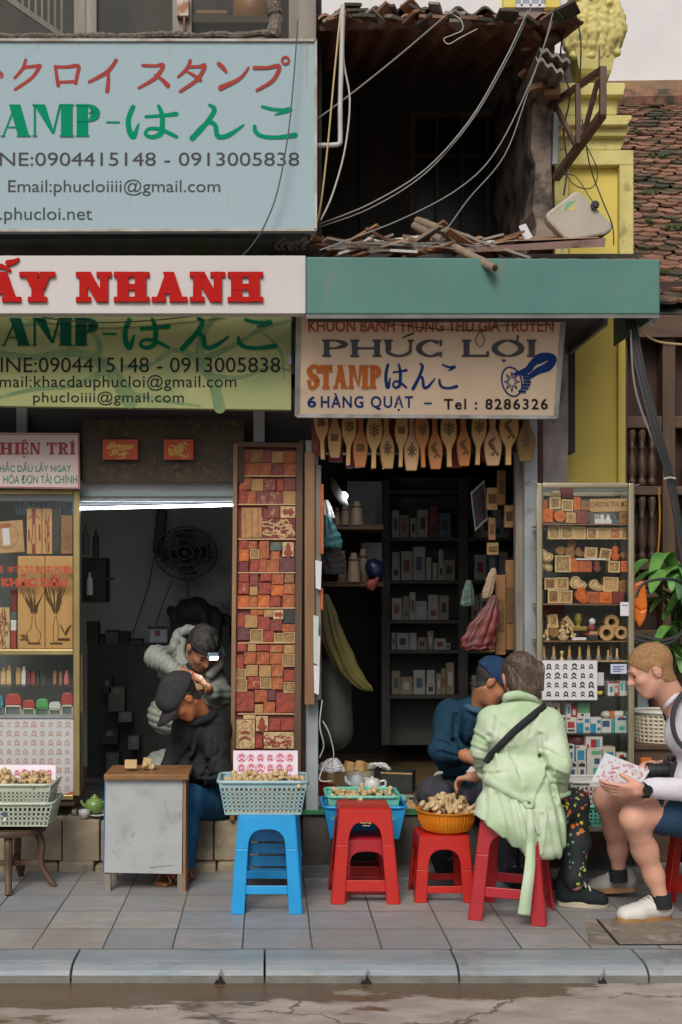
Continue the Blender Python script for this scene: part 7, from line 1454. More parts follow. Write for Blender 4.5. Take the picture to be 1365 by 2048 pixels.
NS=cloth('navy_shorts',(.022,.055,.105),(.03,.07,.13),sc=30);sd=SDF();sd.chain([Q(1425,1632,5.5),Q(1345,1625,5.38),Q(1318,1626,5.355)],[.12,.1,.088],.04);sd.chain([Q(1425,1625,5.72),Q(1330,1598,5.69)],[.12,.098],.04);sd.cap(Q(1430,1630,5.45),Q(1430,1630,5.7),.12,None,.05);c=Q(1306,1600,5.36);sd.cut(c,(-1,-.1,.25))
m=MB();sd.mesh(m,.008,folds(.006,45,[(.8,0,.6),(1,.2,-.2)],3));m.build('shorts',NS,t,smooth='all')
WS=mat('white_leather',(.62,.60,.57),.5,(.55,.53,.5),scale=14);GM=mat('gum_sole',(.36,.2,.08),.6,(.3,.16,.06),scale=18)
a=gp(1346,1846);b=gp(1240,1850);shoe(t,V((a.x,a.y+.04,0)),V((b.x,b.y+.03,0)),WS,GM)
a=Q(1272,1790,5.80);shoe(t,V((a.x,5.80,.035)),V((gp(1178,1785).x,5.92,-.004)),mat('grey_suede',(.38,.365,.34),.8,(.32,.3,.28),scale=14),GM,up=V((.15,0,1)))
for c,r in((Q(1326,1800,5.385),.042),(Q(1238,1748,5.78),.042)):m=MB();m.tube([c+V((0,0,-.035)),c+V((-.004,0,.028))],r,14);m.build('sock',BK,t,smooth=True)
m=MB();c=Q(1291,1580,5.19);m.tube([c+V((-.013,0,0)),c+V((.013,0,0))],.035,18,caps=False);wt_=m.build('watch',BK,t,smooth=True);m=MB();m.lathe([(.001,0),(.021,0),(.023,.004),(.021,.01),(.001,.011)],c+V((0,0,0)),18,M=Matrix.Translation(c+V((0,-.032,.004)))@Matrix.Rotation(R(90),4,'X')@Matrix.Translation(-c));m.build('watch_case',mat('black_gloss',(.012,.012,.014),.2),wt_,smooth=True)
o=thing('printed_sheets','sheaf of sheets with pink stamp prints held by the blond man','paper',Q(1240,1565,5.3));cs=[Q(1183,1562,5.22),Q(1281,1570,5.27),None,Q(1210,1505,5.44)];n_=(cs[1]-cs[0]).cross(cs[3]-cs[0]);d_=Q(1299,1541,1)-V((0,0,H));cs[2]=V((0,0,H))+d_*((cs[0]-V((0,0,H))).dot(n_)/d_.dot(n_))
for k in range(4):
 m=MB();dz=V((-.003*k+.002,.0,-.006*k));m.hexa([c+dz-V((0,0,.0025))for c in cs]+[c+dz for c in cs]);m.build('sheet',M['paper'],o)
nn=((cs[1]-cs[0]).cross(cs[3]-cs[0])).normalized();nn=nn if nn.z>0 else-nn;shp=lambda x,y,l:cs[0]*(1-x)*(1-y)+cs[1]*x*(1-y)+cs[2]*x*y+cs[3]*(1-x)*y+nn*l
m=MB();rr=random.Random(31)
for _ in range(90):x,y,r=rr.uniform(.06,.94),rr.uniform(.06,.94),rr.uniform(.008,.045);m.add([shp(x+r*math.cos(g*.7)*rr.uniform(.5,1),y+r*1.3*math.sin(g*.7)*rr.uniform(.5,1),.0012+_*.00004)for g in range(9)],[tuple(range(9))])
m.build('pink_print',mat('pink_ink',(.55,.14,.2),.6,(.64,.4,.43),scale=60),o)
o=thing('camera','black camera with long lens hanging at the blond man\'s waist','camera',Q(1340,1540,5.42));bl=mat('camera_black',(.016,.016,.018),.4,(.03,.03,.032),scale=40)
m=MB();c=Q(1347,1538,5.42);m.box(c.x-.03,c.x+.04,5.38,5.48,c.z-.045,c.z+.04);m.box(c.x-.02,c.x+.03,5.41,5.45,c.z+.04,c.z+.055);m.build('body',bl,o,bevel=.008)
m=MB();m.lathe([(.001,0),(.031,0),(.033,.03),(.03,.032),(.03,.06),(.034,.062),(.034,.088),(.028,.09),(.026,.07),(.001,.07)],c,20,M=Matrix.Translation(c+V((-.03,0,-.005)))@Matrix.Rotation(R(-90),4,'Y')@Matrix.Translation(-c));m.build('lens',bl,o,smooth=True)
# ================= man in the navy cap on the step
t=thing('person','man in a navy cap and dark blue sweater bending his head beside the green coat','person',P(905,1640,6.5))
SKT=skin('skin_tan',(.44,.21,.115));m=MB()
Mh=frame(Q(986,1365,6.25),(.80,-.15,-.62),(.62,-.05,.8));sb=SDF();head_sdf(sb,Mh,Q(958,1425,6.36),1.0,1,.047);sb.mesh(m,.0065)
sf=SDF();sf.chain([Q(930,1510,6.12),Q(965,1525,6.05)],[.035,.028]);hand_sdf(sf,Q(970,1528,6.04),(.9,-.2,-.2),(0,0,1),(0,1,0));sf.mesh(m,.0065);m.build('body',SKT,t,smooth='all');face_bits(t,Mh,1.0,M['ink_black'])
short_hair(sb,Mh,.003,(.05,.08),(-.05,-.075),mat('black_hair',(.018,.016,.015),.6,(.035,.032,.03),scale=60,bump=.6,bscale=120),t,folds(.001,260,[(1,.3,.2),(.2,1,.6)],6));cap_parts(t,Mh,1.02,cloth('navy_cotton',(.012,.035,.085),(.018,.048,.11),sc=25))
NV=cloth('navy_knit',(.008,.034,.062),(.014,.05,.085),sc=40);sd=SDF();sd.cap(Q(905,1440,6.4),Q(960,1440,6.42),.10,.1,.08);sd.cap(Q(912,1520,6.46),Q(965,1520,6.48),.105,None,.08);sd.cap(Q(915,1585,6.5),Q(975,1585,6.5),.11,None,.06);sd.cap(Q(945,1415,6.36),Q(935,1450,6.4),.06,.1,.05)
sd.chain([Q(900,1425,6.36),Q(884,1500,6.3),Q(950,1512,6.12)],[.075,.062,.048],.03);sd.chain([Q(985,1440,6.4),Q(1010,1520,6.3),Q(985,1530,6.12)],[.07,.058,.046],.03)
m=MB();sd.mesh(m,.0085,lambda p,f1=folds(.006,40,[(.8,0,.8),(1,.2,-.6),(.3,0,1)],14),f2=creases([([(912,1430),(905,1480),(915,1520)],.014,.012),([(880,1480),(908,1492)],.01,.009),([(876,1500),(912,1505)],.01,.008),([(920,1500),(925,1520)],.008,.008),([(935,1440),(925,1500)],.007,.012),([(905,1540),(960,1530)],.009,.01),([(900,1565),(950,1560)],.009,.01)],6.3):f1(p)+f2(p));sw=m.build('sweater',NV,t,smooth='all')
ring(Q(956,1418,6.34),(.25,-.1,1),.062,.019,cloth('denim_blue',(.06,.12,.18)),'shirt_collar',sw)
TR=cloth('charcoal_trousers',(.04,.04,.052),(.055,.055,.07),sc=30);sd=SDF();sd.chain([Q(930,1610,6.5),Q(868,1590,6.2),Q(885,1700,6.22),Q(895,1752,6.25)],[.115,.085,.062,.055],.04);sd.chain([Q(960,1610,6.5),Q(985,1590,6.12),Q(1015,1690,6.12),Q(1020,1745,6.12)],[.115,.085,.062,.055],.04)
m=MB();sd.mesh(m,.009,folds(.007,45,[(.4,0,1),(1,0,.4)],4));m.build('trousers',TR,t,smooth='all');m=MB();m.tube(rail([Q(868,1556,6.40),Q(874,1547,6.36),Q(886,1545,6.34)]),.008,6);m.build('shirt_hem',M['paper'],t,smooth=True)
BS=mat('black_shoe',(.02,.02,.022),.4);shoe(t,V((P(885,0,6.3).x,6.3,.028)),V((P(925,0,6.1).x,6.07,.028)),BS,BS);shoe(t,V((P(1010,0,6.2).x,6.22,.028)),V((P(1040,0,6.0).x,5.98,.0)),BS,BS)
# ================= man in the dark cap behind the grey table
t=thing('person','man in charcoal cap, black jacket and jeans bent over behind the work table','person',P(430,1640,6.5))
SKO=skin('skin_brown',(.50,.20,.085));m=MB()
Mh=frame(Q(364,1396,6.25),(-.56,-.20,-.82),(-.74,-.34,.58));sb=SDF();head_sdf(sb,Mh,Q(406,1436,6.36),1.0,1,.048);sb.mesh(m,.0065)
sl_=SDF();sl_.chain([Q(372,1735,6.22),Q(345,1748,6.1)],[.035,.03]);sl_.mesh(m,.008);sf=SDF();sf.chain([Q(365,1545,6.3),Q(345,1560,6.28)],[.03,.027]);hand_sdf(sf,Q(342,1561,6.28),(-1,0,-.2),(0,0,-1),(0,-1,0));sf.mesh(m,.0065);m.build('body',SKO,t,smooth='all');face_bits(t,Mh,1.0,M['ink_black'])
short_hair(sb,Mh,.003,(.045,.08),(-.05,-.08),MATS['black_hair'],t,folds(.001,260,[(1,.3,.2),(.2,1,.6)],6));CPM=cloth('charcoal_cotton',(.03,.029,.032),(.042,.04,.043),sc=22);cap_parts(t,Mh,1.06,CPM);m=MB();m.ball(Mh@V((.03,.125,.055)),.006,6);m.build('cap_badge',BM['tan'],t)
BJ=cloth('black_jacket',(.016,.017,.019),(.026,.027,.03),sc=18);sd=SDF();sd.cap(Q(385,1455,6.4),Q(425,1462,6.42),.105,.11,.08);sd.cap(Q(395,1530,6.44),Q(425,1535,6.48),.11,None,.08);sd.cap(Q(405,1595,6.48),Q(435,1595,6.52),.11,None,.06);sd.cap(Q(400,1430,6.36),Q(410,1465,6.4),.065,.1,.05)
sd.chain([Q(425,1455,6.36),Q(440,1545,6.25),Q(372,1545,6.28)],[.075,.062,.046],.03);sd.chain([Q(372,1455,6.42),Q(340,1540,6.42),Q(330,1560,6.32)],[.07,.055,.045],.03)
m=MB();sd.mesh(m,.0085,lambda p,f1=folds(.008,40,[(.8,0,.8),(1,.2,-.6),(.3,0,1)],19),f2=creases([([(425,1480),(418,1530),(400,1575)],.014,.012),([(440,1500),(415,1520)],.012,.009),([(445,1540),(405,1545)],.012,.009),([(380,1545),(388,1515)],.01,.009),([(395,1450),(380,1500),(350,1540)],.012,.012),([(400,1440),(440,1450)],.006,.01),([(410,1570),(445,1590)],.01,.01)],6.35):f1(p)+f2(p));jk=m.build('jacket',BJ,t,smooth='all');ring(Q(402,1436,6.35),(-.3,-.1,1),.074,.024,BJ,'jacket_collar',jk)
JN=cloth('blue_jeans',(.015,.075,.15),(.03,.125,.225),sc=14);sd=SDF();sd.chain([Q(432,1605,6.5),Q(378,1598,6.2),Q(372,1665,6.2),Q(372,1725,6.22)],[.1,.075,.062,.056],.035);sd.chain([Q(420,1608,6.52),Q(330,1600,6.3),Q(326,1730,6.28)],[.1,.075,.056],.035)
m=MB();sd.mesh(m,.0085,folds(.006,55,[(.4,0,1),(1,0,.5)],4));m.build('jeans',JN,t,smooth='all')
SN=mat('brown_leather',(.2,.075,.025),.5,(.27,.11,.04),scale=20)
for hx,tx,d in((384,352,6.2),(352,322,6.12)):
 m=MB();h_=V((P(hx,0,d).x,d+.03,.0));e_=V((P(tx,0,d).x,d-.07,.0));f=(e_-h_).normalized();r_=V((f.y,-f.x,0));m.hexa([h_-r_*.035,h_+r_*.035,e_+r_*.045,e_-r_*.045]+[q+V((0,0,.022))for q in(h_-r_*.035,h_+r_*.035,e_+r_*.045,e_-r_*.045)]);so_=m.build('sandal',SN,t,bevel=.008);m=MB()
 for u in(.35,.7):q=h_+(e_-h_)*u;m.tube(rail([q-r_*.045+V((0,0,.02)),q-r_*.02+V((0,0,.06)),q+r_*.02+V((0,0,.06)),q+r_*.045+V((0,0,.02))]),.009,6)
 m.build('sandal_strap',SN,so_,smooth=True)
# ================= carver in the grey quilted jacket with a headlamp
t=thing('person','carver in a grey hooded quilted jacket with a headlamp, working inside the room','person',P(365,1640,7.0))
SKC=skin('skin_olive',(.36,.19,.11));m=MB()
Mh=frame(Q(405,1300,6.85),(.34,-.62,-.70),(.38,-.62,.72));sb=SDF();head_sdf(sb,Mh,Q(378,1350,6.98),1.0,1.0,.055);sb.mesh(m,.0065)
sf=SDF();sf.chain([Q(345,1338,6.72),Q(368,1346,6.68)],[.036,.027]);hand_sdf(sf,Q(371,1347,6.68),(1,-.1,-.35),(-.3,.3,-.9),(.2,-.8,.1),(.5,.55,.6,.65));sf.mesh(m,.006)
sf=SDF();sf.chain([Q(424,1384,6.78),Q(415,1378,6.72)],[.032,.027]);hand_sdf(sf,Q(414,1376,6.71),(-.75,-.2,.5),(-.4,.3,-.85),(-.5,-.5,.5),(.6,.7,.7,.75));sf.mesh(m,.006);m.build('body',SKC,t,smooth='all');face_bits(t,Mh,1.0,M['ink_black'])
hd=hair_sdf(Mh,1.0,(.088,.108,.1),(0,-.02,.045),(.09,.062),(-.085,-.07));m=MB();hd.mesh(m,.0065,folds(.006,100,[(1,.2,.3),(.2,1,.4)],3));m.build('hair',MATS['black_hair'],t,smooth='all')
QJ=mat('grey_quilted',(.27,.285,.255),.55,(.22,.235,.21),scale=14,spec=.4)
def quilt(axis,per=.05,amp=.012):a=A3(V(axis).normalized());return lambda p:amp*(.5-np.abs(np.sin((p@a)*math.pi/per+1.2*np.sin(p[:,0]*9)))**.5)
m=MB();sd=SDF();sd.cap(Q(348,1340,7.0),Q(412,1345,7.02),.09,.09,.07);sd.cap(Q(334,1430,7.02),Q(400,1430,7.02),.11,None,.1);sd.cap(Q(325,1540,7.02),Q(395,1530,7.02),.115,None,.08);sd.cap(Q(335,1318,6.98),Q(360,1330,7.0),.07,.08,.06);sd.mesh(m,.007,quilt((.15,0,1),.042,.014))
sd=SDF();sd.chain([Q(342,1312,6.98),Q(312,1314,6.84),Q(352,1341,6.71)],[.062,.055,.043],.05);sd.mesh(m,.0065,quilt((1,-.2,-.5),.036,.01));sd=SDF();sd.chain([Q(418,1332,7.0),Q(440,1392,6.9),Q(424,1386,6.78)],[.07,.065,.05],.04);sd.mesh(m,.0065,quilt((.2,0,1),.042,.008));jk=m.build('quilted_jacket',QJ,t,smooth='all')
m=MB();sd=SDF();sd.chain(rail([Q(362,1330,6.9),Q(350,1298,6.98),Q(356,1272,7.05),Q(374,1260,7.08),Q(394,1264,7.08)],3),[.026]*13,.02);sd.chain(rail([Q(374,1336,6.87),Q(364,1306,6.94),Q(368,1282,7.02)],3),[.018]*7,.012);sd.chain(rail([Q(438,1296,6.95),Q(440,1325,6.9),Q(420,1350,6.85)],3),[.024]*7,.02);sd.mesh(m,.006,folds(.006,60,[(1,0,.5),(.3,0,1)],2));m.build('hood',QJ,jk,smooth='all')
strip([Q(374,1326,6.845),Q(386,1350,6.84),Q(396,1372,6.85)],(.02,.02),cloth('dark_zip',(.03,.035,.04)),'zip_tape',jk,th=.006)
hl=Mh@V((0,.105,.072));m=MB();m.tube(rail([Mh@V((.092,0,.06)),Mh@V((.06,.085,.07)),Mh@V((0,.112,.074)),Mh@V((-.06,.085,.07)),Mh@V((-.092,0,.06))]),.01,6);hb=m.build('headlamp_band',BK,t,smooth=True)
m=MB();m.hexa([Mh@V(v)for v in((-.035,.105,.058),(.035,.105,.058),(.03,.135,.062),(-.03,.135,.062),(-.035,.1,.09),(.035,.1,.09),(.03,.128,.09),(-.03,.128,.09))]);m.build('headlamp_body',mat('lamp_blue_grey',(.16,.24,.28),.4),hb,bevel=.006)
m=MB();m.hexa([Mh@V(v)for v in((-.026,.134,.064),(.026,.134,.064),(.026,.137,.064),(-.026,.137,.064),(-.026,.130,.086),(.026,.130,.086),(.026,.134,.086),(-.026,.134,.086))]);m.build('headlamp_light',emis('headlamp_glow',(.9,.93,1),7.0),hb)
sp=bpy.data.lights.new('headlamp','SPOT');sp.energy=2.0;sp.spot_size=R(75);sp.spot_blend=.8;sp.color=(.9,.95,1);sp.shadow_soft_size=.02;spo=bpy.data.objects.new('headlamp',sp);COL.objects.link(spo);spo.location=Mh@V((0,.15,.07));spo.rotation_euler=(Q(395,1365,6.68)-spo.location).to_track_quat('-Z','Y').to_euler()
o=thing('carving_block','small pale wooden block being carved in the carver\'s hands','stamp',Q(398,1372,6.66));m=MB();m.box(-.022,.022,-.015,.015,-.012,.012);m.build('block',BM['pale'],o,local=True,bevel=.002);o.rotation_euler=(.2,.2,.3)
o=thing('carving_knife','thin carving knife in the carver\'s hand','knife',Q(390,1362,6.64));m=MB();m.tube([V((-.012,0,.05)),V((0,0,.0))],[.005,.0045],6);m.build('handle',BM['org'],o,local=True);m=MB();m.tube([V((0,0,0)),V((.007,0,-.03))],[.003,.0008],5);m.build('blade',M['steel'],o,local=True)
# -- cables, pipe, aerial and debris above the awning
M['cable_dg']=mat('slate_cable',(.1,.105,.11),.5)
def cable(label,pts,r=.006,mm='cable_grey',cat='cable',name='cable',grp=None):
 m=MB();m.tube(rail([P(*q)for q in pts],6),r*.7,6);return tag(m.build(name,M[mm],None,smooth=True),label,cat,grp)
cable('long pale cable drooping from the roof corner down to the awning left end',[(1056,22,6.1),(1010,120,6.05),(940,240,6.0),(850,340,6.0),(740,408,6.0),(640,448,6.1)],.006,'cable_grey')
cable('second pale cable running close beside the long drooping one',[(1062,18,6.12),(1016,118,6.08),(946,238,6.03),(852,346,6.0),(742,416,6.0),(640,454,6.1)],.0045,'cable_grey')
cable('grey cable from the roof corner kinking at the balcony edge',[(1108,20,6.1),(1075,130,6.05),(1000,290,6.0),(925,372,6.0),(800,440,6.0),(640,500,6.0)],.005)
cable('grey cable ending on the awning roof beside the bamboo pole',[(1112,24,6.15),(1058,180,6.05),(1010,310,6.0),(940,395,6.0),(900,450,6.0),(876,482,6.0)],.0045)
cable('straight pale cable slanting up from the big sign to the roof beam',[(632,240,5.98),(700,190,6.0),(800,110,6.02),(905,20,6.1)],.006)
cable('loose curl of white wire dangling under the roof beam',[(895,22,6.1),(922,40,6.08),(925,60,6.08),(905,70,6.08),(888,78,6.08),(898,88,6.08),(920,76,6.08),(955,58,6.08)],.0035,'cable_pale')
cable('grey cable hanging over the face of the big pale blue sign',[(596,40,5.82),(590,130,5.82),(578,260,5.82),(556,380,5.82),(530,450,5.84),(505,490,5.9),(485,512,5.95)],.006,'cable_dg')
cable('thin pale conduit cable hanging beside the white pipe',[(690,20,6.0),(688,120,6.0),(700,200,6.0),(690,300,6.0),(665,390,6.0),(642,440,6.0)],.007,'cable_pale')
cable('tan cable hanging along the edge of the big pale blue sign',[(682,20,5.98),(668,160,5.97),(655,300,5.97),(640,420,5.97),(622,480,6.0)],.007,'cable_tan')
cable('dark cable hanging in front of the yellow cornice',[(1150,20,6.4),(1162,80,6.4),(1160,160,6.4)],.006,'cable_dark')
cable('dark cable looping past the aerial panel to the awning',[(1165,240,6.3),(1180,330,6.25),(1205,400,6.2),(1225,450,6.1),(1228,490,6.0)],.005,'cable_dark')
cable('thin dark wire loop under the steel bracket',[(1120,330,6.3),(1150,370,6.2),(1185,375,6.2),(1195,340,6.2),(1170,285,6.3)],.004,'cable_dark')
cable('dark wire running from the bracket foot to the aerial bolt',[(1118,352,6.3),(1150,352,6.25),(1180,395,6.2),(1192,412,6.2)],.004,'cable_dark')
cable('black wire twisting down the crumbling wall edge',[(1128,60,6.4),(1122,120,6.38),(1140,190,6.35),(1128,260,6.4),(1135,330,6.4),(1128,390,6.35)],.007,'cable_dark')
for k in range(6):cable('pale loose wire lying tangled over the awning roof debris',[(640+10*k,500-3*k,5.9),(720+30*k,484+5*(k%3),5.95),(790+28*k,486+8*(k%2),6.0),(840+30*k,500-6*(k%3),5.92)],.004,'cable_grey',grp='loose wires on the awning roof')
for k,(x,w)in enumerate(((0,.016),(5,.014),(9,.015),(14,.012))):cable('black cable in the thick bundle sagging from the awning end',[(1256+x,640,5.9),(1275+x,740,5.85),(1306+x,860,5.8),(1338+x*.6,960,5.8),(1356+x*.6,1060,5.8),(1368+x,1140,5.8)],w,'cable_dark',grp='black cable bundle')
cable('thin grey cable bowing beside the black bundle',[(1262,660,5.86),(1268,760,5.84),(1290,840,5.82),(1330,930,5.8)],.007,'cable_grey')
o=cable('white tie around the black cable bundle',[(1328,958,5.77),(1340,955,5.77),(1352,957,5.77)],.006,'cable_pale','cable tie','cable_tie')
cable('tan cable sagging out of the frame under the tiled eaves',[(1268,645,6.0),(1290,668,6.0),(1320,684,6.0),(1380,690,6.0)],.008,'cable_tan')
M['cable_or']=mat('orange_cable',(.5,.22,.02),.5)
cable('thin orange cable dangling before the dark balusters',[(1318,975,7.4),(1320,1040,7.4),(1316,1110,7.4),(1312,1140,7.4)],.008,'cable_or')
for k in range(3):cable('loop of thick black hose hanging among the green leaves',[(1400,1190,6.1),(1350,1160+4*k,6.0),(1290,1165+6*k,6.0),(1272,1195,6.0)]if k==0 else[(1400,1200,6.0),(1375,1255,5.95),(1330,1272+8*k,5.95),(1270,1258+10*k,6.0)],.012,'cable_dark',grp='black hose loop')
m=MB();m.tube(rail([P(686,10,5.98),P(684,100,5.98),P(681,200,5.98),P(681,275,5.98),P(679,287,5.98),P(668,290,5.98),P(632,291,5.99)],5),.0125,10);t=tag(m.build('drain_pipe',M['pvc'],None,smooth=True),'white plastic pipe with an elbow beside the big pale blue sign','pipe')
def bars(name,label,cat,segs,mm,pn):
 o=thing(name,label,cat,P(segs[0][0][0],segs[0][0][1],segs[0][0][2]))
 for a,b,w in segs:m=MB();m.bar(P(*a),P(*b),w);m.build(pn,mm,o,bevel=.003)
 return o
bars('steel_bracket','brown steel angle bracket sticking out from the crumbling wall beside the yellow cornice','bracket',[((1206,134,5.95),(1206,232,5.95),.032),((1206,138,5.96),(1100,212,6.6),.03),((1206,228,5.97),(1112,356,6.55),.04),((1156,168,6.2),(1157,288,6.2),.026),((1197,158,6.0),(1166,278,6.15),.022),((1112,212,6.5),(1152,292,6.25),.022),((1199,92,5.98),(1199,134,5.95),.008)],M['brown_steel'],'steel_bar')
bars('rusty_bar','short rusty wall iron behind the steel bracket','bar',[((1112,225,6.6),(1110,330,6.6),.03),((1118,235,6.6),(1130,262,6.5),.012)],M['steel'],'strip')
ap=[(1093,432),(1096,424),(1148,384),(1156,381),(1163,384),(1182,404),(1222,443),(1227,452),(1224,460),(1212,468),(1142,481),(1130,477),(1096,442)]
t=thing('aerial_panel','tilted pale rounded aerial panel with a green and yellow mark leaning on the awning','aerial',P(1150,480,6.3));m=MB();m.pprism(ap,6.12,.07);m.build('panel',mat('aerial_beige',(.42,.385,.32),.5,(.37,.335,.27),scale=5,grime=(.22,.17,.12),gscale=9,gamt=(.62,.85)),t,bevel=.012)
m=MB();put_strokes(m,[([(1131,422),(1136,410),(1150,402)],[3,8,2])],upright(6.12));m.build('green_mark',IB['green'],t);m=MB();put_strokes(m,[([(1136,420),(1146,418),(1152,405)],[2,5,1])],upright(6.12));m.build('yellow_mark',MATS['yellow_plastic'],t)
c=P(1189,412,6.12);m=MB();m.lathe([(.001,0),(.02,0),(.022,.02),(.012,.02),(.012,.03),(.001,.03)],c,16,M=Matrix.Translation(c)@Matrix.Rotation(R(90),4,'X')@Matrix.Translation(-c));m.build('bolt',BM['dark'],t,smooth=True)
BMB=wood('bamboo',(.2,.15,.105),(.29,.225,.165),'x',5)
for a,b,r,lb in(((829,452,6.35),(990,537,5.68),.021,'grey bamboo pole poking out over the awning front'),((835,442,6.6),(950,484,6.2),.024,'darker bamboo pole lying further back on the awning roof')):
 o=thing('bamboo_pole',lb,'pole',P(*b));A,B=P(*a),P(*b);m=MB();n=14;m.tube([A+(B-A)*i/n for i in range(n+1)],[r*(1.12 if i%5==2 else 1)for i in range(n+1)],12);m.build('stem',BMB,o,smooth=True);d_=(B-A).normalized();m=MB();m.tube([B+d_*.001,B+d_*.002],r*.62,12);m.build('hollow',BM['dark'],o)
t=thing('rusty_sheet','curled strip of rusty roofing sheet lying on the awning under the aerial','metal sheet',P(1080,508,5.95));m=MB();m.hexa([P(930,505,5.95),P(1210,494,5.95),P(1205,490,6.4),P(940,500,6.4),P(928,496,5.95),P(1212,477,5.95),P(1205,474,6.4),P(940,488,6.4)]);m.build('edge',M['rust_beam'],t);m=MB();m.add([P(960,494,5.97),P(1020,482,6.0),P(1130,478,6.0),P(1200,476,5.97),P(1190,470,6.4),P(1000,474,6.4)],[(0,1,2,3,4,5)]);m.build('flap',mat('pale_rust',(.34,.22,.14),.8,(.25,.13,.08),scale=8),t)
rd=random.Random(8)
for k in range(64):
 x=rd.uniform(645,1010);y=500-rd.uniform(0,18);c=P(x,y,5.9+(505-y)*.012);l=rd.uniform(.05,.2);mm=(M['gwoodx'],M['rust'],M['gwoodx'],M['mwoodx'],BM['white'])[k%5 if k%10!=4 else 1]
 m=MB();m.box(-l,l,-.02,.02,-.006,.006);o=m.build('scrap',mm,None,local=True);o.location=c;o.rotation_euler=(rd.uniform(-.4,.4),rd.uniform(-.4,.4),rd.uniform(-.9,.9));tag(o,('grey wood scrap','rusty metal scrap','grey wood scrap','brown wood scrap','rusty metal scrap' if k%10==4 else 'white painted scrap')[k%5 if k%10!=4 else 1]+' lying on the awning roof','scrap','debris on the awning roof')
m=MB();m.pprism([(1038,452),(1052,447),(1066,474),(1050,482)],6.1,.006);tag(m.build('paper_sheet',M['paper']),'white board scrap standing on the awning beside the balcony wall','board')
for k in range(10):
 m=MB();x=560+9*k;m.tube(rail([P(x,500,6.3),P(x+rd.uniform(-10,10),492,6.28),P(x+rd.uniform(-4,16),486-rd.uniform(0,14),6.28)]),.006,5);tag(m.build('dry_root',M['gwood'],None,smooth=True),'dry root growing out of the mossy beam above the white sign','root','dry roots on the beam')
# -- left work room
t=thing('tube_light','lit fluorescent tube across the work room under the shutter box','lamp',P(310,1012,6.7));a,b=P(158,1017,6.7),P(466,1010,6.7)
m=MB();m.tube([a,b],.008,10);m.build('glowing_tube',emis('tube_glow',(.80,.88,1),20.0),t);m=MB();m.bar(a+V((0,.03,.028)),b+V((0,.03,.028)),.03,.02);m.build('batten',M['awning_edge'],t)
t=thing('carved_board','dark carved printing board hanging above the work room opening','carved board',P(320,968,6.5));m=MB();m.pbox(165,488,838,964,6.5,.02);m.build('board',mat('dark_carved',(.035,.026,.016),.7,(.06,.042,.022),scale=14),t)
m=MB();rr=random.Random(6)
for k in range(60):x,y=rr.uniform(175,478),rr.choice((rr.uniform(842,868),rr.uniform(925,958)));put_strokes(m,[([(x,y),(x+rr.uniform(-9,9),y+rr.uniform(-7,7)),(x+rr.uniform(-12,12),y+rr.uniform(-8,8))],[.8,2.2,.8])],upright(6.5),.001+k*.00005)
m.build('carving',mat('carved_ochre',(.15,.09,.03),.7),t)
for x0,x1,lb in((206,276,'red and gold carved panel of loops above the work room'),(328,387,'red and gold carved panel of scrolls above the work room, smaller')):
 o=thing('carved_board',lb,'carved board',P((x0+x1)/2,919,6.46));m=MB();m.pbox(x0,x1,879,919,6.46,.02);m.build('board',mat('vermilion',(.42,.06,.015),.6),o);m=MB();face_at(m,upright(6.46),x0+2,x1-2,882,916,rr,26,w=.55);m.build('gold_carving',mat('gold_ochre',(.55,.32,.06),.6),o)
FC=P(372,1106,8.15);t=thing('wall_fan','dark round wall fan with a wire cage on the work room back wall','fan',FC);BK2=mat('fan_black',(.016,.016,.016),.5);m=MB();fr=S(62,8.15)
Mx=Matrix.Translation(FC)@Matrix.Rotation(R(90),4,'X')
for rr_,zz in((1,0),(.98,.05),(.75,.075),(.5,.085),(.25,.09)):m.tube([Mx@V((fr*rr_*math.cos(g*.2618),fr*rr_*.85*math.sin(g*.2618),zz))for g in range(25)],.006,5)
for g in range(32):a_=g*.19635;m.tube([Mx@V((fr*math.cos(a_)*q,fr*.85*math.sin(a_)*q,z_))for q,z_ in((.12,.09),(.6,.082),(.98,.05),(1,0))],.0025,4)
m.build('cage',BK2,t)
for k in range(4):
 m=MB();a_=k*1.57;m.add([Mx@V((fr*r_*math.cos(a_+w_),fr*.85*r_*math.sin(a_+w_),.03+z_))for r_,w_,z_ in((.15,-.2,0),(.85,-.3,.02),(.88,.45,-.01),(.15,.4,-.01))],[(0,1,2,3)]);o=m.build('blade',BK2,t)
m=MB();m.lathe([(.001,.07),(.05,.06),(.05,-.06),(.001,-.06)],(0,0,0),16,M=Mx);m.build('motor',BK2,t,smooth=True);m=MB();m.bar(FC+V((-.17,.12,.3)),FC+V((-.2,.1,0)),.07);m.bar(FC+V((-.2,.1,0)),FC+V((0,.1,-.02)),.04);m.build('wall_bracket',BK2,t,bevel=.01)
for pts in([(310,1110,8.3),(295,1180,8.3),(265,1270,8.3)],[(345,1160,8.3),(322,1220,8.3),(300,1290,8.3)],[(375,1162,8.2),(378,1210,8.2),(372,1230,8.2)]):cable('thin dark flex hanging below the wall fan',pts,.005,'cable_dark',grp='fan flexes')
def bx(name,label,cat,x0,x1,y0,y1,d,T,mm,parts=(),grp=None,bev=.004):
 o=thing(name,label,cat,P((x0+x1)/2,y1,d),group=grp);m=MB();m.pbox(x0,x1,y0,y1,d,T);m.build('body',mm,o,bevel=bev)
 for n_,a0,a1,b0,b1,m2 in parts:m=MB();m.pbox(a0,a1,b0,b1,d-.006,.006);m.build(n_,m2,o)
 return o
DK=mat('dark_clutter',(.022,.022,.02),.7,(.04,.038,.035),scale=6)
bx('work_counter','dark low counter along the work room back wall','counter',175,470,1290,1600,7.9,.4,DK,[('counter_edge',175,470,1286,1294,M['int_dark'])])
rq=random.Random(27)
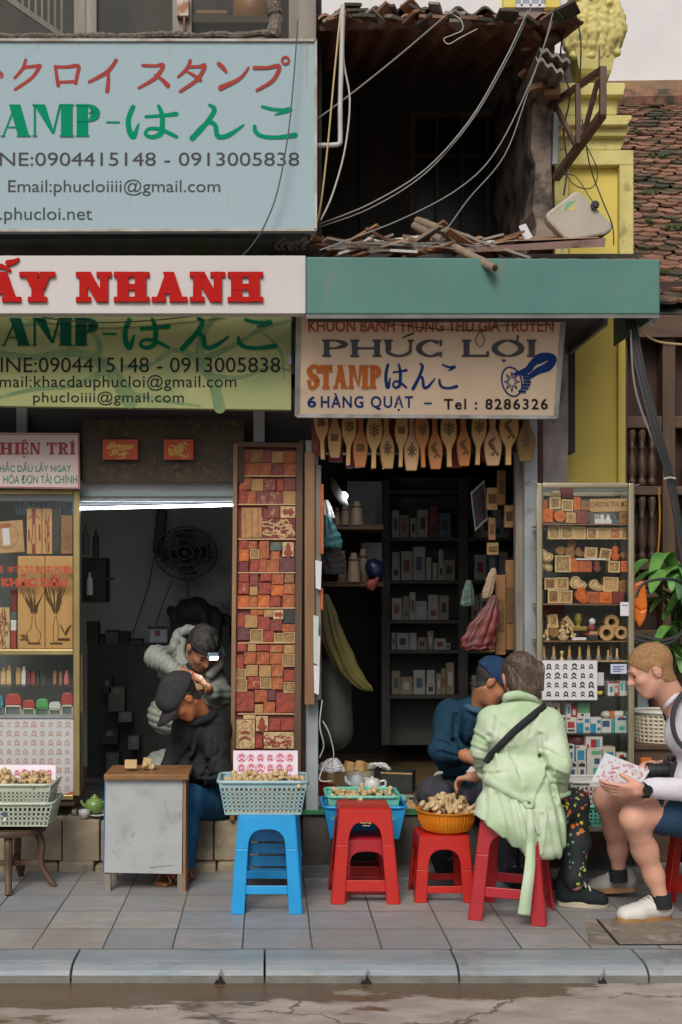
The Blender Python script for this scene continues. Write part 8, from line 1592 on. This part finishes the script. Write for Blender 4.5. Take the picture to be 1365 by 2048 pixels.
for k in range(14):
 x=172+21*k+rq.uniform(-5,5);w=rq.uniform(12,28);hh=rq.uniform(10,46)
 if not 285<x+w/2<345:bx('storage_box','dim box in the row of clutter on the work room counter','box',x,x+w,1288-hh,1288,7.95+rq.uniform(0,.15),.12,rq.choice((DK,M['int_dark'],M['dwoodx'],BM['teal'],M['conc_dark'])),[('lid',x-.5,x+w+.5,1288-hh,1288-hh+4,M['int_dark'])],'boxes on the work room counter')
for k in range(7):
 x=rq.uniform(176,285);y=rq.uniform(1330,1560);w=rq.uniform(16,40);bx('storage_box','dim box stacked before the work room counter','box',x,x+w,y,y+rq.uniform(20,55),7.75,.12,rq.choice((M['conc_dark'],M['dwoodx'],BM['teal'],M['int_dark'])),[('label',x+w*.3,x+w*.7,y+5,y+14,M['plaster'])],'boxes before the counter')
bx('rice_cooker','white rice cooker with a red label on the dark counter','cooker',298,336,1256,1287,7.9,.15,M['steel'],[('label',310,321,1261,1272,BM['dred']),('lid',296,338,1252,1258,BM['dark'])],bev=.015)
o=bx('wall_shelf','dark wall shelf with bottles near the gold cabinet','shelf',164,212,1115,1205,7.6,.2,DK,[('shelf_board',162,228,1155,1160,M['int_dark'])])
for k,(x,y0,y1,mm)in enumerate(((180,1145,1190,BM['white']),(172,1050,1110,BM['teal']),(192,1060,1114,BM['dark']))):m=MB();h=S(y1-y0,7.55);m.lathe([(.001,0),(.02,0),(.02,h*.7),(.008,h*.82),(.008,h),(.001,h)],P(x,y1,7.55),12);tag(m.build('bottle',mm,None,smooth=True),('white bottle on the dark wall shelf','grey green bottle standing above the wall shelf','black bottle standing above the wall shelf')[k],'bottle')
# -- inside the mould shop
t=thing('door_leaf','old brown wooden door leaf folded open at the mould shop entrance','door',P(622,1410,6.4))
for x0,x1,y0,y1,d,mm in((610,630,905,1410,6.4,M['mwood']),(630,643,930,1400,6.44,M['gwood']),(641,648,968,1108,6.42,BM['org']),(641,647,1176,1220,6.42,BM['org'])):m=MB();m.pbox(x0,x1,y0,y1,d,.05);m.build('plank',mm,t,bevel=.004)
for k,(x0,x1,y0,y1,mm)in enumerate(((627,638,1230,1330,IB['pgreen']),(634,641,1270,1345,M['paper_pink']),(628,640,1330,1390,M['paper']),(631,644,1120,1180,M['paper']))):m=MB();m.pprism([(x0,y0),(x1,y0+3),(x1-2,y1),(x0+1,y1-4)],6.385+.003*k,.002);tag(m.build('paper_slip',mm),('pale green paper slip pinned on the door leaf','pinkish paper slip pinned on the door leaf','lowest white paper slip on the door leaf','higher white paper slip on the door leaf')[k],'paper')
for y in(1052,1166):bx('wall_board',('upper' if y<1100 else 'lower')+' wall board holding conical wooden moulds','shelf',645,768,y,y+7,7.2,.4,M['dwoodx'],[('lip',645,768,y-2,y,M['dwoodx'])])
bx('mirror','pale wall mirror behind the lit lamp','mirror',695,764,962,1050,7.9,.02,mat('pale_mirror',(.2,.25,.3),.3,(.26,.31,.35),scale=2),[('frame',752,764,995,1050,M['gwood'])])
bx('wall_patch','white wall panel beneath the upper wall board','panel',722,764,1085,1125,7.9,.02,M['int_white'],[('trim',722,726,1085,1125,M['gwood'])])
CB_=mat('conical_mould',(.34,.25,.17),.6,(.27,.19,.12),scale=8)
for k,(x0,x1,y0,y1,d)in enumerate(((668,681,1015,1050,7.2),(680,700,1010,1050,7.2),(700,728,1003,1050,7.22),(694,722,1106,1164,7.2),(715,738,1098,1164,7.35),(675,695,1102,1164,7.35))):
 w=S(x1-x0,d)/2;h=S(y1-y0,d);o=thing('conical_mould',('smallest','middle sized','largest','tall front','tall rear','tall shadowed')[k]+(' banded conical mould on the upper wall board' if k<3 else ' conical mould on the lower wall board'),'mould',P((x0+x1)/2,y1,d),group='conical wooden moulds');m=MB();m.lathe([(.001,0),(w,0),(w*.74,h*.85),(w*.5,h*.86),(w*.5,h),(.001,h)],o.location,16);m.build('cone',CB_,o,smooth=True);m=MB();m.lathe([(w*.79,h*.72),(w*.82,h*.76),(w*.76,h*.8)],o.location,16);m.build('band',M['dwood'],o)
t=thing('desk_lamp','lit lamp with a grey disc shade beside the conical moulds','lamp',P(670,1000,6.9));c=P(668,992,6.9);m=MB();m.lathe([(.001,.0),(.06,.01),(.1,.04),(.098,.045),(.001,.008)],c,20,M=Matrix.Translation(c)@Matrix.Rotation(R(60),4,'Y')@Matrix.Translation(-c));m.build('shade',mat('grey_shade',(.2,.2,.17),.6),t,smooth=True);m=MB();m.ball(P(688,992,6.86),.024,10);m.build('bulb',emis('bulb_glow',(.9,.93,1),14.0),t,smooth='all')
pl_=bpy.data.lights.new('bulb','POINT');pl_.energy=1.6;pl_.color=(.9,.94,1);pl_.shadow_soft_size=.03;po=bpy.data.objects.new('bulb',pl_);COL.objects.link(po);po.location=P(694,1000,6.8)
def drape(name,label,cat,path,mm,n=8,pl=.3,flat=.55,seed=1,crease=.12):
 rr=random.Random(seed);ph=[rr.uniform(0,6.28)for _ in range(4)];c=rail([P(*q[:3])for q in path],10);m_=len(c);m=MB();N_=72;vs=[]
 for i,q in enumerate(c):
  u=i/(m_-1)*(len(path)-1);a=min(int(u),len(path)-2);w=path[a][3]+(path[a+1][3]-path[a][3])*(u-a);v=i/(m_-1)
  for k in range(N_):
   g=6.2832*k/N_;f=1+pl*(1-.45*v)*(abs(math.sin(n*g/2+ph[0]+1.3*math.sin(3*v+ph[1])))**.7-.6)+crease*math.sin(5*g+17*v+ph[2])*math.sin(3*g-23*v+ph[3])
   vs.append(q+V((math.cos(g)*w*f,math.sin(g)*w*f*flat,crease*w*.5*math.sin(7*g+3*v))))
 m.add(vs,[(i*N_+k,i*N_+(k+1)%N_,(i+1)*N_+(k+1)%N_,(i+1)*N_+k)for i in range(m_-1)for k in range(N_)]+[tuple(range(N_))[::-1],tuple((m_-1)*N_+k for k in range(N_))])
 return tag(m.build(name,mm,None,smooth='all'),label,cat)
def blob(name,label,cat,segs,mm,h=.012,fo=None):
 sd=SDF();[sd.chain([P(*q[:3])for q in s_],[q[3]for q in s_],.05)for s_ in segs];m=MB();sd.mesh(m,h,fo or(lambda p,f1=folds(.018,48,[(1,0,.25),(.9,.3,-.3)],len(label),.7),f2=folds(.003,120,[(1,.2,.6),(.7,.3,-.8)],len(label)+1,.8):f1(p)+f2(p)));return tag(m.build(name,mm,None,smooth='all'),label,cat)
blob('hanging_coat','dark coat hanging behind the carver in the work room','coat',[[(350,1225,8.2,.05),(390,1225,8.2,.1),(430,1250,8.2,.11)],[(360,1260,8.2,.08),(430,1290,8.2,.12)]],DK,.014);drape('plastic_bag','teal plastic bag hanging inside the door leaf','bag',[(653,1030,6.8,.012),(655,1048,6.8,.035),(659,1072,6.8,.06),(661,1092,6.8,.062),(662,1096,6.8,.03)],mat('teal_film',(.035,.16,.175),.45,(.055,.22,.23),scale=8),9,.35,.5,2);drape('plastic_bag','white crumpled bag hanging above the teal bag','bag',[(652,1000,6.85,.01),(655,1015,6.85,.025),(657,1034,6.85,.035),(657,1038,6.85,.02)],M['pvc'],7,.35,.5,3)
drape('hanging_trousers','dark trousers hanging under the teal bag','trousers',[(662,1092,6.86,.05),(664,1110,6.86,.062),(667,1135,6.86,.06),(668,1148,6.86,.055)],DK,5,.4,.4,4);blob('helmet','shiny blue helmet on the lower wall board','helmet',[[(748,1135,7.15,.055),(752,1140,7.15,.055)]],mat('helmet_blue',(.006,.016,.05),.3),fo=lambda p:0*p[:,0]);blob('red_cloth','small red cloth hanging below the blue helmet','cloth',[[(756,1158,7.1,.016),(746,1170,7.1,.018),(750,1188,7.1,.014)]],BM['dred'])
drape('raincoat','olive yellow raincoat draped down the shop wall','raincoat',[(648,1188,6.95,.02),(656,1225,6.95,.045),(670,1280,6.95,.065),(698,1340,6.95,.06),(726,1372,6.95,.045),(738,1382,6.95,.02)],mat('olive_vinyl',(.075,.06,.012),.5,(.11,.09,.016),scale=6),7,.6,.35,5,.1);blob('suitcase','grey rounded suitcase standing inside the mould shop','suitcase',[[(665,1350,7.2,.11),(668,1460,7.2,.12)]],mat('suitcase_grey',(.11,.115,.11),.5,(.08,.085,.08),scale=5),fo=lambda p:0*p[:,0])
t=thing('glass_case','tall dark glass case of packed ink boxes at the back of the mould shop','glass case',P(850,1480,7.9));m=MB()
for x0,x1,y0,y1 in((764,780,960,1490),(918,936,960,1490),(1040,1060,960,1490)):m=MB();m.pbox(x0,x1,y0,y1,7.9,.06);m.build('case_post',DK,t)
for y in(980,1075,1160,1240,1300,1390):m=MB();m.pbox(780,1040,y,y+7,7.92,.3);m.build('case_shelf',DK,t)
m=MB();m.pbox(764,1060,955,1490,8.25,.02);m.build('case_back',mat('case_back_dark',(.05,.055,.052),.6),t)
rp_=random.Random(12);CL=[(n_,mat('dim_packet_'+n_[:4],c_,.6,tuple(v*.7 for v in c_),scale=9))for n_,c_ in(('greyish',(.26,.27,.26)),('tan',(.2,.16,.1)),('grey green',(.14,.18,.16)),('dark red',(.16,.03,.03)),('slate blue',(.05,.1,.16)))];PX=[mat('dim_picture_%d'%i_,c_,.6)for i_,c_ in enumerate(((.02,.02,.02),(.16,.03,.03),(.03,.06,.1),(.3,.3,.29)))]  # packet and picture colours darkened to paint in the dim shop light
for y,y0 in((1075,1000),(1160,1090),(1240,1180),(1300,1258),(1390,1320)):
 x=784
 while x<1030:
  w=rp_.uniform(7,24);h=rp_.uniform(.3,.95)*(y-y0);cn,mm=rp_.choice(CL[:3]if rp_.random()<.8 else CL)
  if not(914<x+w and x<938)and rp_.random()<.97:
   o=thing('packet',f'{cn} packet on the shelves of the dark glass case','packet',P(x+w/2,y,7.98),group=f'{cn} packets in the dark glass case');m=MB();m.pbox(x,x+w,y-h,y,7.98,.05);m.build('carton',mm,o);m=MB();m.pbox(x+w*.25,x+w*.75,y-h*.7,y-h*.3,7.978,.002);m.build('picture',rp_.choice(PX),o)
  if h<.5*(y-y0)and w>10 and not(914<x+w and x<938):o=thing('packet',f'{cn} packet on the shelves of the dark glass case','packet',P(x+w/2,y-h,7.98),group=f'{cn} packets in the dark glass case');m=MB();m.pbox(x+1,x+w-1,y-h-.38*(y-y0),y-h,7.985,.045);m.build('carton',mm,o)
  x+=w+rp_.uniform(.3,2.5)
t=thing('framed_picture','small framed chart hanging tilted at the shop entrance','picture',P(958,1060,6.9));pp=[(942,985),(969,960),(976,1038),(951,1062)];m=MB();m.pprism(pp,6.9,.01);m.build('frame',IB['pgreen'],t);m=MB();cx,cy=959.5,1011;m.pprism([(cx+(x-cx)*.84,cy+(y-cy)*.88)for x,y in pp],6.893,.006);m.build('chart',IB['black'],t)
m=MB();[m.ball(P(x,y,6.888),.008,6)for x,y in((952,995),(960,988),(966,1000),(955,1012),(963,1018),(957,1030),(965,1035))];m.build('chart_print',IB['red'],t)
for k,(x0,x1,y0,y1,mm,lb)in enumerate(((975,996,975,1020,'tan','square tan mould hanging beside the framed chart'),(996,1012,940,1010,'brown','long brown mould hanging near the door post'),(978,992,1035,1080,'brown','brown block hanging below the square tan mould'),(1010,1028,1010,1055,'tan','round edged tan mould on the door post'),(975,998,1085,1110,'frame','brown mould hanging midway down the door post'),(992,1012,1150,1310,'brown','tall brown plank leaning at the shop entrance'),(1012,1030,1120,1300,'brown','second tall brown plank nearest the door post'),(962,990,1280,1304,'pale','pale block under the red plastic bag'))):bx('wooden_mould',lb,'mould',x0,x1,y0,y1,6.75-.02*(k%3),.03,BM[mm],[('carving',x0+3,x1-3,y0+(y1-y0)*.3,y1-(y1-y0)*.3,M['carve_brown'])])
drape('plastic_bag','red plastic bag hanging at the shop entrance above the navy cap','bag',[(990,1190,6.6,.01),(984,1210,6.6,.03),(970,1245,6.6,.07),(958,1280,6.6,.088),(954,1297,6.6,.08),(953,1301,6.6,.04)],mat('red_film',(.15,.018,.018),.5,(.09,.03,.026),scale=7),9,.4,.45,6);drape('plastic_bag','pale green plastic bag hanging left of the red bag','bag',[(938,1160,6.9,.01),(937,1180,6.9,.03),(935,1208,6.9,.04),(934,1213,6.9,.02)],mat('green_film',(.06,.11,.08),.5),8,.4,.5,7);drape('plastic_bag','pinkish white crumpled bag above the red bag','bag',[(988,1136,6.62,.008),(984,1152,6.62,.022),(976,1182,6.62,.028),(972,1196,6.62,.018)],CB_,6,.4,.5,8)
# -- clutter on the step
SY=lambda x,y:P(x,y,F*(H-SZ2)/(y-CY))
def onstep(x,y):q=SY(x,y);return V((q.x,max(q.y,6.44),SZ2))
def sb_(name,label,cat,x0,x1,h,y,dep,mm,parts=(),rz=0,bev=.003):
 a,b=onstep(x0,y),onstep(x1,y);o=thing(name,label,cat,(a+b)/2,rz);w=(b.x-a.x)/2;m=MB();m.box(-w,w,0,dep,0,h);m.build('body',mm,o,local=True,bevel=bev)
 for n_,u0,u1,v0,v1,m2 in parts:m=MB();m.box(-w+2*w*u0,-w+2*w*u1,-.003,0,h*v0,h*v1);m.build(n_,m2,o,local=True)
 return o
sb_('box','red carton with pale logo patches on the step','box',607,655,.085,1600,.14,IB['red'],[('logo_patch',.55,.72,.5,.75,BM['org']),('logo_patch',.12,.22,.15,.5,BM['org'])]);sb_('box','small red box beside the red carton','box',656,671,.075,1598,.1,IB['red'],[('label',.2,.8,.4,.6,BM['dred'])])
sb_('box','brown cardboard box under the white plastic bag','box',636,692,.14,1580,.2,mat('kraft_board',(.27,.17,.08),.8,(.23,.145,.07),scale=5),[('tape',.35,.6,.0,1,M['lwood'])])
drape('plastic_bag','crumpled white plastic bag on the brown cardboard box','bag',[(668,1516,6.7,.012),(664,1524,6.7,.045),(660,1534,6.7,.075),(660,1541,6.7,.08),(660,1543,6.7,.05)],mat('white_film',(.5,.49,.52),.4),9,.4,.6,10)
o=thing('cream_tub','cream plastic tub of wooden blocks behind the kettle','tub',onstep(715,1572));h=.12;m=MB();m.lathe([(.001,0),(.10,0),(.115,h),(.125,h),(.125,h+.008),(.108,h),(.001,.01)],o.location,24);m.build('tub',M['p_wicker'],o,smooth=True)
for x,y,r_ in((700,1533,.3),(716,1532,-.4),(730,1534,.8)):o2=tb('wooden_block','wooden block lying in the cream tub',x-7,x+7,y-9,y+9,6.75,.05,(0,R(10),r_),BM['tan']);o2['group']='blocks in the cream tub';o2['category']='block'
tr=sb_('tray','low wooden tray carrying the kettle and the white teapot','tray',700,770,.075,1606,.2,M['dwoodx'],[('pale_edge',0,1,.8,1,M['gwoodx'])])
def pot(label,x,y,d,r,h,mm,lidm,name):
 o=thing(name,label,name,P(x,y,d));m=MB();m.lathe([(.001,0),(r*.9,0),(r,h*.3),(r*.92,h*.8),(r*.8,h),(.001,h)],o.location,20);m.build('pot',mm,o,smooth=True);m=MB();m.lathe([(r*.82,h),(r*.6,h*1.12),(r*.15,h*1.2),(r*.15,h*1.35),(.001,h*1.38)],o.location,16);m.build('lid',lidm,o,smooth=True);m=MB();c=o.location;m.tube(rail([c+V((-r*.9,0,h*.35)),c+V((-r*1.45,0,h*.6)),c+V((-r*1.6,0,h*1.05))]),[.014-.0006*i for i in range(13)],8);m.build('spout',mm,o,smooth=True);m=MB();m.tube(rail([c+V((r*.9,0,h*.8)),c+V((r*1.5,0,h*.85)),c+V((r*1.5,0,h*.3)),c+V((r*.92,0,h*.25))]),.006,8);m.build('handle',mm,o,smooth=True)
pot('enamel kettle with a dark lid on the low wooden tray',715,1577,6.3,.038,.062,M['steel'],M['steel'],'kettle');pot('white porcelain teapot on the low wooden tray',745,1578,6.3,.045,.05,MATS['porcelain'],MATS['porcelain'],'teapot')
sb_('box','black open box behind the white teapot','box',762,825,.12,1585,.16,BM['dark'],[('torn_edge',0,1,.92,1,BM['tan'])],-.25);sb_('crate','dark plastic crate with a white cloth on the step','crate',746,800,.06,1560,.2,DK,[('rim',0,1,.85,1,M['int_dark'])]);drape('white_cloth','white crumpled cloth on the dark crate','cloth',[(746,1530,6.75,.012),(756,1527,6.75,.03),(768,1533,6.75,.028),(778,1540,6.75,.012)],BM['white'],6,.6,.8,12,.25)
for x0,x1,y,lb in((606,642,1612,'pinkish printed card lying on the step edge'),(628,672,1606,'rose printed card propped over the other card')):o=thing('printed_card',lb,'card',onstep((x0+x1)/2,y),rot=(R(24),0,R(-8)));w=S(x1-x0,6.5)/2;m=MB();m.box(-w,w,-.05,.05,.0,.012);m.build('card',M['paper_pink'],o,local=True);m=MB();rr=random.Random(x0);[m.ball((rr.uniform(-w*.8,w*.8),rr.uniform(-.04,.04),.0122),(.007,.005,.0008),6)for _ in range(10)];m.build('print',M['ink_rose'],o,local=True)
blob('teal_cloth','pale teal cloth on the step beside the mint basket','cloth',[[(785,1590,6.42,.025),(805,1600,6.4,.03)]],mat('teal_cloth',(.16,.34,.36),.8),.008);sb_('box','small wooden box with papers near the grey knees','box',795,832,.03,1620,.12,M['lwood'],[('label',.1,.5,.2,.8,M['paper'])]);m=MB();m.box(P(600,0,6.43).x,P(840,0,6.43).x,6.40,6.6,SZ2+.001,SZ2+.008);tag(m.build('green_mat',mat('green_mat',(.03,.17,.07),.7)),'green edged mat under the clutter on the step','mat')
rs_=random.Random(19)
for k in range(26):
 x=rs_.uniform(608,832);q=onstep(x,rs_.uniform(1596,1618));o=thing('loose_tool' if k%3==0 else 'loose_block','thin carving tool lying in the step clutter' if k%3==0 else 'small wooden block lying in the step clutter','tool' if k%3==0 else 'block',q+V((0,rs_.uniform(-.02,.1),.01)),rot=(0,0,rs_.uniform(0,3)),group='carving tools on the step' if k%3==0 else 'loose blocks on the step');m=MB()
 if k%3==0:m.tube([V((-.05,0,.004)),V((.01,0,.004)),V((.06,0,.003))],[.006,.005,.002],6);m.build('tool',(M['dwood'],M['steel'])[k%2],o,local=True)
 else:e=rs_.uniform(.01,.022);m.box(-e,e,-e,e,0,e*rs_.uniform(.7,2));m.build('block',BM[rs_.choice(('pale','tan','org','brown','white'))],o,local=True,bevel=.002)
cable('white cord hanging in a loop from the door post to the step clutter',[(645,1400,6.4),(640,1450,6.4),(648,1490,6.42),(640,1515,6.45)],.005,'cable_pale');cable('second white cord hanging beside the looped one',[(646,1442,6.42),(660,1470,6.42),(668,1515,6.45),(650,1530,6.5),(640,1560,6.42),(665,1562,6.4)],.005,'cable_pale')
# -- beside the champagne cabinet
t=thing('side_table','dark wooden side table under the cream wicker basket','table',(P(1325,0,6.5).x,6.55,0));zt=P(0,1486,6.4).z
for x0,x1,y0,y1,z0,z1,n_ in((1268,1420,6.35,6.8,zt-.03,zt,'table_top'),(1270,1282,6.37,6.41,0,zt-.03,'leg'),(1390,1402,6.37,6.41,0,zt-.03,'leg'),(1282,1390,6.37,6.39,zt-.12,zt-.03,'apron'),(1282,1390,6.6,6.62,0,zt-.12,'back_board')):m=MB();m.box(P(x0,0,6.37).x,P(x1,0,6.37).x,y0,y1,z0,z1);m.build(n_,M['dwoodx'],t,bevel=.004)
o=thing('wicker_basket','cream round woven basket on the dark side table','basket',P(1318,1484,6.5));m=MB();c=o.location;h=S(62,6.5);n=30
for k in range(8):m.tube([c+V((.135*math.cos(6.2832*i/n)*(.9+.1*k/7),.12*math.sin(6.2832*i/n),h*k/8+.006))for i in range(n+1)],.0065,5)
for i in range(n):g=6.2832*i/n;m.tube([c+V((.124*math.cos(g),.122*math.sin(g),0)),c+V((.137*math.cos(g),.122*math.sin(g),h))],.005,5)
m.build('weave',M['p_wicker'],o);m=MB();m.tube([c+V((.142*math.cos(6.2832*i/n),.126*math.sin(6.2832*i/n),h))for i in range(n+1)],.011,6);m.build('rim',M['p_white'],o,smooth=True)
bx('blue_board','pale blue board behind the blond man and the wicker basket','board',1272,1345,1385,1425,6.75,.02,mat('pale_blue_board',(.42,.52,.58),.6),[('edge',1272,1276,1385,1425,M['dwood'])]);bx('orange_case','small orange plastic case hanging behind the printed sheets','case',1283,1304,1516,1532,6.2,.03,BM['orange'],[('clasp',1290,1298,1522,1527,MATS['yellow_plastic'])])
t=thing('orange_bag','bright orange bag hanging beside the champagne cabinet','bag',P(1280,1250,6.35));OF=mat('orange_film',(.62,.13,.01),.35,(.7,.2,.02),scale=7)
for pp,d in(([(1268,1168),(1289,1160),(1294,1180),(1297,1216),(1283,1222),(1268,1212)],6.35),([(1268,1212),(1283,1222),(1297,1216),(1292,1238),(1281,1256),(1270,1240)],6.33)):m=MB();m.pprism(pp,d,.05);m.build('panel',OF,t,bevel=.012)
t=thing('wooden_stool','low weathered wooden stool under the mint basket behind the bare legs','stool',(P(1195,0,6.0).x,6.02,0));zt=.33
for dx,dy in((-.1,-.08),(.1,-.08),(-.1,.08),(.1,.08)):m=MB();m.bar(t.location+V((dx*1.15,dy,0)),t.location+V((dx,dy,zt-.02)),.03);m.build('leg',M['gwood'],t)
m=MB();m.box(t.location.x-.14,t.location.x+.14,5.9,6.14,zt-.02,zt);m.build('seat',M['gwoodx'],t)
b1=basket('mint green basket on the low weathered stool behind the bare legs',M['p_mint'],(t.location.x,6.02,zt+.001),.27,.22,.1,.9,nx=12,nz=4);b2=basket('white perforated basket of red topped stamps inside the mint one',M['p_white'],(t.location.x-.02,6.02,zt+.09),.27,.2,.13,.82,nx=12,nz=4);heap((b2 .location.x,6.0,zt+.14),.2,.14,.02,14,'pale wooden stamp lying in the white basket behind the legs','wooden stamps in the white basket',41)
rz=random.Random(4)
for k in range(12):m=MB();m.box(-.014,.014,-.014,.014,0,.02);o=m.build('red_stamp',BM['red'],None,local=True,bevel=.002);o.location=(b2 .location.x+rz.uniform(-.09,.09),5.98+rz.uniform(-.06,.06),zt+.145+rz.uniform(0,.02));o.rotation_euler=(rz.uniform(-1,1),rz.uniform(-1,1),rz.uniform(0,3));tag(o,'red topped stamp in the white basket behind the legs','stamp','red stamps in the white basket')
t=thing('potted_plant','leafy green plant with long arching leaves behind the blond man','plant',P(1345,1400,6.7));LG=mat('strap_leaf',(.10,.27,.06),.4,(.17,.38,.09),scale=5,stretch=(3,3,.6));LD=mat('strap_leaf_dark',(.03,.11,.03),.4,(.055,.16,.045),scale=5)
rl=random.Random(17)
for k in range(46):
 b=P(1345+rl.uniform(-14,30),1330-rl.uniform(0,190),6.6+rl.uniform(-.15,.2));a=rl.uniform(-2.9,.4);L_=rl.uniform(.22,.46);w=rl.uniform(.024,.046);dx,dy=math.cos(a),math.sin(a)*.7;up_=rl.uniform(.25,.9);c=rail([b,b+V((dx*L_*.35,dy*L_*.35,L_*.45*up_)),b+V((dx*L_*.75,dy*L_*.75,L_*.4*up_-.03)),b+V((dx*L_,dy*L_,-.12*rl.random()))],4);m=MB();vs=[];n=len(c)
 for i,q in enumerate(c):u=i/(n-1);ww=w*math.sin(math.pi*min(1,.12+u*.88))**.7;s_=V((-dy,dx,0)).normalized();vs+=[q-s_*ww+V((0,0,.008)),q,q+s_*ww+V((0,0,.008))]
 m.add(vs,[(3*i+j,3*i+3+j,3*i+4+j,3*i+1+j)for i in range(n-1)for j in(0,1)]);m.build('leaf',LG if rl.random()<.6 else LD,t,smooth='all',recalc=False)
m=MB();[m.tube([P(1345+12*k,1420,6.7),P(1348+10*k,1130,6.65)],.012,6)for k in range(3)];m.build('stem',M['moss'],t);m=MB();m.lathe([(.001,0),(.12,0),(.15,.25),(.16,.26),(.001,.24)],P(1350,1478,6.72),18);m.build('pot',M['tile2'],t,smooth=True)
